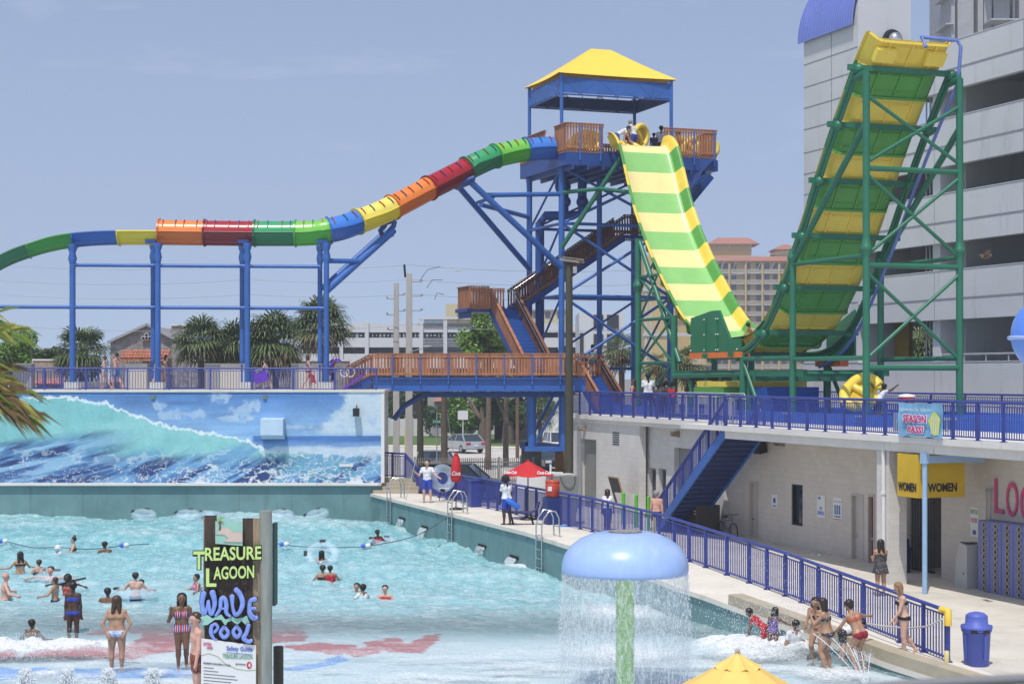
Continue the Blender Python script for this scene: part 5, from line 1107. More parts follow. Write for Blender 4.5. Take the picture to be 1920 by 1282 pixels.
frond(V((-4.0, YN, 6.75)), at(40, 775, YN), 90, .50, (1, 2, 2, 1, 0), .013); frond(V((-4.0, YN+.15, 6.6)), at(15, 740, YN), 80, .52, (2, 1, 1, 0), .013); frond(V((-4.0, YN-.1, 6.6)), at(0, 700, YN+.1), 60, .40, (0, 2, 1), .012)
part('fronds', q, [leafmat('near_palm_leaf', (.15, .22, .04)), mat('near_palm_brown', (.16, .11, .05), .7, .4, 8), mat('near_palm_yellow', (.36, .33, .08), .6, .4, 8)], nt_)

# ---------------------------------------------------------------- buildings of the town
def facade_box(t, nm, x0, x1, Y, z0, z1, dep, m):
    b = MB(); b.box(((x0+x1)/2, Y+dep/2, (z0+z1)/2), x1-x0, dep, z1-z0); return part(nm, b, m, t)
m_stone = mat('rough_grey_stone', (.30, .275, .26), .9, .5, 2.5, bump=1.0, bs=2.6)
YS_ = 112.0; ho = thing('stone_house', 'rough grey stone gabled house with square chimney and a red tiled awning', 'house', (px2(280, YS_), YS_, .4))
b = MB(); b.prism([(px2(207, YS_), .4), (px2(357, YS_), .4), (px2(357, YS_), zz(653, YS_)), (px2(277, YS_), zz(610, YS_)), (px2(207, YS_), zz(643, YS_))], (0, YS_, 0), V((1, 0, 0)), UP, V((0, 8, 0))); part('wall', b, m_stone, ho)
b = MB(); b.bar(V((px2(203, YS_), YS_-.15, zz(642, YS_))), V((px2(277, YS_), YS_-.15, zz(608, YS_))), .4, .16, V((0, 0, 1))); b.bar(V((px2(277, YS_), YS_-.15, zz(608, YS_))), V((px2(361, YS_), YS_-.15, zz(653, YS_))), .4, .16, V((0, 0, 1))); part('roof_edge', b, m_grey, ho)
facade_box(ho, 'chimney', px2(323, YS_), px2(358, YS_), YS_-.25, .4, zz(611, YS_), 1.6, m_stone); facade_box(ho, 'chimney_cap', px2(321, YS_), px2(360, YS_), YS_-.35, zz(611, YS_), zz(608, YS_), 1.8, m_slab)
for px, py in ((270, 634), (276, 628), (276, 634), (282, 634)):
    b = MB(); p = at(px, py, YS_); b.lathe([(.10, 0), (.13, 0), (.13, .3), (.10, .3)], (0, 0, 0), 12, False); vv_ = [V((x, -z+YS_+.05, y+p.z)) for x, y, z in b.v]; b.v = [tuple(v+V((p.x, 0, 0))) for v in vv_]; b.cur = 1; b.box((p.x, YS_-.01, p.z), .2, .02, .2); part('pipe_vent', b, [m_slab, m_dark], ho)
b = MB(); x0, x1 = px2(233, YS_), px2(321, YS_); za, zb_ = zz(672, YS_), zz(657, YS_)
n_ = 16
for i in range(n_):
    xx = x0+(x1-x0)*(i+.5)/n_
    for k in range(3): p0 = V((xx, YS_-.25-.3*(2-k)-.3, za+(zb_-za)*k/3)); p1 = V((xx, YS_-.25-.3*(1-k)-.3+.02, za+(zb_-za)*(k+1)/3-.03)); b.tube(p0, p1, .12, 7, .1)
b.bar(V((x0, YS_-1.1, za-.12)), V((x1, YS_-1.1, za-.12)), .1, .1); part('tiled_awning', b, mat('light_terracotta_tile', (.50, .20, .12), .8, .5, 5), ho)
b = MB(); b.box(((x0+x1)/2, YS_-.05, 2.6), x1-x0-.2, .1, za-1.2 if 0 else 4.6); part('shadowed_doorway', b, mat('brown_door_shadow', (.06, .05, .045), .8), ho)
b = MB()
for i in range(6): b.tube((px2(241+5.6*i, YS_), YS_-.7, 5.2), (px2(241+5.6*i, YS_), YS_-.7, zz(677, YS_)), .03, 5); b.ball((px2(241+5.6*i, YS_), YS_-.7, zz(677, YS_)), .11, n=8, k=5)
part('hand_dryer_row', b, m_whitep, ho, 'row of thin white stands with round heads')
def lowwall(px0, px1, Y, py0, m, label, tiled=False):
    b = MB(); b.box(((px2(px0, Y)+px2(px1, Y))/2, Y+.15, (zz(py0, Y)+.4)/2), px2(px1, Y)-px2(px0, Y), .3, zz(py0, Y)-.4); o = solo('garden_wall', b, m, label, 'wall'); b = MB(); b.box(((px2(px0, Y)+px2(px1, Y))/2, Y+.15, zz(py0, Y)+.05), px2(px1, Y)-px2(px0, Y)+.1, .42, .1); part('coping', b, m_slab, o)
lowwall(355, 655, 108, 677, m_stone, 'low rough stone wall running right from the stone house behind the palms'); lowwall(62, 122, 106, 676, mat('brown_stone', (.36, .27, .21), .9, .25, 3, bump=.5, bs=3), 'low brown wall under the lone palm at the left')
fo_ = thing('low_tiled_hut', 'low stone hut with a red tiled eave seen through the walkway railing at left', 'hut', (px2(92, 90), 90, .4)); facade_box(fo_, 'wall', px2(20, 90), px2(200, 90), 90, .4, zz(716, 90), 3, m_stone)
b = MB()
for i in range(20): xx = px2(64+55*(i+.5)/20, 89.5); b.tube((xx, 89.3, zz(720, 89.5)), (xx, 89.9, zz(711, 89.5)), .05, 6)
part('tiled_eave', b, mat('light_terracotta_tile', (.50, .20, .12), .8), fo_)
# far white parking structure
YG = 235; gw = thing('far_parking_structure', 'distant white parking structure with dark horizontal openings above the timber bridge', 'building', (px2(860, YG), YG, .5))
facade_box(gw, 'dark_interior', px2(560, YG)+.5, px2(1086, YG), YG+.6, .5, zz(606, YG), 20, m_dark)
m_gw = mat('far_white_concrete', (.60, .60, .61), .8, .05, .1)
for a, b_ in ((606, 623), (633, 651), (663, 690)): facade_box(gw, 'parapet', px2(560, YG), px2(1088, YG), YG, zz(b_, YG), zz(a, YG), .5, m_gw)
for px in (688, 790, 835, 640, 1050): facade_box(gw, 'pillar', px2(px-3.5, YG), px2(px+3.5, YG), YG-.3, .5, zz(600, YG), .25, m_gw)
facade_box(gw, 'roof_beam', px2(782, YG), px2(892, YG), YG-.4, zz(598, YG), zz(594, YG), .3, m_gw)
b = MB()
for r0, r1 in ((600, 612), (634, 660)):
    for i in range(6): b.box(((px2(795, YG)+px2(885, YG))/2, YG-.12, zz(r0+(r1-r0)*i/5, YG)), px2(885, YG)-px2(795, YG), .1, .12)
part('louvre_screen', b, mat('dark_grey_louvre', (.10, .10, .11), .6), gw)
b = MB()
for i in range(34): b.box((px2(662+i*7.3, YG), YG+.3, zz(628.5, YG)), random.uniform(.12, .36), .3, random.uniform(.2, .6))
part('parked_car_row', b, m_grey, gw)
wb_ = thing('white_block', 'plain white multi-storey block with black louvred windows behind the tower legs', 'building', (px2(1130, 200), 200, .5))
facade_box(wb_, 'wall', px2(1086, 200), px2(1170, 200), 200, .5, zz(586, 200), 12, m_gw)
for (x0, x1, y0, y1) in ((1113, 1131, 590, 616), (1138, 1160, 590, 616), (1075+12, 1094, 624, 662), (1113, 1131, 626, 650), (1138, 1160, 626, 660)):
    b = MB()
    for i in range(9): z = zz(y1, 200)+(zz(y0, 200)-zz(y1, 200))*(i+.5)/9; b.box(((px2(x0, 200)+px2(x1, 200))/2, 199.9, z), px2(x1, 200)-px2(x0, 200), .12, (zz(y0, 200)-zz(y1, 200))/9*.7)
    b.box(((px2(x0, 200)+px2(x1, 200))/2, 199.98, (zz(y0, 200)+zz(y1, 200))/2), px2(x1, 200)-px2(x0, 200), .03, zz(y0, 200)-zz(y1, 200)); part('louvred_window', b, mat('black_louvre', (.045, .045, .05), .6), wb_)
lf = thing('pale_flat_building', 'pale flat-roofed building just above the railing at the far left', 'building', (px2(70, 150), 150, .5)); facade_box(lf, 'wall', px2(-60, 150), px2(112, 150), 150, .5, zz(655, 150), 10, m_gw); facade_box(lf, 'roof_edge', px2(-60, 150), px2(114, 150), 149.6, zz(655, 150), zz(652, 150), 10, m_grey)
# yellow hotels
m_hy = mat('hotel_yellow', (.58, .42, .14), .8, .06, .1); m_hy2 = mat('hotel_pale_yellow', (.60, .52, .28), .8, .06, .1)
YH = 485.0; ht = thing('yellow_hotel', 'tall yellow hotel with terracotta roofs and rows of white balconies behind the slide', 'hotel', (px2(1400, YH), YH, .6))
facade_box(ht, 'wall', px2(1336, YH), px2(1515, YH), YH, .6, zz(490, YH), 16, m_hy)
facade_box(ht, 'side_wing', px2(1204, YH), px2(1262, YH), YH-6, .6, zz(482, YH), 12, m_hy); facade_box(ht, 'side_wing', px2(1262, YH), px2(1337, YH), YH-2, .6, zz(560, YH), 12, m_hy)
def hip(t, x0, x1, Y, z0, z1, dep, ins):
    b = MB(); b.add([(x0, Y, z0), (x1, Y, z0), (x1, Y+dep, z0), (x0, Y+dep, z0), (x0+ins, Y+ins*.8, z1), (x1-ins, Y+ins*.8, z1), (x1-ins, Y+dep-ins*.8, z1), (x0+ins, Y+dep-ins*.8, z1)], [(0, 1, 5, 4), (1, 2, 6, 5), (2, 3, 7, 6), (3, 0, 4, 7), (4, 5, 6, 7), (3, 2, 1, 0)]); part('roof', b, mat('far_terracotta_roof', (.40, .16, .10), .8, .12, .3), t)
hip(ht, px2(1334, YH), px2(1520, YH), YH-1.5, zz(490, YH), zz(481, YH), 18, 1.5)
facade_box(ht, 'roof_tower', px2(1334, YH), px2(1411, YH), YH+2, zz(484, YH), zz(456, YH), 10, m_hy); hip(ht, px2(1327, YH), px2(1426, YH), YH+.5, zz(457, YH), zz(444, YH), 13, 3.2)
facade_box(ht, 'roof_tower', px2(1456, YH), px2(1510, YH), YH+2, zz(484, YH), zz(466, YH), 10, m_hy); hip(ht, px2(1450, YH), px2(1500, YH), YH+.5, zz(467, YH), zz(457, YH), 11, 3)
m_hw = mat('hotel_window', (.05, .06, .11), .2); m_hb = mat('hotel_balcony', (.55, .54, .52), .7)
for k in range(10):
    yt = 493.5+k*19.7
    if yt > 690: break
    for px in (1343, 1356, 1372, 1398, 1418, 1434, 1450, 1466, 1486, 1502):
        b = MB(); b.box((px2(px+4, YH), YH-.06, zz(yt+6, YH)), px2(9, YH)-px2(0, YH), .1, 12*YH/F); part('window', b, m_hw, ht)
    b = MB()
    for px in (1337, 1368, 1399, 1430, 1461, 1492):
        x0, x1 = px2(px+2, YH), px2(px+27, YH); b.box(((x0+x1)/2, YH-.8, zz(yt+19.2, YH)), x1-x0, 1.5, .22); b.box(((x0+x1)/2, YH-1.5, zz(yt+12.3, YH)), x1-x0, .1, .12)
        for j in range(13): b.box((x0+(x1-x0)*j/12, YH-1.5, zz(yt+15.7, YH)), .11, .08, 1.05)
    part('balcony_row', b, m_hb, ht)
b = MB()
for px in (1334, 1366, 1397, 1428, 1459, 1490): b.box((px2(px, YH), YH-.9, zz(598, YH)), .45, 1.6, zz(495, YH)-zz(700, YH))
part('pier_fins', b, m_hy, ht)
b = MB()
for px in (1340, 1350, 1372, 1392, 1418, 1444, 1470, 1496): b.tube((px2(px+7, YH), YH-1.4, zz(492, YH)), (px2(px, YH), YH-.1, zz(510, YH)), .13, 5)
for px in (1346, 1365, 1385, 1404): b.tube((px2(px+5, YH), YH+.7, zz(458, YH)), (px2(px, YH), YH+1.9, zz(468, YH)), .13, 5)
part('roof_struts', b, m_hb, ht)
b = MB()
for px in (1208, 1217, 1250, 1300, 1310): b.box((px2(px, YH), YH-6.1 if px < 1262 else YH-2.1, zz(600, YH)), .5, .1, 26)
for py in (545, 628): b.box((px2(1268, YH), YH-6.3, zz(py, YH)), px2(1335, YH)-px2(1204, YH), .3, .9)
part('white_trim', b, m_hb, ht)
b = MB()
for k in range(6): b.box((px2(1329, YH), YH-2.2, zz(606+17*k, YH)), px2(12, YH)-px2(0, YH), .12, 9*YH/F)
part('side_windows', b, m_hw, ht)
YH2 = 420.0; h2_ = thing('small_yellow_hotel', 'pale yellow hotel block with a raised corner, far off above the white parking structure', 'hotel', (px2(900, YH2), YH2, .6))
facade_box(h2_, 'wall', px2(850, YH2), px2(1062, YH2), YH2, .6, zz(579, YH2), 12, m_hy2); facade_box(h2_, 'corner_tower', px2(836, YH2), px2(857, YH2), YH2-1, .6, zz(570, YH2), 12, m_hy2); facade_box(h2_, 'roof_edge', px2(848, YH2), px2(1064, YH2), YH2-.6, zz(581, YH2), zz(578.5, YH2), 12, m_gw)
for i in range(9):
    b = MB(); b.box((px2(866+i*23, YH2), YH2-.06, zz(590, YH2)), 1.3, .1, 1.6); part('window', b, m_hw, h2_)
# houses across the street
h3 = thing('grey_porch_house', 'small grey house with a pyramid porch roof behind the street shrubs', 'house', (px2(835, 178), 178, .5)); facade_box(h3, 'wall', px2(800, 178), px2(905, 178), 180, .5, zz(735, 180), 6, mat('house_grey', (.36, .36, .34), .8)); hip(h3, px2(812, 178), px2(858, 178), 176, zz(752, 176), zz(740, 176), 4, 1.1)
b = MB()
for px in (816, 852): b.box((px2(px, 177), 177, 1.9), .25, .25, 3.2)
part('porch_post', b, m_whitep, h3); b = MB(); b.box((px2(838, 180), 179.95, zz(770, 180)), 1.0, .06, 1.8); part('window', b, m_glass, h3)
h4 = thing('white_stucco_house', 'white stucco house with outside steps behind the tower foot', 'house', (px2(930, 175), 175, .5)); facade_box(h4, 'wall', px2(884, 176), px2(1100, 176), 178, .5, zz(742, 178), 6, mat('house_white', (.52, .52, .5), .8))
for px in (905, 985, 1030): b = MB(); b.box((px2(px, 178), 177.95, zz(765, 178)), 1.1, .06, 1.5); part('window', b, m_glass, h4)
b = MB(); p0, p1 = at(1020, 812, 140), at(1052, 775, 140)
for i in range(12): t = i/11; p = p0+(p1-p0)*t; b.bar(p-UP*.6, p+UP*.4, .05, .05)
b.bar(p0+UP*.4, p1+UP*.4, .1, .08); b.bar(p0-UP*.6, p1-UP*.6, .12, .2); solo('outside_stair_rail', b, m_whitep, 'white slatted stair rail sloping up beside the parked cars under the bridge', 'railing')
b = MB(); x0, x1 = px2(715, 175), px2(848, 175); b.box(((x0+x1)/2, 175, 1.35), x1-x0, .1, 1.75)
for i in range(10): b.box((x0+(x1-x0)*i/9, 174.93, 1.4), .14, .14, 1.9)
solo('yard_fence', b, mat('white_vinyl', (.62, .62, .62), .6, .05), 'long white vinyl yard fence across the street under the bridge', 'fence')
b = MB(); x0, x1 = px2(928, 165), px2(990, 165); b.box(((x0+x1)/2, 165, 1.4), x1-x0, .1, 1.9)
for i in range(26): b.box((x0+(x1-x0)*i/25, 164.93, 1.45), .1, .05, 2.0)
solo('board_fence', b, mat('dark_board', (.04, .035, .03), .9), 'dark brown board fence behind the two shade tree trunks', 'fence')
# ---------------------------------------------------------------- poles and wires
def pole(label, px, Y, ytop, r, m, zb=.45, arms=(), name='utility_pole', cat='pole', lean=0, sq=False):
    X = px2(px, Y); zt_ = zz(ytop, Y); t = thing(name, label, cat, (X, Y, zb)); b = MB()
    if sq: b.add([(X+sx*r*k, Y+sy*r*k, z) for z, k in ((zb, 1.15), (zt_, .8)) for sx, sy in ((-1, -1), (1, -1), (1, 1), (-1, 1))], [(0, 1, 5, 4), (1, 2, 6, 5), (2, 3, 7, 6), (3, 0, 4, 7), (4, 5, 6, 7)])
    else: b.tube((X, Y, zb), (X+lean, Y, zt_), r*1.1, 10, r*.85)
    part('shaft', b, m, t)
    for dx, py in arms:
        b = MB(); z = zz(py, Y); e = X+dx; b.tube((X, Y-.1, z), (e, Y-.1, z), .035, 6); b.lathe([(.03, 0), (.07, .02), (.05, .06), (.07, .1), (.04, .14)], (e, Y-.1, z), 8); part('insulator_arm', b, m_grey, t)
    return t
m_conc = mat('pole_concrete', (.46, .44, .41), .85, .12, 2, stretch=(3, 3, .4))
pole('pale weathered power pole with side insulators, left one of the pair above the bridge', 743, 104, 531, .18, m_conc, arms=((-.55, 560), (-.55, 590), (.5, 553), (.5, 583), (-.5, 618)), sq=True)
pole('taller pale power pole with three right-hand insulator arms above the bridge', 767, 102, 513, .20, m_conc, arms=((.75, 528), (.75, 555), (.75, 582)), sq=True)
b = MB(); b.tube((px2(760, 102), 102, zz(520, 102)), (px2(758, 102), 102, zz(496, 102)), .07, 6); solo('pole_top_pin', b, m_dark, 'thin dark pin on top of the taller pale power pole', 'pole fitting')
pole('dark creosoted timber pole under the bridge, left of the stop sign', 788, 100, 700, .19, m_poled); pole('dark brown timber pole under the bridge, right of the stop sign', 833, 97, 700, .19, mat('brown_pole', (.13, .10, .08), .9, .2, 3))
pole('thin rusty street pole at the sidewalk corner', 970, 128, 700, .13, mat('rust_pole', (.15, .09, .06), .8))
tpl = pole('thick mossy timber pole with a frayed crossarm standing before the tower leg', 1067, 78.3, 497, .19, m_poled, zb=.4)
b = MB(); rn = random.Random(4)
for i in range(9): a = V((px2(1052, 78)+rn.uniform(-.1, .1), 78.3+rn.uniform(-.3, .3), zz(488, 78)+.05*i*.4)); b.bar(a, a+V((.95+rn.uniform(-.15, .1), 0, -.12)), .05, .03)
part('frayed_crossarm', b, m_pole, tpl); b = MB(); b.box((px2(1078, 78), 78.1, zz(506, 78)), .18, .2, .3); part('junction_box', b, m_grey, tpl)
def wire(label, pts, r=.017):
    b = MB(); P = []
    for (p, q_) in zip(pts[:-1], pts[1:]):
        for i in range(10): t = i/10; P.append(p+(q_-p)*t-UP*(.6*4*t*(1-t)*min(1, (q_-p).length/30)))
    P.append(pts[-1]); b.path(P, r, 4); solo('power_line', b, mat('aluminium_cable', (.42, .42, .43), .5), label, 'cable', 'overhead power lines')
for k, (y0, y1, y2, wh) in enumerate(((493, 505, 497, 'topmost'), (522, 532, 524, 'second highest'), (548, 560, 551, 'third highest'), (604, 607, 608, 'lowest'))):
    wire('%s of the thin power lines crossing the sky left of the tower' % wh, [at(-60, y0, 103), at(470, y1-8 if k < 3 else 615, 103), at(771, y2, 102), at(1320, y2+2, 108)])
for k, (y0, y1, wh) in enumerate(((478, 466, 'upper'), (508, 498, 'lower'))): wire('%s of two thin cables crossing in front of the yellow hotel' % wh, [at(1180, y0+14, 150), at(1520, y1, 150)], .03)
for k, (a, wh) in enumerate((((771, 497, 825, 500, 786, 528), 'top'), ((784, 555, 830, 525, 800, 540), 'middle'), ((790, 580, 832, 552, 815, 562), 'bottom'))):
    b = MB(); b.path([at(a[4], a[5], 102), at((a[4]+a[2])/2-4, (a[5]+a[3])/2-8, 102), at(a[2], a[3], 102)], .018, 5); solo('jumper_wire', b, m_dark, '%s curved jumper wire arching right from the taller power pole' % wh, 'cable', 'jumper wires')
gy_ = MB(); gy_.tube(at(834, 745, 97), at(850, 850, 97), .02, 4); solo('guy_wire', gy_, m_grey, 'thin guy wire slanting beside the brown pole under the bridge', 'cable')
b = MB(); b.tube((px2(782, 96), 96, zz(656, 96)), (px2(800, 96), 96, zz(650, 96)), .03, 6); b.ball((px2(802, 96), 96, zz(650, 96)), .3, .16, .07); b.tube((px2(782, 96), 96, zz(656, 96)), (px2(767, 99), 100, zz(659, 99)), .03, 6); solo('street_light', b, m_grey, 'small flat street light arm reaching right from the pale pole just above the bridge', 'street light')
# ---------------------------------------------------------------- street things under the bridge
b = MB(); X, Y = px2(819, 101), 101; b.tube((X, Y, .45), (X, Y, zz(772, Y)), .035, 6); sg_ = solo('street_sign_post', b, m_grey, 'grey post with green street name blade above the back of a stop sign', 'street sign')
b = MB(); b.box((X+.02, Y-.05, zz(790, Y)), .55, .03, .22); gb = part('street_name_blade', b, mat('street_sign_green', (.02, .20, .10), .5), sg_); b = MB(); text(b, 'E Oak', (X-.2, Y-.07, zz(790, Y)-.06), V((1, 0, 0)), UP, .42, .13, .004); part('lettering', b, m_whitep, gb)
b = MB(); r_ = .36; b.prism([(r_*math.cos(math.pi/8+k*math.pi/4), r_*math.sin(math.pi/8+k*math.pi/4)) for k in range(8)], (X-.05, Y+.06, zz(807, Y)), V((1, 0, 0)), UP, V((0, .02, 0))); part('stop_sign_back', b, m_grey, sg_)
b = MB(); X = px2(868, 150); b.tube((X, 150, .5), (X, 150, zz(775, 150)), .05, 6); b.box((X, 149.9, zz(778, 150)), .9, .04, .8); solo('bus_sign', b, m_gw, 'small white square sign on a thin post behind the sedan', 'street sign')
b = MB(); b.tube((px2(761, 112), 112, .45), (px2(761, 112), 112, zz(800, 112)), .09, 8); solo('yellow_bollard', b, m_yel, 'slim yellow guard post between the pale pole bases', 'bollard')
b = MB(); x0, x1 = px2(778, 88), px2(1000, 88)
zb_ = .5
for i in range(64): b.bar((x0+(x1-x0)*i/63, 88, zb_), (x0+(x1-x0)*i/63, 88, zz(858, 88)+.0), .04, .04)
for z in (zb_+.2, zz(866, 88)): b.bar((x0, 88, z), (x1, 88, z), .05, .05)
fc = solo('iron_fence', b, mat('tan_iron', (.30, .28, .24), .6), 'pale iron picket fence between the parked cars and the street', 'fence')
for px in (778, 936, 1000): b = MB(); b.box((px2(px, 88), 88, (zz(856, 88)+zb_)/2), .12, .12, zz(856, 88)-zb_); part('post', b, m_grey, fc)
def car(label, cx, cy, zb, rz, m, kind='sedan', group='cars in the street under the bridge', s=1.0):
    t = thing('parked_car', label, 'car', (cx, cy, zb), group); ca, sa = math.cos(rz), math.sin(rz)
    def T(x, y, z): return V((cx+(x*ca-y*sa)*s, cy+(x*sa+y*ca)*s, zb+z*s))
    L_, Wd = (4.7, .9) if kind == 'sedan' else (4.8, .95); hb = .95 if kind == 'sedan' else 1.12; hr = 1.45 if kind == 'sedan' else 1.8
    low = [(-2.35, .35), (-2.35, .7), (-2.25, hb-.05), (-1.5, hb), (1.15, hb-.02), (2.1, hb-.2), (2.35, .65), (2.33, .35)]
    b = MB(); n_ = len(low)
    rows = []
    for y, k in ((-Wd, .96), (-Wd*1.0, 1), (-Wd*.86, 1.015), (0, 1.02), (Wd*.86, 1.015), (Wd, 1), (Wd, .96)):
        rows.append([T(x*(1 if abs(y) < Wd*.9 else .985), y, .25+(z-.25)*k) for x, z in low])
    b.grid(rows); b.add(rows[0], [tuple(range(n_))]); b.add(rows[-1], [tuple(range(n_))[::-1]]); b.add([T(-2.33, -Wd, .3), T(2.33, -Wd, .3), T(2.33, Wd, .3), T(-2.33, Wd, .3)], [(0, 3, 2, 1)]); body = part('body', b, m, t)
    gl = [(-1.95, hb-.02), (-1.35 if kind == 'sedan' else -2.0, hr-.05), (-.9, hr), (.35, hr-.03), (1.25, hb-.02)] if kind == 'sedan' else [(-2.28, hb-.03), (-2.1, hr-.08), (-1.6, hr), (.4, hr-.03), (1.2, hb-.02)]
    b = MB(); rows = [[T(x*k, y, z) for x, z in gl] for y, k in ((-Wd*.93, 1), (-Wd*.74, .96), (0, .97), (Wd*.74, .96), (Wd*.93, 1))]
    rows = [[T(x, (yk if z < hb+.1 else yk*.8), z) for x, z in gl] for yk in (-Wd*.93, 0, Wd*.93)]; b.grid(rows, False); n2 = len(gl); b.add(rows[0], [tuple(range(n2))]); b.add(rows[-1], [tuple(range(n2))[::-1]]); part('windows', b, m_glass, t)
    b = MB(); rp = [T(gl[1][0]+.08, y, hr-.03) for y in (-Wd*.74, Wd*.74)]; b.add([T(gl[1][0]+.1, -Wd*.76, hr-.02), T(gl[3][0]-.05, -Wd*.76, hr+.0), T(gl[3][0]-.05, Wd*.76, hr+.0), T(gl[1][0]+.1, Wd*.76, hr-.02), T(gl[1][0]+.1, -Wd*.76, hr+.025), T(gl[3][0]-.05, -Wd*.76, hr+.03), T(gl[3][0]-.05, Wd*.76, hr+.03), T(gl[1][0]+.1, Wd*.76, hr+.025)], [(0, 1, 5, 4), (1, 2, 6, 5), (2, 3, 7, 6), (3, 0, 4, 7), (4, 5, 6, 7)])
    for sg in (-1, 1):
        b.bar(T(gl[3][0], sg*Wd*.77, hr), T(gl[4][0], sg*Wd*.93, hb), .06, .06); b.bar(T(gl[1][0], sg*Wd*.77, hr-.03), T(gl[0][0], sg*Wd*.93, hb), .09, .09); b.bar(T(-.35, sg*Wd*.78, hr), T(-.3, sg*Wd*.94, hb), .05, .07)
    part('roof', b, m, t)
    for x in (-1.45, 1.45):
        for sg in (-1, 1):
            b = MB(); b.tube(T(x, sg*(Wd-.2), .33), T(x, sg*(Wd+.01), .33), .33*s, 16); w_ = part('wheel', b, m_black, t); b = MB(); b.tube(T(x, sg*(Wd+.012), .33), T(x, sg*(Wd+.02), .33), .2*s, 12); part('rim', b, m_grey, w_)
    for sg in (-1, 1):
        b = MB(); b.ob(T(-2.33, sg*.68, .78), (T(1, 0, 0)-T(0, 0, 0))*.05, (T(0, 1, 0)-T(0, 0, 0))*.2, UP*.08*s); part('tail_light', b, m_red, t); b = MB(); b.ob(T(2.3, sg*.66, .66), (T(1, 0, 0)-T(0, 0, 0))*.05, (T(0, 1, 0)-T(0, 0, 0))*.2, UP*.08*s); part('headlight', b, m_whitep, t)
    b = MB(); b.ob(T(-2.37, 0, .62), (T(1, 0, 0)-T(0, 0, 0))*.01, (T(0, 1, 0)-T(0, 0, 0))*.17, UP*.07*s); part('number_plate', b, m_whitep, t)
m_sil = mat('silver_car_paint', (.50, .51, .52), .25, .03, 1, metal=.5, coat=.6); m_blk = mat('black_car_paint', (.02, .024, .03), .2, .03, 1, coat=.8)
car('silver sedan seen from behind, driving away up the street under the bridge', px2(868, 137), 137, .5, R(118), m_sil)
car('silver car facing the park, parked between the two timber poles', px2(812, 106), 107, .45, R(-100), m_sil)
car('large black vehicle parked close behind the folded red umbrella', px2(868, 86), 86.3, .35, R(-12), m_blk, 'suv')
car('dark car parked behind the tower foot frame', px2(1022, 112), 112, .45, R(-70), m_blk, 'sedan')
car('white pickup-like vehicle farther back behind the tower foot', px2(1048, 132), 132, .45, R(-80), m_gw, 'suv')
# tiny far aeroplane and the bird
b = MB(); p = at(860, 507, 2000); b.tube(p-V((4.5, 0, 0)), p+V((4.5, 0, 0)), .7, 8); b.bar(p-V((1, 5, 0)), p+V((1, 5, .3)), 1.6, .2, UP); b.bar(p-V((5, 0, 0)), p-V((4, 0, -2)), .2, 1.0); b.bar(p-V((8, 3, 0)), p+V((8, -3, 0)), .5, .3); solo('aeroplane', b, m_gw, 'tiny white propeller plane far away in the sky above the power poles', 'plane')
b = MB(); p = at(1847, 482, 44); b.ball(p, .13, .05, .05); b.ball(p+V((.14, 0, .04)), .045); b.add([p+V((.06, 0, .02)), p+V((-.05, 0, .02)), p+V((-.08, -.3, .14)), p+V((.1, -.26, .16))], [(0, 1, 2, 3)]); b.add([p+V((.06, 0, .02)), p+V((-.05, 0, .02)), p+V((-.1, .3, .08)), p+V((.06, .28, .1))], [(3, 2, 1, 0)]); b.add([p+V((-.1, .03, 0)), p+V((-.1, -.03, 0)), p+V((-.26, -.03, -.05)), p+V((-.26, .03, -.05))], [(0, 1, 2, 3)]); solo('bird', b, mat('brown_bird', (.12, .075, .045), .8), 'small brown bird gliding before the dark garage opening at the right', 'bird')
# walkway cabinets
m_cab = mat('cream_cabinet', (.56, .51, .44), .6, .05); m_cabg = mat('grey_cabinet_side', (.30, .29, .28), .6, .05)
for (x0, x1, g0, lab) in ((24, 59, 35, 'grey utility cabinet on the walkway at the far left'), (236, 276, 0, 'plain cream utility cabinet between the two pairs of walkers'), (384, 464, 29, 'wide utility cabinet, grey left and cream right, at the second blue post'), (546, 603, 14, 'utility cabinet, narrow grey and wide cream side, behind the girl with the red bag')):
    Y = 79.4; t = thing('utility_cabinet', lab, 'cabinet', (px2((x0+x1)/2, Y), Y, ZT)); xm = x0+g0
    for a, b_, m_ in ((x0, xm, m_cabg), (xm, x1, m_cab)):
        if b_ > a: b = MB(); b.box(((px2(a, Y)+px2(b_, Y))/2, Y+.3, ZT+.03+.58), px2(b_, Y)-px2(a, Y)-.004, .6, 1.16); part('panel', b, m_, t)
    b = MB(); b.box(((px2(x0, Y)+px2(x1, Y))/2, Y+.3, ZT+1.21), px2(x1, Y)-px2(x0, Y)+.04, .66, .04); part('lid', b, m_cab, t)
# ---------------------------------------------------------------- mushroom fountain
KM = 35.5/40; XM, YM = px2(1172, 35.5), 35.5
def MZ(pr_): return [(r_*KM, CH-(CH-z)*KM) for r_, z in pr_]
mu = thing('mushroom_fountain', 'big periwinkle blue mushroom fountain on a lime green pole raining a curtain of water', 'fountain', (XM, YM, .05))
b = MB(); b.lathe([(.19, .05), (.19, 2.9)], (XM, YM, 0), 24); part('stem', b, mat('lime_stem', (.25, .56, .06), .25, .12, 3, coat=.4), mu)
b = MB(); cap = [(1.36, 2.03), (1.46, 1.99), (1.485, 2.06), (1.48, 2.22), (1.42, 2.42), (1.28, 2.62), (1.06, 2.79), (.8, 2.90), (.55, 2.955), (.42, 2.96), (.38, 2.93), (.36, 2.86), (.05, 2.84)]
b.lathe(MZ([(.2, 2.3)]+cap), (XM, YM, 0), 72); cp_ = part('cap', b, mat('periwinkle_cap', (.33, .47, .78), .32, .05, 2, coat=.25, stain=(.42, .52, .74), ss=1.2, sth=.5, bump=.06, bs=60), mu)
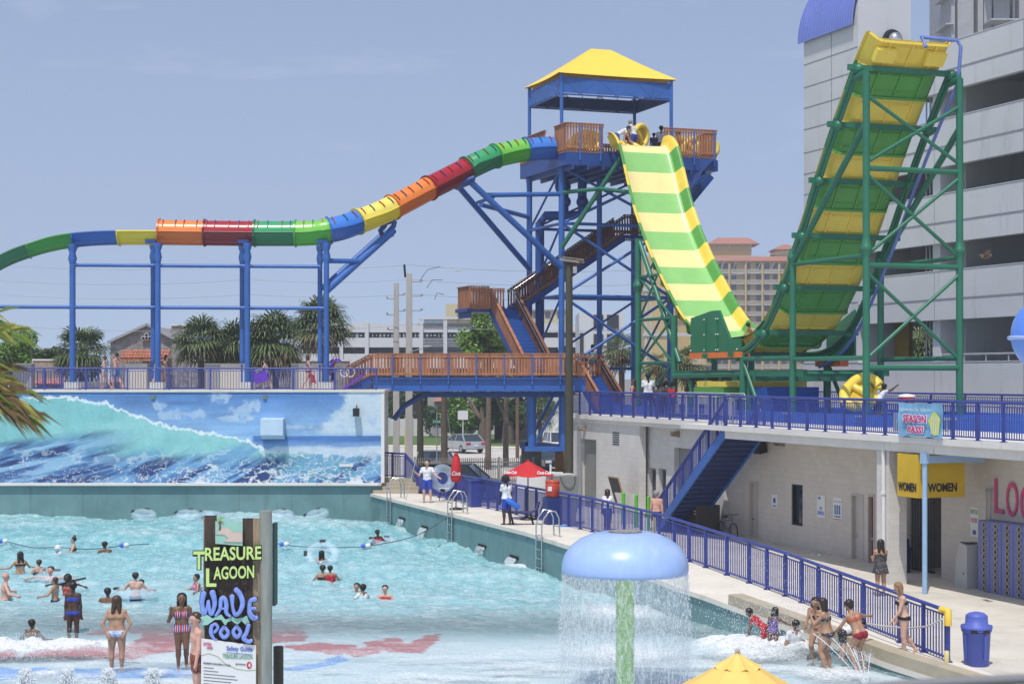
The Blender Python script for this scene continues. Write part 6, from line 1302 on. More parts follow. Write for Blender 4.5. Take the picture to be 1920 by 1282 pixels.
b = MB(); b.lathe(MZ([(.2, 2.87), (.33, 2.88), (.40, 2.975)]), (XM, YM, 0), 32); part('rim_stain', b, mat('rusty_rim', (.30, .27, .25), .7, .6, 12), cp_)
# falling water: a thin irregular sheet plus many separate strings of drops
mw = bpy.data.materials.new('falling_water'); mw.use_nodes = True; n = mw.node_tree.nodes; l = mw.node_tree.links.new; bb = n['Principled BSDF']
bb.inputs['Base Color'].default_value = (.86, .9, .91, 1); bb.inputs['Roughness'].default_value = .25; bb.inputs['Specular IOR Level'].default_value = .6
g_ = n.new('ShaderNodeNewGeometry'); m1 = n.new('ShaderNodeMapping'); m1.inputs['Scale'].default_value = (15, 15, 4.5); l(g_.outputs['Position'], m1.inputs[0])
t1 = n.new('ShaderNodeTexNoise'); t1.inputs['Scale'].default_value = 1; t1.inputs['Detail'].default_value = 5; t1.inputs['Roughness'].default_value = .7; l(m1.outputs[0], t1.inputs[0])
r1 = n.new('ShaderNodeMapRange'); r1.inputs[1].default_value = .44; r1.inputs[2].default_value = .72; r1.inputs[3].default_value = .12; r1.inputs[4].default_value = .55; l(t1.outputs[0], r1.inputs[0]); l(r1.outputs[0], bb.inputs['Alpha'])
m_drop = mat('white_water_drops', (.85, .88, .89), .2, .05, 3, alpha=.85)
b = MB(); b.lathe([(1.295, 2.52), (1.30, 2.0), (1.32, 1.2), (1.36, .1)], (XM, YM, 0), 90, False); sheet = solo('water_curtain', b, mw, 'round curtain of falling water beneath the blue mushroom cap', 'water', kind='stuff')
rn = random.Random(9); b = MB()
for i in range(8000):
    a = rn.uniform(0, 6.283); z = 2.5*(1-rn.random()**1.2)+.05; r_ = 1.295+rn.gauss(0, .015)+(2.5-z)*.02+abs(rn.gauss(0, .035))*(2.5-z); h_ = rn.uniform(.008, .045)*(1 if rn.random() < .8 else 2); w_ = rn.uniform(.003, .007)
    c = V((XM+r_*math.cos(a), YM+r_*math.sin(a), z)); b.add([c+V((w_, 0, 0)), c+V((-w_*.6, w_, 0)), c+V((-w_*.6, -w_, 0)), c+UP*h_, c-UP*h_*.5], [(0, 1, 3), (1, 2, 3), (2, 0, 3), (1, 0, 4), (2, 1, 4), (0, 2, 4)])
for i in range(500):
    a = rn.uniform(0, 6.283); c = V((XM+.2*math.cos(a), YM+.2*math.sin(a), rn.uniform(.1, 2.6))); h_ = rn.uniform(.01, .06); b.add([c+V((.006, 0, 0)), c+V((-.006, 0, 0)), c+UP*h_, c+V((0, -.006, 0))], [(0, 1, 2), (0, 3, 2), (1, 3, 2)])
part('water_drops', b, m_drop, sheet)
def spray(label, c, n_, spread, zmax, sd=1, size=.008, name='splash', asp=1.0):
    rn = random.Random(sd); b = MB(); c = V(c)
    for i in range(n_):
        z = zmax*rn.random()**1.6; p = c+V((rn.gauss(0, spread), rn.gauss(0, spread*.7), z)); w_ = size*rn.uniform(.5, 1.4); h_ = w_*rn.uniform(1, 2.4)*asp
        b.add([p+V((w_, 0, 0)), p+V((-w_*.6, w_, 0)), p+V((-w_*.6, -w_, 0)), p+UP*h_, p-UP*h_], [(0, 1, 3), (1, 2, 3), (2, 0, 3), (1, 0, 4), (2, 1, 4), (0, 2, 4)])
    return solo(name, b, m_drop, label, 'splash', kind='stuff')
spray('white spray flying over the bathers at the shallow corner', (5.9, 39.6, .1), 2600, .75, 1.3, 1)
spray('fine drops rising in front of the pool fence', (6.4, 40.4, .6), 900, .9, 1.9, 2, .006)
spray('foam spray above the wave breaking at the left edge', (-11.6, 39.4, .15), 1500, .9, .5, 3)
# ground jets
for k, (px, lab) in enumerate(((48, 'leftmost'), (125, 'second from left'), (203, 'third from left'), (286, 'rightmost'))):
    rn = random.Random(k+20); c = at(px, 1282, 35.8); c.z = .05; b = MB()
    for i in range(700):
        z = .42*rn.random(); s_ = .075*(1-z/.6)+.03; p = c+V((rn.gauss(0, s_), rn.gauss(0, s_), z)); w_ = rn.uniform(.008, .022); b.add([p+V((w_, 0, 0)), p+V((-w_*.6, w_, 0)), p+V((-w_*.6, -w_, 0)), p+UP*w_*2, p-UP*w_*2], [(0, 1, 3), (1, 2, 3), (2, 0, 3), (1, 0, 4), (2, 1, 4), (0, 2, 4)])
    solo('bubbling_jet', b, m_drop, '%s of the four low white bubbling jets along the bottom edge' % lab, 'water jet', 'bubbling jets in the shallows')
# fan of thin jets in the right corner
rn = random.Random(31); src = at(1625, 1290, 35.6); src.z = .1; tj = thing('jet_fan', 'fan of thin white water jets spraying left from the kerb at the bottom right', 'water jet', src)
for tx, ty in ((1525, 1187), (1560, 1195), (1588, 1205), (1600, 1215), (1615, 1222), (1632, 1225)):
    e = at(tx, ty, 36.6); b = MB(); P = []
    for i in range(16): t = i/15; P.append(src+(e-src)*t+UP*.35*t*(1-t)*(1 if tx < 1590 else .5))
    b.path(P, [.004+.005*(i/15) for i in range(16)], 5)
    for i in range(120): t = rn.random()**.7; p = src+(e-src)*t+UP*.35*t*(1-t)+V((rn.gauss(0, .02+.04*t), rn.gauss(0, .03), rn.gauss(0, .02+.03*t))); b.ball(p, .007, n=4, k=3)
    part('jet', b, m_drop, tj)
# inlets with falling water along the pool side wall
for k, (px, py, fall, lab) in enumerate(((755, 972, .35, 'farthest'), (797, 988, .75, 'second farthest'), (905, 1023, .3, 'third farthest'), (965, 1044, 1.0, 'nearest'))):
    Y = 21/((px-CX)/F+.36); X = px2(px, Y)-.02; z = zz(py, Y); t = thing('wall_inlet', '%s black inlet slot in the teal pool side wall' % lab, 'inlet', (X, Y, z), 'inlet slots in the pool side wall')
    b = MB(); b.ob((X, Y, z), D3*.42, N3*.02, UP*.055); part('slot', b, m_dark, t)
    rn = random.Random(k); b = MB()
    for i in range(int(420*fall)): a = rn.uniform(-.38, .38); tt = rn.random(); p = V((X, Y, z))+D3*a*(1+.2*tt)-N3*(.05+.18*tt)*(.6+.4*fall)-UP*(.05+(z-.25)*tt*tt); w_ = rn.uniform(.004, .011); b.ob(p, D3*w_*.6, N3*w_*.6, UP*w_*3.5)
    part('falling_water', b, m_drop, t)
# ladders
for k, (px, lab) in enumerate(((727, 'farthest stainless pool ladder, beside the guard with the white pole'), (842, 'middle stainless pool ladder, between the guard and the seated guard'), (1010, 'nearest stainless pool ladder, just left of the blue mushroom cap'))):
    Y = 21/((px+6-CX)/F+.36); X = 21-.36*Y; zd = zdeck(Y); t = thing('pool_ladder', lab, 'ladder', (X, Y, zd), 'ladders on the pool edge')
    for s_ in (-.26, .26):
        o = V((X, Y, 0))+D3*s_; b = MB(); b.path([o-N3*.1+UP*.0, o-N3*.1+UP*(zd+.35), o-N3*.03+UP*(zd+.62), o+N3*.16+UP*(zd+.86), o+N3*.38+UP*(zd+.84), o+N3*.5+UP*(zd+.62), o+N3*.52+UP*zd], .026, 8); part('rail', b, m_steel, t)
    for z in (zd+.42, zd-.1, zd-.4, zd-.7, zd-1.0): b = MB(); b.bar(V((X, Y, z))+D3*-.26-N3*(.1 if z < zd else .1), V((X, Y, z))+D3*.26-N3*.1, .06, .03); part('rung', b, m_steel, t)
    b = MB(); b.tube(V((X, Y, zd+.33))+D3*-.26+N3*.52, V((X, Y, zd+.33))+D3*.26+N3*.52, .02, 6); part('cross_tube', b, m_steel, t)
# ---------------------------------------------------------------- the pool sign
YSg = 29.0; PPM = F/YSg
sg = thing('wave_pool_sign', 'weathered timber TREASURE LAGOON wave pool sign with safety guide board on a round pole', 'sign', (px2(435, YSg), YSg, 0))
m_plank = mat('dark_weathered_planks', (.075, .055, .042), .85, .55, 4, bump=.5, bs=10, stretch=(14, 14, .8)); m_plankl = mat('light_weathered_edge', (.30, .23, .15), .8, .4, 4, stretch=(8, 8, .6))
XA = V((1, .14, 0)).normalized(); FN = XA.cross(UP)                            # sign face turned slightly
def sp_(px, py): p = at(px, py, YSg+.14*(px-435)/PPM); return p
pl = [(381, 383, 966), (383.1, 405, 966), (405.2, 428, 1015), (428.2, 454, 1022), (454.2, 474, 972), (474.2, 487, 972)]
for x0, x1, yt in pl:
    b = MB(); a = sp_(x0, yt); c = sp_(x1, yt); zt_ = zz(yt, YSg); b.ob(V(((a.x+c.x)/2, (a.y+c.y)/2+.05, zt_/2)), (c-a).xy.to_3d()/2, V((0, .035, 0)), UP*zt_/2); part('plank', b, m_plankl if x0 in (381, 474.2) else m_plank, sg)
b = MB(); b.tube((px2(498, YSg), YSg+.08, 0), (px2(497, YSg), YSg+.08, zz(958, YSg)), .105, 18); part('round_pole', b, mat('grey_green_pole', (.25, .27, .24), .7, .25, 2.5, stretch=(4, 4, .5)), sg)
b = MB(); b.box((px2(511, YSg), YSg+.3, zz(1060, YSg)), .05, .3, (1140-985)/PPM); part('side_board', b, mat('dark_green_board', (.03, .06, .05), .6), sg)
b = MB(); b.tube((px2(522, 30), 30, 0), (px2(522, 30), 30, zz(1211, 30)), .09, 12); solo('short_post', b, m_poled, 'short grey-brown timber post right behind the wave pool sign', 'post')
def onsign(px, py, off=.0): p = sp_(px, py); p.y -= .045+off; return p
# island picture (scenery only)
b = MB(); b.prism([(404, -968), (457, -984), (456, -1022), (405, -1017)], V((0, 0, 0)), V((0, 0, 0)), UP, V((0, 0, 0))) if 0 else None
def panel(poly, off, m, name, th=.012, par=None):
    b = MB(); P = [onsign(x, y, off) for x, y in poly]; n_ = len(P); b.add(P+[p-V((0, th, 0)) for p in P], [tuple(range(n_)), tuple(range(n_, 2*n_))[::-1]]+[(i, n_+i, n_+(i+1) % n_, (i+1) % n_) for i in range(n_)]); return part(name, b, m, par or sg)
pic = panel([(405, 1018), (456, 1022), (456, 976), (405, 976)], .01, mat('sign_sea_green', (.28, .50, .42), .6), 'island_picture')
panel([(405.5, 1000), (418, 990), (430, 988), (436, 996), (456, 997), (456, 1015), (420, 1014), (430, 1008), (422, 1001)], .024, mat('sign_sand', (.55, .44, .38), .6), 'sand_island', par=pic)
panel([(412, 994), (415, 994), (416, 976), (413, 974)], .024, m_wood2, 'palm_trunk', par=pic)
for k, d_ in enumerate(((-7, -3), (-5, 5), (8, -4), (7, 5), (1, -8))): panel([(414, 972), (414+d_[0]*.5-1, 972+d_[1]*.5-2), (414+d_[0], 972+d_[1]), (414+d_[0]*.5+1, 972+d_[1]*.5+2)], .03+.002*k, mat('sign_leaf_green', (.22, .42, .10), .6), 'palm_leaf', par=pic)
m_sg = mat('sign_yellow_green', (.50, .68, .22), .5); m_sb = mat('sign_black_edge', (.012, .012, .01), .6)
def signtext(s, x0, x1, y0, y1, m, off=.02, bold=.02, name='lettering', lift=0):
    for k, (mm, o_, bo, ex) in enumerate(((m_sb, 0, bold+.07, .018), (m, .02, bold, .012))):
        b = MB(); p = onsign(x0, y1, off+o_); g_ = 1.6 if k == 0 else 0; p = onsign(x0-g_, y1+g_, off+o_); d_ = (onsign(x1, y1+lift, 0)-onsign(x0, y1, 0)); text(b, s, p, d_, UP, (x1-x0+2*g_)/PPM, (y1-y0+2*g_)/PPM, ex, bold=bo); part(name, b, mm, sg)
signtext('T', 364, 385, 1032, 1066, m_sg); signtext('REASURE', 386, 490, 1025, 1050, m_sg, lift=-3); signtext('L', 388, 407, 1064, 1098, m_sg); signtext('AGOON', 402, 477, 1061, 1085, m_sg, lift=-3)
def blob(strokes, m, off, r, name):
    for k, (mm, o_, rr) in enumerate(((m_sb, 0, 1.25), (m, .02, 1.0))):
        b = MB()
        for st_ in strokes:
            P = [onsign(x, y, off+o_) for x, y, *_ in st_]; Rr = [(q[2] if len(q) > 2 else r)/PPM*rr for q in st_]; Pc = crom([tuple(p)+(w_,) for p, w_ in zip(P, Rr)], 5)
            for i, p in enumerate(Pc): b.lathe([(p[3], 0), (p[3]*.85, .008), (.001, .014)], (0, 0, 0), 10, False) if 0 else None
            b.path([V(p[:3]) for p in Pc], [p[3] for p in Pc], 8)
            b.ball(V(Pc[0][:3]), Pc[0][3]); b.ball(V(Pc[-1][:3]), Pc[-1][3])
        sc2 = []
        y0 = onsign(430, 1150, off+o_).y
        for v in b.v: sc2.append((v[0], y0+(v[1]-y0)*.35, v[2]))
        b.v = sc2; part(name, b, mm, sg)
m_wb = mat('wave_letter_blue', (.20, .29, .68), .4, .25, 12)
W_ = [[(383, 1112, 5.5), (380, 1128, 4.5), (384, 1150, 4), (389, 1138, 2.5), (392, 1124, 2.5), (394, 1142, 3.5), (398, 1150, 3.5), (404, 1130, 4.5), (400, 1110, 6)],
      [(406, 1152, 2.5), (414, 1140, 3.5), (416, 1122, 4), (422, 1119, 4), (426, 1130, 4.5), (426, 1146, 4), (433, 1153, 2.5)], [(414, 1139, 2), (424, 1139, 2)],
      [(437, 1117, 5), (438, 1135, 3), (443, 1150, 4), (452, 1144, 4), (457, 1128, 5), (452, 1112, 5), (445, 1104, 5)],
      [(480, 1121, 5), (472, 1124, 4), (470, 1135, 4), (471, 1148, 5), (478, 1156, 5.5), (483, 1155, 4)], [(472, 1138, 3), (481, 1138, 3)]]
blob(W_, m_wb, .03, 4, 'wave_lettering')
P_ = [[(398, 1172, 3.5), (397, 1185, 4), (403, 1196, 2.5), (408, 1197, 1.5)], [(398, 1172, 3), (405, 1168, 3), (410, 1175, 3), (404, 1183, 3)],
      [(422, 1173, 3.2), (415, 1184, 3.6), (422, 1193, 3.8), (430, 1184, 3.6), (422, 1173, 3.2)], [(446, 1172, 3.2), (439, 1182, 3.6), (446, 1192, 3.8), (453, 1183, 3.6), (446, 1172, 3.2)],
      [(468, 1170, 4), (464, 1184, 4), (459, 1194, 4.5), (468, 1200, 4), (473, 1198, 3.5)]]
blob(P_, m_wb, .03, 4, 'pool_lettering')
panel([(376, 1156), (390, 1151), (400, 1158), (410, 1152), (416, 1150), (424, 1160), (436, 1154), (446, 1158), (456, 1156), (464, 1152), (470, 1168), (462, 1170), (454, 1162), (446, 1170), (436, 1162), (428, 1164), (424, 1172), (416, 1160), (404, 1160), (390, 1170), (380, 1170), (384, 1162)], .012, mat('splash_seafoam', (.28, .52, .44), .5), 'splash_shape')
board = panel([(379, 1195), (481, 1208), (481, 1345), (378, 1345)], .012, mat('safety_board_white', (.66, .66, .65), .4, .03, 2), 'safety_board')
def bt_(s, x0, x1, y0, y1, m, drop, bold=.0, par=None):
    b = MB(); p = onsign(x0, y1, .03); d_ = onsign(x1, y1+drop, .03)-p; text(b, s, p, d_, UP, (x1-x0)/PPM, (y1-y0)/PPM, .004, bold=bold); part('printed_text', b, m, board)
m_tx = mat('print_dark', (.05, .05, .05), .6)
bt_('Safety Guide', 426, 474, 1209, 1220, mat('print_blue', (.08, .17, .55), .5), 2, .02); bt_('TREASURE LAGOON', 419, 474, 1223, 1232, mat('print_green', (.12, .34, .22), .5), 2, .01)
bt_('DAYTONA', 383, 398, 1202, 1208, m_pink, 1, .02); bt_('LAGOON', 389, 400, 1209, 1215, m_pink, 1, .02)
bt_('MAXIMUM WATER DEPTH: 5 FT. (60")', 383, 433, 1239, 1243.5, m_tx, 4.5, .01); bt_('High Thrill Attraction', 443, 462, 1241, 1245, m_tx, 1, .01)
b = MB(); c = onsign(468.5, 1245, .026); b.prism([(.045*math.cos(a*.5236), .062*math.sin(a*.5236)) for a in range(12)], c, XA, UP, FN*.004); part('red_disc', b, mat('print_red', (.45, .03, .04), .5), board); bt_('4', 466, 471, 1241, 1249, m_whitep, 0, .03)
for y, x1 in ((1249, 402), (1255, 411), (1261, 442), (1267, 447), (1273, 435), (1279, 411)):
    b = MB(); b.bar(onsign(383, y, .028), onsign(x1, y+(x1-383)*.09, .028), .003, .009); part('text_line', b, m_tx, board)
b = MB(); b.bar(onsign(425, 1221, .028), onsign(474, 1225, .028), .003, .006); part('underline', b, mat('print_blue', (.08, .17, .55), .5), board)
b = MB(); cv = [(379, 1227), (392, 1223), (408, 1228), (425, 1243), (445, 1252), (465, 1255), (481, 1254)]
for a, c in zip(cv[:-1], cv[1:]): b.bar(onsign(*a, .028), onsign(*c, .028), .003, .008)
part('green_swoosh', b, mat('print_olive', (.30, .36, .12), .5), board)
# ---------------------------------------------------------------- umbrellas, deck things
m_um = mat('yellow_umbrella_fabric', (.80, .52, .14), .6, .04, 2)
YU = 23.5; c = at(1383, 1222, YU); uy = thing('yellow_umbrella', 'yellow market umbrella with vented top in the bottom foreground', 'umbrella', (c.x, c.y, .1))
b = MB(); n8 = 8; R8 = 1.55
def cone8(r0, z0, r1, z1, sag=0, steps=4, off=.2):
    rows = []
    for i in range(steps+1):
        t = i/steps; row = []
        for k in range(n8*4+1):
            a = off+2*math.pi*k/(n8*4); f_ = 1-.035*math.sin(math.pi*(k % 4)/4)*1.6; r_ = (r0+(r1-r0)*t)*f_; z = z0+(z1-z0)*t-sag*math.sin(math.pi*t)-.05*math.sin(math.pi*(k % 4)/4)*t; row.append(c+V((r_*math.cos(a), r_*math.sin(a), z)))
        rows.append(row)
    return rows
b.grid(cone8(.18, -.13, R8, -.85, .03), False); part('canopy', b, m_um, uy)
b = MB(); b.grid(cone8(.02, 0, .33, -.185, .015), False)
part('vent_cap', b, m_um, uy)
b = MB(); b.grid(cone8(.15, -.12, .325, -.215, 0, 1), False); part('vent_shadow_band', b, mat('vent_shadow_orange', (.60, .20, .03), .7), uy)  # orange band beneath the cap, the vent's shadow put in as colour
b = MB(); b.tube((c.x, c.y, -.02), (c.x, c.y, c.z), .025, 10); part('pole', b, m_wood, uy); b = MB(); b.ball((c.x, c.y, c.z+.02), .035); b.lathe([(.045, -.01), (.05, 0), (.02, .01)], (c.x, c.y, c.z-.01), 12); part('finial', b, m_tan, uy)
b = MB()
for k in range(8): a = .2+2*math.pi*k/8; b.tube(c+V((.05*math.cos(a), .05*math.sin(a), -.16)), c+V(((R8-.03)*math.cos(a), (R8-.03)*math.sin(a), -.88)), .011, 5)
part('ribs', b, m_wood, uy)
# red umbrella, open
Yr = F*(CH-1.38)/(985-HY)+2.2; c = at(1163/1.0-173+0, 866, Yr); c = at(990, 864, Yr)
ur = thing('red_umbrella', 'open red umbrella with white script lettering beside the standing guard', 'umbrella', (c.x, c.y, 1.4)); m_ru = mat('red_umbrella_fabric', (.52, .018, .022), .6, .05, 2)
b = MB(); n8 = 6; b.grid(cone8(.03, 0, .95, -.50, .0, 4, .1), False); part('canopy', b, m_ru, ur); b = MB(); b.tube((c.x, c.y, 1.38), (c.x, c.y, c.z), .022, 8); part('pole', b, m_black, ur)
b = MB(); b.ball((c.x, c.y, c.z+.02), .035); part('finial', b, m_ru, ur)
for dx, sh_ in ((.32, .45), (-.86, .45)): b = MB(); text(b, 'Coca-Cola', c+V((dx, -.80 if dx > 0 else -.42, -.44)), V((1, 0, 0)) if dx > 0 else V((.9, -.4, 0)), V((0, .7, .45)), .50, .20, .01, shear=.35, bold=.02); part('white_lettering', b, m_whitep, ur)
b = MB(); b.lathe([(.3, 1.4), (.3, 1.46), (.05, 1.5)], (c.x, c.y, 0), 16); part('base_weight', b, m_black, ur)
# folded umbrella
c = at(855, 849, 66.5); t = thing('folded_umbrella', 'folded red umbrella with white script, standing by the guard holding the clear tube', 'umbrella', (c.x, c.y, 1.4))
b = MB(); b.lathe([(.17, -1.12), (.20, -1.05), (.23, -.95), (.19, -.5), (.13, -.15), (.07, -.06), (.10, -.04), (.02, .02)], c, 9); part('canopy', b, m_ru, t); b = MB(); b.tube((c.x, c.y, 1.4), (c.x, c.y, c.z), .022, 8); part('pole', b, m_black, t)
b = MB(); text(b, 'Coca', c+V((-.15, -.235, -.86)), V((1, 0, 0)), UP, .33, .17, .01, shear=.35, bold=.02); part('white_lettering', b, m_whitep, t)
b = MB(); b.lathe([(.26, 1.4), (.26, 1.46), (.05, 1.5)], (c.x, c.y, 0), 16); part('base_weight', b, m_black, t)
# guard platform, bench, cooler, bins
p = gp(890, 950, 1.4); b = MB(); b.box((p.x, p.y, 1.4+.52), .42, .42, 1.04, TT); b.box((p.x, p.y, 1.4+1.06), .5, .5, .05, TT); solo('blue_podium', b, m_rail, 'square blue podium between the two red umbrellas', 'podium')
p = gp(1036, 985, 1.35); b = MB(); b.box((p.x, p.y, 1.35+.5), .55, .5, 1.0, TT); solo('blue_podium', b, mat('dark_blue_podium', (.02, .04, .17), .5), 'dark blue podium under the orange-red cooler', 'podium')
b = MB(); b.lathe([(.22, 0), (.25, .03), (.25, .5), (.23, .52)], (p.x, p.y, 2.36), 4 if 0 else 16); o = solo('drink_cooler', b, mat('cooler_red', (.50, .06, .03), .4), 'orange-red drink cooler with white lid on the dark blue podium', 'cooler'); b = MB(); b.lathe([(.26, 0), (.26, .05), (.2, .08), (.05, .09)], (p.x, p.y, 2.88), 16); part('lid', b, mat('cooler_lid', (.45, .08, .04), .4), o); b = MB(); b.box((p.x-.1, p.y-.25, 2.66), .14, .02, .16); part('label_patch', b, m_whitep, o)
p = gp(970, 985, 1.36); t = thing('curved_bench', 'blue curved-back bench behind the standing guard', 'bench', (p.x, p.y, 1.36)); b = MB(); b.box((p.x+.1, p.y, 1.36+.47), .9, .45, .05); part('seat', b, mat('navy_bench', (.05, .05, .14), .5), t); b = MB(); b.path([(p.x+.5, p.y, 1.85), (p.x+.68, p.y, 1.92), (p.x+.75, p.y, 2.2)], .05, 6); part('backrest', b, mat('navy_bench', (.05, .05, .14), .5), t)
for dx in (-.25, .45): b = MB(); b.bar((p.x+dx, p.y, 1.83), (p.x+dx+.12, p.y-.1, 1.36), .05, .05); part('leg', b, m_black, t)
p = gp(833, 938, 1.4); t = thing('small_stool', 'small white-topped stool under the clear tube by the first guard', 'stool', (p.x, p.y, 1.4)); b = MB(); b.box((p.x, p.y, 1.4+.5), .4, .36, .05); part('seat', b, m_whitep, t)
for dx in (-.14, .16): b = MB(); b.bar((p.x+dx, p.y, 1.88), (p.x+dx*1.5, p.y, 1.4), .035, .035); part('leg', b, m_black, t)
p = gp(1057, 992, 1.3); b = MB(); b.ball((p.x, p.y, 1.36), .32, .2, .09); b.ball((p.x+.3, p.y+.1, 1.37), .25, .16, .08); solo('blue_bag', b, mat('bright_blue_nylon', (.04, .20, .62), .6, .2, 8), 'pair of bright blue rescue bags lying against the fence foot', 'bag')
p = gp(1052, 992, .5); p = V((px2(1055, 70), 70, .5)); b = MB(); b.prism([(-.55, 0), (.55, 0), (.68, 2.0), (-.68, 2.0)], p, V((1, 0, 0)), UP, V((0, .9, 0))); o = solo('grey_laundry_bin', b, mat('grey_bin', (.20, .21, .20), .7), 'large grey tapered bin behind the fence, right of the cooler', 'bin'); b = MB(); b.torus((p.x+.2, p.y-.02, 2.52), .3, .035, V((0, .3, 1)), 14, 6, 1); b.box((p.x-.5, p.y, 2.75), .07, .5, .45); part('white_handle', b, m_whitep, o)
p = at(1011, 930, 70); b = MB(); b.prism([(-1.05, 0), (1.0, 0), (1.0, 2.1), (-.9, 2.1)], (p.x, 70.5, .5), V((1, 0, 0)), UP, V((0, .8, 0))); o = solo('white_vending_cabinet', b, m_whitep, 'white cabinet with navy side behind the open red umbrella', 'cabinet'); b = MB(); b.prism([(-.1, 0), (.95, 0), (.95, 2.0), (.35, 1.5)], (p.x, 70.46, .52), V((1, 0, 0)), UP, V((0, .03, 0))); part('navy_panel', b, mat('navy_panel', (.02, .04, .16), .5), o)
# behind the fence near the roller doors
cfl = 31.2
p = bxy(1157, cfl); t = thing('chalkboard', 'framed dark chalkboard leaning against the white wall beside the roller door', 'board', (p.x, p.y, .5)); b = MB(); b.ob(V((p.x, p.y, 1.65)), D3*.55, (N3*.3-UP).normalized()*.62, N3*.03); part('frame', b, mat('pine_frame', (.42, .28, .16), .6), t); b = MB(); b.ob(V((p.x, p.y, 1.65))-N3*.035, D3*.49, (N3*.3-UP).normalized()*.55, N3*.01); part('slate', b, mat('slate', (.05, .05, .05), .7, .3, 3), t)
for px, dx, lab in ((1172, 0, 'left one of two white game boards with round holes leaning together'), (1186, .1, 'right one of two white game boards with round holes leaning together')):
    p = bxy(px, 30.4); b = MB(); b.ob(V((p.x, p.y, 1.15)), (D3*.8+N3*.5).normalized()*.28, (N3*.35-UP).normalized()*.62, N3*.03); o = solo('game_board', b, m_whitep, lab, 'board', 'leaning white game boards'); b = MB(); b.ball(V((p.x, p.y, 1.5))-N3*.06, .08, .03, .08); part('hole', b, m_dark, o)
for px, lab in ((1169, 'left'), (1193, 'middle'), (1216, 'right')):
    p = bxy(px, 29.9); b = MB(); b.tube((p.x, p.y, .4), (p.x, p.y, 1.75), .075, 10); b.ball((p.x, p.y, 1.76), .08); solo('green_post', b, mat('bright_green_post', (.10, .42, .03), .4), '%s of three short bright green posts on the plaza behind the fence' % lab, 'post', 'green posts')
p = bxy(1227, 27.0); b = MB(); b.tube((p.x, p.y, .35), (p.x, p.y, 1.6), .05, 8); solo('yellow_post', b, mat('pale_yellow_post', (.66, .60, .10), .5), 'pale yellow post just behind the fence left of the stair foot', 'post')
p = bxy(1315, 31.6); b = MB(); b.ob(V((p.x, p.y, .95)), D3*.62, N3*.5, UP*.62); o = solo('air_conditioner', b, mat('brown_ac_case', (.07, .062, .055), .6), 'dark brown box-shaped air conditioner under the blue stair', 'machine'); b = MB()
for i in range(9): b.ob(V((p.x, p.y, .45+.12*i))-N3*.51, D3*.56, N3*.008, UP*.03)
part('grille', b, m_dark, o); b = MB(); b.ob(V((p.x, p.y, 1.3))+D3*.48-N3*.512, D3*.08, N3*.004, UP*.12); part('sticker', b, m_tan, o)
# bicycle
p = bxy(1364, 31.9); p.z = .32; bi = thing('bicycle', 'dark grey bicycle leaning on the wall between the air conditioner and the door', 'bicycle', p)
Wr = p+D3*-.52+UP*.34; Wf = p+D3*.52+UP*.34
for w_ in (Wr, Wf):
    b = MB(); b.torus(w_, .32, .022, N3, 28, 6); q_ = part('wheel', b, m_black, bi); b = MB()
    for k in range(10): a = k*math.pi/5; b.bar(w_, w_+D3*.31*math.cos(a)+UP*.31*math.sin(a), .006, .006)
    b.tube(w_-N3*.04, w_+N3*.04, .03, 8); part('spokes', b, m_steel, q_)
bb_ = p+D3*-.06+UP*.3; se = p+D3*-.2+UP*.82; hd = p+D3*.36+UP*.86; b = MB()
for a, c in ((bb_, se), (se-UP*.1+D3*.03, hd-UP*.06), (bb_, hd-UP*.2), (bb_, Wr), (se-UP*.1, Wr), (hd, Wf)): b.tube(a, c, .02, 8)
part('frame', b, mat('bike_grey', (.16, .16, .20), .4), bi); b = MB(); b.ball(se+UP*.05, .13, .07, .04); b.tube(se-UP*.05, se+UP*.04, .014, 6); part('saddle', b, m_black, bi)
b = MB(); b.tube(hd, hd+UP*.12+D3*.02, .015, 6); b.path([hd+UP*.12-N3*.3, hd+UP*.13, hd+UP*.12+N3*.3], .016, 6); part('handlebar', b, m_black, bi); b = MB(); b.torus(bb_-N3*.04, .08, .01, N3, 16, 5); b.bar(bb_-N3*.06-UP*.17, bb_+N3*.06+UP*.17, .02, .02); part('crank', b, m_steel, bi)
# rubbish can at the right
p = gp(1831, 1250, .16); t = thing('blue_rubbish_can', 'large periwinkle blue rubbish can with domed lid standing on the plaza at right', 'bin', (p.x, p.y, .16)); m_can = mat('blue_can_plastic', (.085, .12, .44), .5, .08, 3)
b = MB(); b.lathe([(.25, 0), (.265, .02), (.305, .78), (.33, .80), (.335, .88), (.29, .9)], p, 28)
for k in range(4): a = k*math.pi/2+.4; b.bar(p+V((.29*math.cos(a), .29*math.sin(a), .2)), p+V((.315*math.cos(a), .315*math.sin(a), .74)), .05, .03, V((math.cos(a), math.sin(a), 0)))
part('body', b, m_can, t); b = MB(); b.lathe([(.345, .86), (.345, .93), (.25, .95), (.24, 1.12), (.235, 1.15), (.17, 1.2), (.05, 1.23)], p, 28); part('domed_lid', b, m_can, t)
b = MB(); b.ob(p+V((0, -.305, .82)), V((.2, 0, 0)), V((0, .02, 0)), UP*.035); part('bag_edge', b, m_black, t)
p = gp(1775, 1245, .25); b = MB(); b.lathe([(.04, 0), (.055, .02), (.06, .28), (.05, .3)], p, 12); solo('yellow_cup', b, mat('pale_yellow_cup', (.70, .62, .28), .5), 'tall pale yellow cup standing at the fence end post', 'cup')
rp = MB(); P = [bp(x, y, 22.85) for x, y in ((1766, 1160), (1752, 1168), (1735, 1174), (1704, 1177), (1665, 1174), (1629, 1169), (1590, 1163), (1560, 1155))]; rp.path(P, .02, 6); solo('rope', rp, mat('pale_rope', (.55, .54, .52), .8), 'pale rope sagging along the fence beside the woman in the black bikini', 'rope')
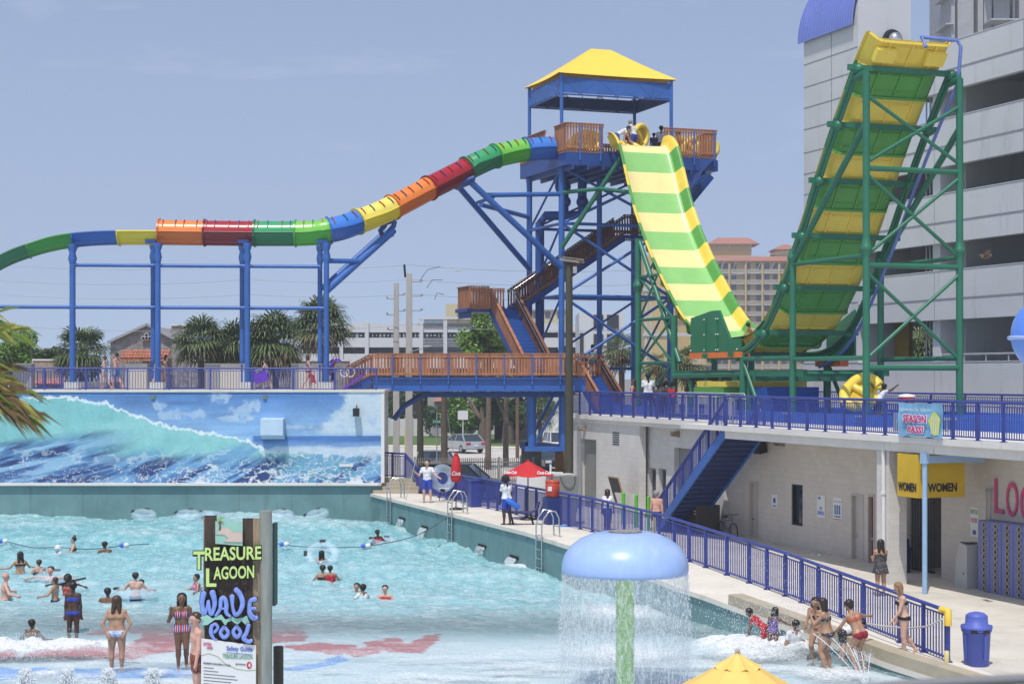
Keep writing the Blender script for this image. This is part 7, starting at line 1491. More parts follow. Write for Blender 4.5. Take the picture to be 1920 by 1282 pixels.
# rope across the pool with floats
m_rp = mat('dark_rope', (.10, .13, .15), .7); ropes = [[(10, 1014), (60, 1026), (110, 1026), (170, 1029), (236, 1022), (280, 1019)], [(515, 1018), (560, 1024), (640, 1026), (692, 1023), (760, 1010), (800, 994), (845, 965)]]
for k, rr in enumerate(ropes):
    b = MB(); P = [gp(x, y, .26 if not (k and x > 700) else .26+(x-700)/145*1.0) for x, y in rr]; b.path([V(q) for q in crom([tuple(p_) for p_ in P], 6)], .018, 5); solo('lane_rope', b, m_rp, ('thin dark rope with floats crossing the left part of the pool', 'thin dark rope running from the sign to the middle ladder')[k], 'rope')
for px, py, lab in ((10, 1014, 'at the left picture edge'), (237, 1022, 'behind the second bather row'), (537, 1020, 'just right of the sign pole'), (690, 1023, 'beside the boy in the red vest')):
    c = gp(px, py, .3); b = MB(); b.ball(c, .12, .1, .1); b.cur = 1; b.ball(c-V((.17, 0, 0)), .1, .09, .09); solo('rope_float', b, [m_whitep, mat('float_blue', (.05, .16, .6), .4)], 'small white and blue float '+lab, 'float', 'rope floats')
# clear swim tubes
mt_ = bpy.data.materials.new('clear_vinyl'); mt_.use_nodes = True; bb = mt_.node_tree.nodes['Principled BSDF']; bb.inputs['Base Color'].default_value = (.70, .84, .93, 1); bb.inputs['Roughness'].default_value = .08; bb.inputs['Alpha'].default_value = .26; bb.inputs['Coat Weight'].default_value = 1
def ring(label, c, R0, r, ax, ht=True, name='swim_tube'):
    t = thing(name, label, 'swim tube', c, 'clear swim tubes'); b = MB(); b.torus(c, R0, r, ax, 32, 12); part('ring', b, mt_, t); ax = V(ax).normalized(); e = ax.orthogonal().normalized(); g2 = ax.cross(e)
    for a in (.7, 2.3): b = MB(); d = e*math.cos(a)+g2*math.sin(a); b.ob(V(c)+d*(R0+r*.6)+ax*r*.75, d*.06, d.cross(ax)*.1, ax*.03); part('black_handle', b, m_black, t)
for px, py, tl, lab in ((270, 956, (.1, -.25, 1), 'clear tube floating by the end wall, leftmost of the row'), (352, 956, (0, -.2, 1), 'clear tube floating by the end wall, second from the left'), (398, 961, (.1, .2, 1), 'clear bluish tube floating just left of the sign top'), (528, 966, (0, -.2, 1), 'clear tube floating just right of the sign pole top'), (594, 963, (-.25, -.25, 1), 'clear tube on the wave crest, rightmost of the row by the end wall')):
    c = at(px, py+5, 73.6); ring(lab, (c.x, c.y, .62), .40, .15, V(tl))
# playground ball at the right edge
c = at(1972, 628, 18); t = thing('blue_play_ball', 'sky blue play ball with rim and red panel cut off by the right edge', 'play ball', (c.x, c.y, .1)); b = MB(); b.ball(c, .42, n=36, k=24); part('ball', b, mat('sky_blue_gelcoat', (.10, .24, .72), .3, .05, 2, coat=.4), t)
b = MB(); b.torus(c-UP*.07, .43, .028, V((.1, 0, 1)), 40, 8, .8); part('rim', b, mat('light_blue_gelcoat', (.32, .45, .80), .35), t)
b = MB(); b.prism([(-.22, -.42), (-.02, -.47), (.1, -.05), (-.18, .02)], c-V((0, .45, .02)), V((1, 0, 0)), UP, V((0, .1, 0))); part('red_panel', b, m_red, t); b = MB(); b.tube((c.x+.1, c.y, .05), (c.x+.1, c.y, c.z-.35), .1, 12); part('stand', b, m_rail, t)
# grey foreground rail at the bottom right
b = MB(); b.path([at(1560, 1296, 5), at(1700, 1283, 5), at(1800, 1278, 5), at(1930, 1272, 5), at(2100, 1268, 5)], .016, 8); b.tube(at(2060, 1268, 5), V((at(2060, 0, 5).x, 5, 4.6)), .02, 8); solo('foreground_handrail', b, mat('dull_grey_paint', (.20, .20, .21), .7), 'blurred grey handrail along the bottom right corner, close to the viewer', 'handrail')
# sun deck barriers, cooler, raft
for k, px in enumerate((1272, 1300, 1326, 1352, 1380)):
    c = bxy(px, 34.0-.0); t = thing('queue_barrier', '%s of the white crowd barriers on the sun deck behind the railing' % ('leftmost', 'second', 'third', 'fourth', 'rightmost')[k], 'barrier', (c.x, c.y, ZD), 'white crowd barriers'); o_ = V((c.x, c.y, ZD)); b = MB(); b.path([o_-D3*.8+UP*.05, o_-D3*.8+UP*1.0, o_-D3*.7+UP*1.1, o_+D3*.7+UP*1.1, o_+D3*.8+UP*1.0, o_+D3*.8+UP*.05], .022, 6)
    for i in range(1, 12): b.bar(o_+D3*(-.8+1.6*i/12)+UP*.2, o_+D3*(-.8+1.6*i/12)+UP*1.1, .012, .012)
    b.bar(o_-D3*.8+UP*.2, o_+D3*.8+UP*.2, .02, .02); part('frame', b, mat('pale_galvanised', (.5, .5, .5), .4), t)
c = bxy(1700, 33.0); b = MB(); b.lathe([(.2, 0), (.23, .02), (.25, .5)], (c.x, c.y, ZD+.62), 18); o = solo('red_cooler', b, m_red, 'round red drink cooler with white lid on a stand above the banner', 'cooler'); b = MB(); b.lathe([(.27, .5), (.27, .57), (.05, .6)], (c.x, c.y, ZD+.62), 18); b.box((c.x+.05, c.y-.25, ZD+1.0), .2, .02, .1); part('lid', b, m_whitep, o)
b = MB(); b.box((c.x, c.y, ZD+.31), .6, .6, .61, TT); b.box((c.x+1.0, c.y, ZD+.4), 1.2, .5, .06, TT); b.box((c.x+1.3, c.y, ZD+.2), .08, .08, .38); solo('low_table', b, m_grey, 'low grey table on the sun deck carrying the red cooler', 'table')
# ---------------------------------------------------------------- people, each body one continuous surface
def surfnet(fn, lo, hi, h):
    n_ = np.maximum(3, np.ceil((np.array(hi)-np.array(lo))/h).astype(int)+1); ax = [lo[i]+h*np.arange(n_[i]) for i in range(3)]
    G = np.stack(np.meshgrid(*ax, indexing='ij'), -1).astype(np.float32); D = fn(G.reshape(-1, 3)).reshape(n_); I = D < 0
    c = [(0, 0, 0), (1, 0, 0), (0, 1, 0), (1, 1, 0), (0, 0, 1), (1, 0, 1), (0, 1, 1), (1, 1, 1)]; sl = lambda A, o: A[o[0]:n_[0]-1+o[0], o[1]:n_[1]-1+o[1], o[2]:n_[2]-1+o[2]]
    cnt = sum(sl(I, o).astype(int) for o in c); act = (cnt > 0) & (cnt < 8); idx = -np.ones(act.shape, int); idx[act] = np.arange(act.sum()); cells = np.argwhere(act)
    acc_ = np.zeros((len(cells), 3)); num = np.zeros(len(cells))
    for a in range(8):
        for b in range(a+1, 8):
            oa, ob_ = np.array(c[a]), np.array(c[b])
            if np.abs(oa-ob_).sum() != 1: continue
            da = D[tuple((cells+oa).T)]; db = D[tuple((cells+ob_).T)]; m_ = (da < 0) != (db < 0); t = np.where(m_, da/(da-db+1e-12), 0)
            acc_ += np.where(m_[:, None], oa+(ob_-oa)*t[:, None], 0); num += m_
    Vv = np.array(lo)+h*(cells+acc_/num[:, None]); Fs = []
    for a in range(3):
        o = [0, 0, 0]; o[a] = 1; e = [slice(1, -1)]*3; e[a] = slice(0, -1); e2 = list(e); e2[a] = slice(1, None)
        s0 = I[tuple(e)]; s1 = I[tuple(e2)]; ed = np.argwhere(s0 != s1)
        if not len(ed): continue
        base = ed+1; base[:, a] -= 1; fl = s0[tuple(ed.T)]; b, c2 = (a+1) % 3, (a+2) % 3; q = []
        for db, dc in ((-1, -1), (0, -1), (0, 0), (-1, 0)):
            k = base.copy(); k[:, b] += db; k[:, c2] += dc; q.append(idx[tuple(k.T)])
        q = np.stack(q, 1); q[~fl] = q[~fl][:, ::-1]; Fs.append(q)
    return Vv, np.concatenate(Fs)
def capd(P, a, b, ra, rb):
    a = np.asarray(a, np.float32); b = np.asarray(b, np.float32); ab = b-a; L2 = float(ab@ab)+1e-9; t = np.clip((P-a)@ab/L2, 0, 1); return np.linalg.norm(P-a-t[:, None]*ab, axis=1)-(ra+(rb-ra)*t), t
def smin(a, b, k): h = np.clip(.5+.5*(b-a)/k, 0, 1); return b*(1-h)+a*h-k*h*(1-h)
SK = {'light': mat('skin_light', (.56, .35, .26), .5, .08, 6), 'pink': mat('skin_pink', (.60, .33, .25), .5, .1, 6), 'tan': mat('skin_tan', (.40, .23, .145), .45, .08, 6), 'brown': mat('skin_brown', (.17, .085, .05), .4, .08, 6), 'dark': mat('skin_dark', (.065, .035, .024), .38, .08, 6)}
HR = {'black': mat('hair_black', (.012, .010, .009), .4, .3, 30), 'brown': mat('hair_brown', (.06, .032, .018), .45, .3, 30), 'dbrown': mat('hair_dark_brown', (.028, .017, .012), .45, .3, 30), 'fair': mat('hair_fair', (.26, .15, .07), .5, .3, 30), 'grey': mat('hair_grey', (.28, .26, .24), .6, .3, 30)}
m_eye = mat('eye_dark', (.015, .012, .01), .2); m_lip = mat('lip_red', (.28, .08, .07), .5)
CM = {}
def cm(n_, rgb, r=.75): 
    if n_ not in CM: CM[n_] = mat('cloth_'+n_, rgb, r, .2, 9, bump=.3, bs=30)
    return CM[n_]
Cw = cm('white', (.72, .72, .74)); Cb = cm('royal_blue', (.03, .07, .42)); Ck = cm('black', (.018, .018, .02)); Cr = cm('red', (.50, .02, .03)); Cn = cm('navy', (.025, .035, .12)); Ct = cm('turquoise', (.08, .42, .46)); Cp = cm('plum', (.08, .03, .11)); Cdr = cm('dark_red', (.28, .02, .035)); Cg = cm('pale_grey', (.5, .5, .55)); Cbl = cm('mid_blue', (.04, .22, .50)); Cpk = cm('pink', (.62, .2, .34))
def pat_mat(name, c1, c2, scale, kind='noise', c3=None):
    m = bpy.data.materials.new(name); m.use_nodes = True; n = m.node_tree.nodes; l = m.node_tree.links.new; tc = n.new('ShaderNodeTexCoord')
    if kind == 'stripe':
        t = n.new('ShaderNodeTexWave'); t.inputs['Scale'].default_value = scale; t.bands_direction = 'X'; f = t.outputs['Fac']
    else: t = n.new('ShaderNodeTexVoronoi') if kind == 'dots' else n.new('ShaderNodeTexNoise'); t.inputs['Scale'].default_value = scale; f = t.outputs[0]
    l(tc.outputs['Object'], t.inputs['Vector']); r = n.new('ShaderNodeValToRGB'); r.color_ramp.interpolation = 'CONSTANT'; r.color_ramp.elements[0].color = (*c1, 1); r.color_ramp.elements[1].color = (*c2, 1); r.color_ramp.elements[1].position = .5 if kind == 'stripe' else (.26 if kind == 'dots' else .5)
    if c3: e = r.color_ramp.elements.new(.62 if kind != 'stripe' else .75); e.color = (*c3, 1)
    l(f, r.inputs[0]); l(r.outputs[0], n['Principled BSDF'].inputs['Base Color']); n['Principled BSDF'].inputs['Roughness'].default_value = .7; return m
P_str = pat_mat('striped_swimwear', (.45, .04, .05), (.7, .7, .7), 3.2, 'stripe', (.04, .06, .3)); P_flo = pat_mat('floral_white_blue', (.14, .26, .55), (.66, .68, .72), 45, 'noise', (.6, .62, .66)); P_blk = pat_mat('black_print', (.6, .6, .6), (.015, .015, .02), 40, 'dots'); P_tr = pat_mat('patterned_trunks', (.30, .06, .02), (.02, .03, .06), 14, 'noise', (.38, .12, .03)); P_pur = pat_mat('purple_print', (.22, .12, .4), (.05, .04, .10), 30, 'noise'); P_lb = pat_mat('lilac_print', (.25, .22, .5), (.45, .4, .6), 22, 'noise')
SIDE = {'R': 1, 'L': -1}
BIK = lambda t, b: [('bikini_top', t, {'torso': (.60, .80)}, .006), ('bikini_bottom', b, {'torso': (-.4, .075), 'thigh': (0, .07)}, .007)]
ONE = lambda m: [('swimsuit', m, {'torso': (-.4, .83), 'thigh': (0, .06)}, .006)]
TRK = lambda m, k=.72: [('swim_trunks', m, {'torso': (-.4, .10), 'thigh': (0, k)}, .012)]
TEE = lambda m: [('t_shirt', m, {'torso': (.0, .99), 'uarm': (0, .62), 'shoulder': (0, 1)}, .014)]
VST = lambda m: [('life_vest', m, {'torso': (.25, 1.02)}, .035)]
def person(label, pos, H=1.65, rz=0, skin='tan', hair='black', style='short', clothes=(), female=False, torso=(0, 0), head=(0, 0), arms=None, legs=None, top=None, h=.02, group=None, skirt=None, cut=None, wide=1.0, hands=True, cat='person'):
    arms = arms or {}; legs = legs or {}; S = H; w_ = wide
    tp, tr_ = R(torso[0]), R(torso[1]); tt = np.array([math.sin(tr_)*math.cos(tp), math.sin(tp), math.cos(tp)*math.cos(tr_)]); sx = np.array([math.cos(tr_), 0, -math.sin(tr_)]); fw = np.cross(tt, sx)*1.0; fw = fw if fw[1] > 0 or tt[2] < .2 else fw
    sx = np.cross(fw, tt)
    P0 = np.array([0, 0, .53])*S; prims = []; TL = .285*S
    def T3(a, b, c): return P0+sx*a*S+fw*b*S+tt*c*S
    fm = female; hipw = .053 if fm else .046; shw = .098 if fm else .112
    if H < 1.35: shw *= .92
    for s_ in (-1, 1):
        prims += [(T3(s_*hipw*.9*w_, -.004, .0), T3(s_*.030*w_, .0, .10), .062*w_ if fm else .056*w_, .050*w_, 'torso'), (T3(s_*.030*w_, .0, .10), T3(s_*.052*w_, .0, .205), .050*w_, .058*w_, 'torso'), (T3(s_*.052*w_, .0, .205), T3(s_*.07*w_, -.005, .262), .054*w_, .036, 'torso'),
                  (T3(s_*.042*w_, -.026, -.012), T3(s_*.042*w_, -.022, .01), .050*w_, .046*w_, 'torso')]
        if fm: prims.append((T3(s_*.045, .046, .195), T3(s_*.045, .044, .2), .034, .034, 'torso'))
    prims.append((T3(0, 0, .27), T3(0, .006, .335), .034, .030, 'neck'))
    hp_, hy_ = R(head[0]), R(head[1]); hu = tt*math.cos(hp_)+fw*math.sin(hp_); hf0 = fw*math.cos(hp_)-tt*math.sin(hp_); hs = sx*math.cos(hy_)-hf0*math.sin(hy_); hf = hf0*math.cos(hy_)+sx*math.sin(hy_)
    HC = T3(0, .008, .335)+hu*.062*S; hk = 1.0 if H > 1.35 else 1.16
    def HH(a, b, c): return HC+(hs*a+hf*b+hu*c)*S*hk
    prims += [(HH(-.008, -.012, .018), HH(.008, -.012, .018), .054*hk, .054*hk, 'head'), (HH(0, .004, .015), HH(0, .018, -.036), .046*hk, .031*hk, 'head'), (HH(0, .050, .004), HH(0, .062, -.012), .006, .010, 'head')]
    for s_ in (-1, 1): prims.append((HH(s_*.052, -.006, .008), HH(s_*.052, -.006, -.012), .010, .008, 'head'))
    fing = []; wr_ = {}
    for k, s_ in SIDE.items():
        u_, f_ = arms.get(k, ((.14, .02, -1), (.05, .15, -1))); u_ = np.array([u_[0]*s_, u_[1], u_[2]], float); f_ = np.array([f_[0]*s_, f_[1], f_[2]], float); u_ /= np.linalg.norm(u_); f_ /= np.linalg.norm(f_)
        sh_ = T3(s_*shw, -.004, .262); el = sh_+u_*.175*S; wr = el+f_*.150*S; kn = wr+f_*.048*S; am = .9 if fm or H < 1.4 else 1.05; wr_[k] = kn
        prims += [(T3(s_*.05, 0, .265), sh_, .036, .037*am, 'shoulder'), (sh_, el, .031*am, .024*am, 'uarm'), (el, wr, .025*am, .0155*am, 'farm'), (wr, kn, .017, .020, 'hand')]
        sd = np.cross(f_, fw+sx*.3); sd /= np.linalg.norm(sd); nn = np.cross(sd, f_)
        fing.append((wr, kn, f_, sd, nn, s_))
        th_, sn_ = legs.get(k, ((.03, .0, -1), (0, -.02, -1))); th_ = np.array([th_[0]*s_, th_[1], th_[2]], float); sn_ = np.array([sn_[0]*s_, sn_[1], sn_[2]], float); th_ /= np.linalg.norm(th_); sn_ /= np.linalg.norm(sn_)
        hp = T3(s_*.050*w_, 0, -.015); kne = hp+th_*.235*S; an = kne+sn_*.235*S; calf = kne+sn_*.085*S-np.array([0, .012, 0])*S
        ft = np.array([0, 1, 0])-sn_*(sn_[1]); ft = ft/np.linalg.norm(ft)
        if sn_[2] > -.3: ft = np.array([0, .3, 1])
        lw = w_*(1.06 if fm else 1)
        prims += [(hp, kne, .058*lw, .036, 'thigh'), (kne, calf, .035, .036, 'shin'), (calf, an, .034, .020, 'shin'), (an-ft*.018*S+sn_*.018*S, an+ft*.095*S+sn_*.026*S, .020, .012, 'foot')]
    k_ = .022*S; A = [(np.asarray(a, np.float32), np.asarray(b, np.float32), ra*S, rb*S, g_) for a, b, ra, rb, g_ in prims]
    ends = np.array([p_ for a, b, *_ in A for p_ in (a, b)]); 
    zlow = min(min(a[2]-ra, b[2]-rb) for a, b, ra, rb, g_ in A)
    ztop = HH(0, 0, .072)[2] if head[0] < 40 else ends[:, 2].max()+.06*S
    off = np.array([0, 0, (-zlow if top is None else -ztop)])
    org = V(pos); ca, sa = math.cos(R(rz)), math.sin(R(rz))
    def toW(Q): Q = np.asarray(Q, float)+off; return np.stack([Q[:, 0]*ca-Q[:, 1]*sa+org.x, Q[:, 0]*sa+Q[:, 1]*ca+org.y, Q[:, 2]+org.z], 1)
    def fn(Q):
        d = None
        for a, b, ra, rb, g_ in A:
            dd, _ = capd(Q, a, b, ra, rb); kk = .006*S if g_ == 'head' and ra < .02*S else k_*(.55 if g_ in ('uarm', 'farm', 'hand', 'shin') else 1); d = dd if d is None else smin(d, dd, kk)
        return d
    lo = ends.min(0)-.085*S; hi = ends.max(0)+.085*S
    if cut is not None: lo[2] = max(lo[2], cut-off[2]-.0)
    Vb, Fb = surfnet(fn, lo, hi, h)
    GN = ['torso', 'shoulder', 'neck', 'head', 'uarm', 'farm', 'hand', 'thigh', 'shin', 'foot']; best = np.full(len(Vb), 1e9); gi = np.zeros(len(Vb), int); gt = np.zeros(len(Vb)); Vf = Vb.astype(np.float32)
    for a, b, ra, rb, g_ in A:
        dd, t = capd(Vf, a, b, ra, rb); m_ = dd < best; best[m_] = dd[m_]; gi[m_] = GN.index(g_); gt[m_] = t[m_]
    tpar = ((Vb-P0)@tt)/TL; ti = gi == 0; gt[ti] = tpar[ti]
    nv = np.zeros_like(Vb); fn_ = np.cross(Vb[Fb[:, 2]]-Vb[Fb[:, 0]], Vb[Fb[:, 3]]-Vb[Fb[:, 1]])
    for j in range(4): np.add.at(nv, Fb[:, j], fn_)
    nv /= np.linalg.norm(nv, axis=1)[:, None]+1e-9
    t0 = thing('person', label, cat, org, group)
    vb = toW(Vb).tolist(); fb = [tuple(f) for f in Fb.tolist()]; mb = MB(); mb.v = [tuple(v) for v in vb]; mb.f = fb; mb.mi = [0]*len(fb); mb.sm = [True]*len(fb)
    if hands:
        for wr, kn, f_, sd, nn, s_ in fing:
            q = MB()
            for j, (o_, ln) in enumerate(((-.0145, .034), (-.005, .040), (.005, .038), (.0145, .030))):
                b0 = kn+sd*o_*S-f_*.004*S; b1 = b0+(f_*.55+nn*.12*s_)*ln*S+sd*o_*.25*S; b2 = b1+(f_*.4+nn*.35*s_)*ln*S; q.path([b0, b1, b2], [.0056*S, .0052*S, .0042*S], 5)
            b0 = wr+sd*-.014*S+f_*.014*S; q.path([b0, b0-sd*.016*S+f_*.014*S, b0-sd*.020*S+f_*.032*S], [.0065*S, .006*S, .005*S], 5)
            mb.add(toW(q.v).tolist(), q.f, True)
    q = MB(); mb.cur = 1
    for s_ in (-1, 1): q.ball(HH(s_*.019, .0515, .008), .0060*S, n=6, k=4)
    mb.add(toW(q.v).tolist(), q.f, True); q = MB(); mb.cur = 2; q.path([HH(-.016, .048, -.030), HH(0, .0525, -.031), HH(.016, .048, -.030)], .0045*S, 5); mb.add(toW(q.v).tolist(), q.f, True)
    part('body', mb, [SK[skin], m_eye, m_lip], t0)
    for nm, m_, rule, of_ in clothes:
        ok = np.zeros(len(Vb), bool)
        for g_, (a, b) in rule.items(): ok |= (gi == GN.index(g_)) & (gt >= a) & (gt <= b)
        fs = Fb[ok[Fb].all(1)]
        if not len(fs): continue
        ids = np.unique(fs); mp_ = -np.ones(len(Vb), int); mp_[ids] = np.arange(len(ids)); q = MB(); q.v = [tuple(v) for v in toW(Vb[ids]+nv[ids]*of_*S/1.6).tolist()]; q.f = [tuple(f) for f in mp_[fs].tolist()]; q.mi = [0]*len(q.f); q.sm = [True]*len(q.f); part(nm, q, m_, t0)
    if skirt:
        q = MB(); rows = []
        for i, (c_, r_) in enumerate(((.10, .088), (.0, .118), (-.06, .135), (-.12, .15))): rows.append([T3(math.cos(a)*r_, math.sin(a)*r_*.8, c_)*1.0+np.array([0, 0, .006*S*math.sin(5*a+i)]) for a in [2*math.pi*j/28 for j in range(29)]])
        q.grid([[V(p_) for p_ in r_] for r_ in rows]); q.v = [tuple(v) for v in toW(q.v).tolist()]; part('skirt', q, skirt, t0)
    if style != 'bald':
        HP = [(HH(-.006, -.018, .026), HH(.006, -.018, .026), .060*hk, .060*hk)]
        if style in ('short',): HP += [(HH(0, -.030, .0), HH(0, -.030, -.018), .045*hk, .035*hk)]
        if style in ('long', 'pony'):
            L_ = .16 if style == 'long' else .12; wd_ = .05 if style == 'long' else .012
            for s_ in (-1, 1): HP += [(HH(s_*.022, -.030, .0), HC-hf*.045*S+hs*s_*wd_*S-np.array([0, 0, L_])*S, .040 if style == 'long' else .03, .022)]
            if style == 'long': HP += [(HH(-.046, -.006, .01), HH(-.056, -.012, -.075), .018, .014), (HH(.046, -.006, .01), HH(.056, -.012, -.075), .018, .014)]
        if style == 'bun': HP += [(HH(0, -.03, .085), HH(0, -.03, .1), .028, .022)]
        if style in ('afro', 'curly'): HP += [(HH(a_, -.02, c_), HH(a_*1.1, -.028, c_), .05*hk, .05*hk) for a_, c_ in ((-.03, .03), (.03, .03), (0, .05), (-.035, -.01), (.035, -.01))]
        HA = [(np.asarray(a, np.float32), np.asarray(b, np.float32), ra*S, rb*S) for a, b, ra, rb in HP]; fc = np.asarray(HH(0, .060, -.024), np.float32); fc2 = np.asarray(HH(0, .075, .0), np.float32)
        def hfn(Q):
            d = None
            for a, b, ra, rb in HA: dd, _ = capd(Q, a, b, ra, rb); d = dd if d is None else smin(d, dd, .012*S)
            return np.maximum(d, -(np.linalg.norm((Q-fc)*np.float32(1), axis=1)-.047*S*hk))+.0022*S*np.sin(Q[:, 0]*95)*np.sin(Q[:, 2]*60+Q[:, 1]*80)
        e_ = np.array([p_ for a, b, *_ in HA for p_ in (a, b)]); Vh, Fh = surfnet(hfn, e_.min(0)-.085*S, e_.max(0)+.085*S, h*.8)
        q = MB(); q.v = [tuple(v) for v in toW(Vh).tolist()]; q.f = [tuple(f) for f in Fh.tolist()]; q.mi = [0]*len(q.f); q.sm = [True]*len(q.f); part('hair', q, HR[hair], t0)
    t0['_x'] = 0; del t0['_x']
    return t0, {k: V(toW(np.array([w])).tolist()[0]) for k, w in wr_.items()}, V(toW(np.array([HC])).tolist()[0])
WALK = {'L': ((.02, .42, -1), (0, -.12, -1)), 'R': ((.02, -.22, -1), (0, -.62, -1))}; WALKA = {'L': ((.15, -.35, -1), (.05, .1, -1)), 'R': ((.15, .35, -1), (.05, .7, -1))}
HM = .022
# ---- on the mural wall walkway
YWk = 77.7
def wk(px, Y=YWk): return (px2(px, Y), Y, ZT+.03)
person('girl in a pale grey swimsuit walking left on the wall walkway, first of a pair', wk(196), 1.52, 80, 'light', 'brown', 'bun', ONE(Cg), True, legs=WALK, arms=WALKA, h=HM, group='walkers on the mural wall')
person('shirtless boy in mid-blue trunks walking beside the girl in pale grey', wk(218), 1.68, 70, 'pink', 'brown', 'short', TRK(Cbl), legs=WALK, arms=WALKA, h=HM, group='walkers on the mural wall')
person('shirtless man in lilac printed trunks walking by the twin blue posts', wk(294), 1.72, -70, 'light', 'brown', 'short', TRK(P_lb), torso=(8, 0), legs=WALK, arms=WALKA, h=HM, group='walkers on the mural wall')
person('woman in a black bikini stepping close behind the man in lilac trunks', wk(306, 78.3), 1.58, -75, 'light', 'dbrown', 'pony', BIK(Ck, Cp), True, torso=(12, 0), legs=WALK, arms=WALKA, h=HM, group='walkers on the mural wall')
_, hd_, _h = person('boy carrying a folded purple mat along the wall walkway', wk(499), 1.38, 75, 'light', 'brown', 'short', TRK(cm('purple', (.16, .05, .5))), torso=(6, 0), legs=WALK, arms={'L': ((.3, .5, -1), (.1, .8, -.4)), 'R': ((.2, .5, -1), (.1, .9, -.4))}, h=HM, group='walkers on the mural wall')
def slabmat(label, c, ax, ay, w, hh, th=.1, cat='mat'): b = MB(); ax = V(ax).normalized(); ay = V(ay).normalized(); b.ob(c, ax*w/2, ay*hh/2, ax.cross(ay)*th/2); return solo('purple_mat', b, m_purple, label, cat, 'purple slide mats')
c_ = V(wk(487)); o = slabmat('square purple mat held flat by the small boy on the walkway', c_+V((0, -.1, .62)), (1, 0, .3), (-.3, 0, 1), .72, .62); b = MB(); b.bar(c_+V((-.25, -.17, .85)), c_+V((.3, -.17, .98)), .03, .02); part('carry_strap', b, m_whitep, o)
person('girl in a purple print top and dark red bottoms walking right with a red bag', wk(578), 1.58, -80, 'light', 'brown', 'long', [('top', P_pur, {'torso': (.45, .84)}, .006), ('bottoms', Cdr, {'torso': (-.4, .12), 'thigh': (0, .1)}, .008)], True, legs=WALK, arms=WALKA, h=HM, group='walkers on the mural wall')
b = MB(); c_ = V(wk(587, 77.4)); b.ob(c_+V((0, 0, .5)), V((.09, 0, -.03)), V((0, .07, 0)), V((-.06, 0, .2))); b.tube(c_+V((-.05, 0, .68)), c_+V((-.12, 0, .95)), .012, 5); solo('red_bag', b, m_red, 'small red bag hanging from the hand of the girl in purple print', 'bag')
person('boy in dark shorts carrying a long curled purple mat over his head', wk(624), 1.35, -70, 'tan', 'black', 'short', TRK(Ck, .85), legs=WALK, arms={'L': ((.5, .3, .6), (.1, .1, 1)), 'R': ((.5, .3, .6), (.1, .1, 1))}, h=HM, group='walkers on the mural wall')
b = MB(); c_ = V(wk(618, 77.5)); P = [c_+V((-.25, 0, .1)), c_+V((-.1, 0, .6)), c_+V((.05, 0, 1.05)), c_+V((.2, 0, 1.3)), c_+V((.42, 0, 1.36)), c_+V((.5, 0, 1.22))]; Pf = crom([tuple(p_) for p_ in P], 5)
for a, d_ in zip(Pf[:-1], Pf[1:]): b.bar(V(a), V(d_)+(V(d_)-V(a))*.1, .42, .09, V((-.9, 0, .4)))
solo('curled_purple_mat', b, m_purple, 'long purple mat curling over the boy in dark shorts near the bridge steps', 'mat', 'purple slide mats')
slabmat('purple mat leaning on the walkway railing below the bridge steps', V(wk(662, 77.6))+V((0, 0, .35)), (1, 0, .75), (0, 1, .1), 1.1, .5, .09)
for dx, lb in ((646, 'left'), (657, 'right')): b = MB(); b.torus(V(wk(dx, 77.3))+V((0, 0, .78)), .2, .028, V((.15, 1, 0)), 20, 6); solo('white_hoop', b, m_whitep, '%s one of two thin white hoops by the foot of the bridge steps' % lb, 'hoop', 'white hoops')
# ---- on top of the slide tower
def pl_(px, Y, z=ZP): return (px2(px, Y), Y, z+.005)
person('guard in white shirt and blue shorts bending over the raft at the slide mouth, left', pl_(1157, 84.9), 1.68, -80, 'tan', 'black', 'short', TEE(Cw)+TRK(Cb, .8), torso=(58, 0), arms={'L': ((.1, .5, -1), (0, .3, -1)), 'R': ((.1, .5, -1), (0, .3, -1))}, legs={'L': ((.03, .1, -1), (0, -.1, -1)), 'R': ((.03, .25, -1), (0, -.2, -1))}, h=HM)
person('guard in white shirt, cap and blue shorts standing over the slide mouth, right', pl_(1189, 85.2), 1.72, 60, 'tan', 'grey', 'short', TEE(Cw)+TRK(Cb, .8), torso=(14, 0), head=(20, 0), arms={'L': ((.2, .6, -1), (.0, .6, -1)), 'R': ((.3, .1, -1), (.1, .3, -1))}, legs={'L': ((.05, .3, -1), (0, -.05, -1)), 'R': ((.08, -.1, -1), (0, -.1, -1))}, h=HM)
person('dark haired rider crouching in the yellow raft between the two tower guards', pl_(1173, 85.0, ZP+.1), 1.5, -150, 'tan', 'dbrown', 'long', ONE(Cp), True, torso=(25, 0), legs={'L': ((.3, 1, -.1), (.1, .2, -1)), 'R': ((.3, 1, -.1), (.1, .2, -1))}, h=HM)
def raft(label, c, ax, R0=.62, r=.17, sc_=1.25):
    c = V(c); ax = V(ax).normalized(); e = ax.orthogonal().normalized(); g2 = ax.cross(e); t = thing('raft', label, 'raft', c, 'yellow rafts'); b = MB(); P = []
    for i in range(33):
        a = 2*math.pi*i/32; rr = R0*(1+.22*abs(math.cos(a))) ; P.append(c+e*rr*math.cos(a)*sc_+g2*rr*math.sin(a))
    b.path(P, r, 10, cap=False); part('outer_tube', b, m_yel, t); b = MB(); b.prism([(R0*(1+.22*abs(math.cos(a)))*sc_*math.cos(a), R0*(1+.22*abs(math.cos(a)))*math.sin(a)) for a in [2*math.pi*i/20 for i in range(20)]], c-ax*.08, e, g2, ax*.03); part('floor', b, mat('raft_orange_yellow', (.60, .42, .04), .4), t)
    b = MB(); b.path([c+g2*-R0*.9, c+ax*.05, c+g2*R0*.9], r*.75, 8)
    part('centre_tube', b, m_yel, t); return t
raft('yellow raft under the crouching rider at the slide mouth', V(pl_(1178, 84.6, ZP+.22)), (.3, -.5, 1), .5, .15, 1.1)
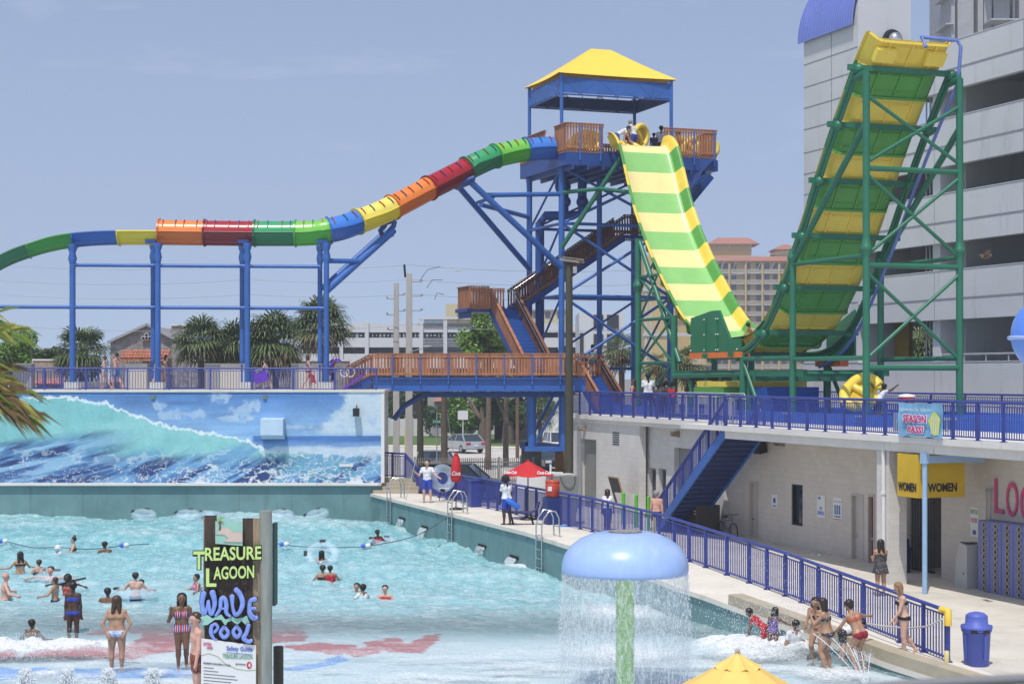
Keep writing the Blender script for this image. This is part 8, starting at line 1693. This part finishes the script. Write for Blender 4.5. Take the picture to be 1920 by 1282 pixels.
raft('upright yellow raft standing behind the right tower guard', V(pl_(1199, 86.3, ZP+.95)), (.75, -.6, 0), .5, .14, 1.2)
raft('yellow raft leaning behind the timber railing left of the slide mouth', V(pl_(1094, 86.5, ZP+.55)), (.1, -1, .5), .6, .16, 1.3)
for px in (1272, 1300, 1325): raft('%s yellow raft stacked behind the timber railing right of the slide mouth' % {1272: 'left', 1300: 'middle', 1325: 'right'}[px], V(pl_(px, 88.2, ZP+.6)), (.3, -1, .2), .48, .14, 1.1)
person('big man in a white shirt seen from behind above the right tower railing', pl_(1240, 88.5), 1.86, -30, 'brown', 'black', 'short', TEE(Cw)+TRK(Cn), wide=1.25, h=HM)
person('child with dark hair barely showing left of the man in white on the tower', pl_(1226, 88.0), 1.42, 10, 'brown', 'black', 'short', TEE(Cn)+TRK(Ck), h=HM)
person('visitor with round black hair showing above the railing right of the man in white', pl_(1270, 88.4), 1.55, 20, 'brown', 'black', 'afro', TEE(cm('orange', (.6, .2, .04)))+TRK(Ck), True, h=HM)
person('rider leaning back in the dip of the half-pipe slide, dark red hair', sp3(s_of_u(-64.6), -.3, .35), 1.6, -60, 'pink', 'dbrown', 'short', TRK(P_blk), torso=(-30, 0), legs={'L': ((.2, 1, .1), (.1, 1, -.2)), 'R': ((.2, 1, .1), (.1, 1, -.2))}, arms={'L': ((.6, -.5, -1), (.1, -.2, -1)), 'R': ((.6, -.5, -1), (.1, -.2, -1))}, h=HM)
raft('small yellow raft under the rider in the half-pipe dip', sp3(s_of_u(-64.6), -.3, .2), (0, .1, 1), .55, .15, 1.1)
# ---- stair and sun deck
lp = V((pz_.x, pz_.y, ZBR))
person('woman in a turquoise bikini standing at the top of the lower blue stair', lp+N3*.92-D3*.25, 1.62, -8, 'tan', 'black', 'pony', BIK(Ct, Ct), True, h=.02)
person('small child in dark clothes beside the woman in turquoise on the stair', lp+N3*.5-D3*.5, 1.18, 10, 'brown', 'black', 'short', TEE(Ck)+TRK(Ck), h=HM)
def dkp(px, c=33.1): return bz(px, c, ZD+.005)
gd = 'visitors on the sun deck'
person('woman with long brown hair in a dark red swimsuit at the deck railing', dkp(1188), 1.66, 60, 'pink', 'brown', 'long', ONE(Cdr), True, h=HM, group=gd)
person('tall man in a plain white t-shirt at the deck railing', dkp(1215), 1.93, 15, 'dark', 'black', 'short', TEE(Cw)+TRK(Cn, .95), wide=1.15, h=HM, group=gd)
person('child in dark grey standing between the tall man and the dotted top', dkp(1234), 1.48, 0, 'dark', 'black', 'short', TEE(cm('charcoal', (.06, .06, .07)))+TRK(Ck, .9), h=HM, group=gd)
person('girl with a big puff of hair in a black and white dotted top', dkp(1246, 33.6), 1.60, 10, 'dark', 'black', 'afro', [('top', P_blk, {'torso': (.0, .95), 'shoulder': (0, 1), 'uarm': (0, .4)}, .012)]+TRK(Ck, .9), True, h=HM, group=gd)
person('girl in a bright red top, last of the group on the sun deck', dkp(1259), 1.60, -10, 'dark', 'black', 'curly', [('top', Cr, {'torso': (.0, .9)}, .01)]+TRK(Cn, .8), True, h=HM, group=gd)
c_ = bz(1646, 36.0, ZD)
person('raft carrier in white shirt and black cap bowed under a yellow raft', c_, 1.6, -60, 'brown', 'black', 'short', TEE(Cw)+TRK(Ck), torso=(28, 0), arms={'L': ((.8, .3, .3), (.6, .1, .4)), 'R': ((.8, .3, .3), (.6, .1, .4))}, h=HM)
raft('big yellow double raft carried tilted across the sun deck', bz(1616, 35.6, ZD+1.2), (.15, -.75, .75), .50, .2, 1.5)
# ---- guards and people on the plaza
_, hA, _h = person('lifeguard in white shirt and blue shorts holding a long white pole and a clear tube', gp(801, 942, 1.4), 1.76, 165, 'light', 'black', 'short', TEE(Cw)+TRK(Cb, .85), arms={'R': ((.5, .25, -1), (.5, .5, .55)), 'L': ((.6, .3, -.75), (.7, .5, -.35))}, legs={'L': ((.12, 0, -1), (.02, 0, -1)), 'R': ((.12, 0, -1), (.02, 0, -1))}, h=.02)
b = MB(); tipp = gp(748, 985, .2); b.path([hA['R']+(hA['R']-tipp).normalized()*1.3, hA['R'], (hA['R']+tipp)/2-UP*.05, tipp], .016, 6); solo('rescue_pole', b, m_whitep, 'long thin white pole reaching from the lifeguard down into the pool', 'pole')
ring('upright clear tube held beside the lifeguard with the white pole', V(gp(830, 940, 1.4))+V((0, -.1, .98)), .42, .17, V((.55, -1, .15)))
_, hB, _h = person('dark haired lifeguard seen from behind, white shirt and blue shorts, by the red umbrella', gp(950, 984, 1.4), 1.72, 40, 'dark', 'black', 'curly', TEE(Cw)+TRK(Cb, .85), True, torso=(4, 0), head=(0, 40), arms={'R': ((.12, -.1, -1), (.1, .1, -1)), 'L': ((.1, .35, -1), (-.2, .3, -1))}, legs={'L': ((.03, .12, -1), (0, -.05, -1)), 'R': ((.03, -.05, -1), (0, -.1, -1))}, h=.02)
b = MB(); c_ = V(gp(956, 984, 1.4)); b.path([c_+V((-.25, .05, .98)), c_+V((.05, -.25, .8)), c_+V((.3, -.1, .62))], .1, 10); solo('rescue_tube', b, mat('bright_blue_foam', (.03, .16, .62), .5), 'bright blue rescue tube hanging at the hips of the dark haired lifeguard', 'rescue tube')
person('woman with long black hair in white shirt and navy shorts behind the fence', gp(1139, 993, .5), 1.62, 185, 'dark', 'black', 'long', TEE(Cw)+TRK(Cn, .8), True, h=.02, arms={'L': ((.3, .1, -1), (-.1, .4, -1)), 'R': ((.2, .1, -1), (.1, .2, -1))})
person('grey haired shirtless man behind the fence at the stair foot', V((px2(1231, 65.5), 65.5, .44)), 1.78, -35, 'pink', 'grey', 'short', TRK(Cn), h=.02)
person('woman in a black floral sun dress seen from behind on the plaza', V((px2(1651, 49.4), 49.4, .24)), 1.64, 8, 'tan', 'dbrown', 'long', [('dress', P_blk, {'torso': (-.4, .80), 'thigh': (0, .2)}, .014)], True, skirt=P_blk, arms={'L': ((.12, .35, -1), (-.25, .9, .2)), 'R': ((.12, .35, -1), (-.25, .9, .2))}, h=.018)
# ---- bathers at the shallow right corner
gc = 'bathers at the shallow corner'
person('boy in a soaked red shirt bending forward at the pool edge', gp(1432, 1226, .0), 1.22, 70, 'brown', 'black', 'short', TEE(Cr)+TRK(Cr, .75), torso=(48, 0), head=(-15, 0), arms={'L': ((.1, .3, -1), (0, .3, -1)), 'R': ((.1, .4, -1), (0, .35, -1))}, h=.017, group=gc)
person('small girl in a dark purple swimsuit reaching right, seen from behind', gp(1449, 1229, .0), 1.14, -20, 'brown', 'black', 'long', ONE(P_pur), True, torso=(5, 6), arms={'R': ((.85, .3, -.55), (.9, .2, -.35)), 'L': ((.35, .1, -1), (-.1, .3, -1))}, legs={'L': ((.12, .1, -1), (.0, 0, -1)), 'R': ((.18, -.05, -1), (.08, 0, -1))}, h=.017, group=gc)
person('bather in a white t-shirt sitting in the shallow water, back to the viewer', gp(1489, 1231, .0), 1.48, 22, 'tan', 'black', 'short', TEE(Cw)+TRK(P_blk, .8), torso=(-6, 0), arms={'L': ((.35, .05, -1), (.0, -.02, -1)), 'R': ((.35, .05, -1), (.0, -.02, -1))}, legs={'L': ((.55, 1, .02), (.5, 1, -.06)), 'R': ((.1, 1, .08), (.1, 1, -.12))}, h=.017, group=gc)
person('dark haired bather half hidden behind the woman covering her face', gp(1533, 1246, .0), 1.58, 150, 'tan', 'black', 'long', BIK(Ck, Cn), True, torso=(14, 0), arms={'L': ((.2, .3, -1), (-.3, .9, -.2)), 'R': ((.2, .3, -1), (-.3, .9, -.2))}, legs={'L': ((.1, .35, -1), (0, -.3, -1)), 'R': ((.1, .35, -1), (0, -.3, -1))}, h=.017, group=gc)
person('woman in a black print bikini covering her face with both hands, knees bent', gp(1551, 1262, .0), 1.66, 65, 'tan', 'dbrown', 'long', BIK(P_blk, P_blk), True, torso=(8, 0), head=(6, 0), arms={'L': ((.15, .7, -.8), (-.25, .45, .9)), 'R': ((.15, .7, -.8), (-.25, .45, .9))}, legs={'L': ((.05, .38, -1), (0, -.32, -1)), 'R': ((.05, .15, -1), (0, -.25, -1))}, h=.016, wide=1.08, group=gc)
person('child in a white shirt and striped shorts bending over behind the two women', gp(1580, 1238, .1), 1.25, -75, 'light', 'black', 'short', TEE(Cw)+TRK(P_blk, .8), torso=(70, 0), arms={'L': ((.1, .2, -1), (0, .2, -1)), 'R': ((.1, .3, -1), (0, .2, -1))}, legs={'L': ((.06, .2, -1), (0, -.2, -1)), 'R': ((.06, .05, -1), (0, -.1, -1))}, h=.017, group=gc)
person('woman in a dark red bikini crouching forward with her right arm flung out', gp(1612, 1262, .03), 1.68, 38, 'tan', 'dbrown', 'short', BIK(cm('brick', (.42, .10, .06)), Cdr), True, torso=(24, -4), head=(-4, 0), arms={'R': ((1, .25, -.25), (1, .2, -.1)), 'L': ((.2, .7, -1), (.0, .8, -.7))}, legs={'L': ((.06, .55, -1), (0, -.45, -1)), 'R': ((.1, .4, -1), (.02, -.42, -1))}, h=.016, group=gc)
person('fair haired woman in a black bikini striding left along the tan kerb', bz(1694, 22.5, .34), 1.66, 88, 'light', 'fair', 'long', BIK(Ck, Ck), True, torso=(6, 0), head=(22, 0), arms={'L': ((.1, .3, -1), (.0, .75, -1)), 'R': ((.1, .1, -1), (.05, .2, -1))}, legs={'L': ((.02, .06, -1), (0, .0, -1)), 'R': ((.02, -.12, -1), (0, -.75, -1))}, h=.016, group=gc)
# ---- standing in the shallows at the left
person('girl in a cobalt blue bikini with crossed straps, standing thigh-deep, back turned', gp(137, 1208, -.22), 1.60, 5, 'dark', 'black', 'bun', BIK(Cb, Cb), True, h=.017, arms={'L': ((.12, .0, -1), (.03, .05, -1)), 'R': ((.14, .0, -1), (.05, .1, -1))})
person('woman with long brown hair and white floral bikini bottoms, hands on hips', gp(219, 1259, .02), 1.70, 3, 'tan', 'brown', 'long', [('bikini_top', cm('olive', (.2, .17, .09)), {'torso': (.60, .68)}, .005), ('bikini_bottom', P_flo, {'torso': (-.5, .12), 'thigh': (0, .12)}, .008)], True, wide=1.12, arms={'L': ((.55, -.15, -1), (-.45, -.25, -.8)), 'R': ((.55, -.15, -1), (-.45, -.25, -.8))}, legs={'L': ((.05, 0, -1), (-.02, 0, -1)), 'R': ((.05, 0, -1), (-.02, 0, -1))}, h=.016)
person('laughing woman in a red, white and blue striped swimsuit, hands by her mouth', gp(341, 1255, .02), 1.70, 190, 'brown', 'black', 'long', [('swimsuit_top', P_str, {'torso': (.55, .83)}, .006), ('swimsuit_bottom', P_str, {'torso': (-.5, .24), 'thigh': (0, .1)}, .007)], True, arms={'L': ((.3, .45, -.9), (-.35, .25, 1)), 'R': ((.45, .3, -.9), (-.2, .35, .9))}, legs={'L': ((.03, .15, -1), (.0, -.45, -1)), 'R': ((-.02, .05, -1), (.0, .0, -1))}, h=.016)
person('shirtless man in orange and black trunks, half hidden by the wave pool sign', V((px2(369, 34.2), 34.2, .05)), 1.82, 112, 'pink', 'brown', 'short', TRK(P_tr), head=(10, -20), arms={'L': ((.2, .1, -1), (.1, .2, -1)), 'R': ((.2, .05, -1), (.1, .2, -1))}, h=.018)
# ---- swimmers
def swim(label, px, yt, yw, H, rz, skin, hair, style, clothes=(), fem=False, arms=None, torso=(0, 0), zw=.22, hnd=True, **k):
    Y = F*(CH-zw)/(yw-HY); zt_ = zw+(yw-yt)*Y/F; A_ = arms or {'L': ((.6, .3, -.7), (.5, .5, -.1)), 'R': ((.6, .3, -.7), (.5, .5, -.1))}
    return person(label, (px2(px, Y), Y, zt_), H, rz, skin, hair, style, clothes, fem, arms=A_, torso=torso, top=1, h=.02, cut=-.75 if False else -.9*H*.62, group='bathers in the wave pool', hands=True, **k)
OUT = {'L': ((1, .1, .15), (1, .1, -.25)), 'R': ((1, .1, .15), (1, .1, -.25))}
swim('swimmer with very long dark wet hair in the left of the pool', 38, 1034, 1064, 1.6, 30, 'tan', 'dbrown', 'long', BIK(Ck, Ck), True)
swim('pale boy chest-deep beside the bather with outstretched arms', 73, 1049, 1078, 1.4, 40, 'light', 'brown', 'short', TRK(Cn))
_, _, h3_ = swim('bather draped over a clear tube with both arms outstretched', 95, 1062, 1090, 1.7, 175, 'pink', 'dbrown', 'short', BIK(Ck, Ck), True, arms=OUT); ring('clear tube under the bather with outstretched arms', (h3_.x, h3_.y+.1, .36), .42, .13, V((0, -.1, 1)))
swim('tan boy facing left, in front of the bather with outstretched arms', 103, 1082, 1116, 1.45, 80, 'tan', 'brown', 'short', TRK(Cn))
swim('dark swimmer with two puffs of hair holding a thin noodle', 126, 1077, 1108, 1.5, 160, 'dark', 'black', 'afro', ONE(cm('coral', (.5, .1, .08))), True, arms=OUT)
b = MB(); c_ = gp(112, 1095, .45); e_ = gp(160, 1083, .5); b.tube(c_, e_, .03, 7); solo('pool_noodle', b, mat('dark_noodle', (.03, .04, .05), .6), 'thin dark pool noodle held out by the swimmer with puffed hair', 'noodle')
swim('bald pinkish man wading at the very left edge', 10, 1073, 1112, 1.78, -70, 'pink', 'brown', 'bald', TRK(Cn), wide=1.2)
swim('woman with a high bun in a black top near the rope', 138, 1006, 1032, 1.65, 100, 'light', 'dbrown', 'bun', BIK(Ck, Ck), True)
t_tod, _, h4_ = swim('toddler in a white cap beside the woman with the bun', 109, 1023, 1038, 1.0, 150, 'light', 'fair', 'short', TEE(Cw))
b = MB(); b.ball(h4_+UP*.03, .11, .11, .1); b.lathe([(.1, 0), (.15, -.01), (.14, -.03)], h4_+UP*.02, 14, False); part('cap', b, Cw, t_tod)
swim('short haired swimmer with one shoulder out, just right of the bun woman', 198, 1016, 1034, 1.65, 30, 'brown', 'black', 'short', TRK(Cn), torso=(10, 0))
swim('dark head low in the water right behind the floral bikini woman', 202, 1102, 1121, 1.6, 0, 'brown', 'black', 'short', TRK(Cn))
_, _, h5_ = swim('pale boy standing in a wide clear tube, back turned', 254, 1073, 1119, 1.5, 5, 'light', 'dbrown', 'short', TRK(Cn)); ring('wide clear tube around the pale boy', (h5_.x, h5_.y, .36), .48, .14, V((0, 0, 1)))
swim('second dark head peeping out behind the pale boy in the tube', 265, 1086, 1104, 1.4, 10, 'tan', 'black', 'short', TRK(Cn))
swim('lone dark head in the foam at the far left', 60, 1161, 1176, 1.5, -20, 'brown', 'black', 'short', TRK(Cn))
swim('girl in a pink vest drifting just left of the sign', 368, 1076, 1104, 1.35, 120, 'tan', 'black', 'short', VST(Cpk), True)
_, _, h6_ = swim('boy in a red life vest sitting high in a clear tube, right of centre', 708, 993, 1021, 1.45, -140, 'dark', 'black', 'short', VST(Cr)); ring('clear tube carrying the boy in the red life vest', (h6_.x+.25, h6_.y-.1, .34), .44, .13, V((.1, -.1, 1)))
_, _, h7_ = swim('long haired swimmer hanging inside a tilted clear tube', 603, 1032, 1055, 1.5, 10, 'tan', 'black', 'long', ONE(Ck), True); ring('tilted clear tube around the long haired swimmer', (h7_.x, h7_.y+.1, .48), .46, .15, V((0, -.8, 1)))
swim('left head of two swimmers huddled close together in mid pool', 605, 1059, 1078, 1.55, 10, 'tan', 'dbrown', 'short', BIK(Ck, Ck), True)
swim('right head of two huddled swimmers, wearing a red vest', 619, 1060, 1078, 1.4, 15, 'tan', 'black', 'short', VST(Cr))
swim('child in a red vest beside the one in white, right of mid pool', 669, 1093, 1110, 1.3, 170, 'tan', 'black', 'short', VST(Cr))
swim('child in a soaked white shirt close to the child in the red vest', 680, 1095, 1117, 1.35, 40, 'tan', 'black', 'short', TEE(Cw))
swim('swimmer in a red vest facing the viewer, rightmost in the pool', 722, 1097, 1116, 1.5, 180, 'light', 'black', 'short', VST(Cr))
# ---------------------------------------------------------------- haze volume added to lift blacks, soften contrast and pale the distance
hz = MB(); hz.box((0, 300, 33), 900, 660, 70); hz_o = mkobj('haze', hz.v, hz.f, []); hz_o['kind'] = 'stuff'
m = bpy.data.materials.new('softening_haze'); m.use_nodes = True; n = m.node_tree.nodes; n.remove(n['Principled BSDF']); pv_ = n.new('ShaderNodeVolumePrincipled'); pv_.inputs['Color'].default_value = (.93, .95, 1, 1); pv_.inputs['Density'].default_value = .0008; pv_.inputs['Anisotropy'].default_value = .3
m.node_tree.links.new(pv_.outputs[0], n['Material Output'].inputs['Volume']); hz_o.data.materials.append(m)
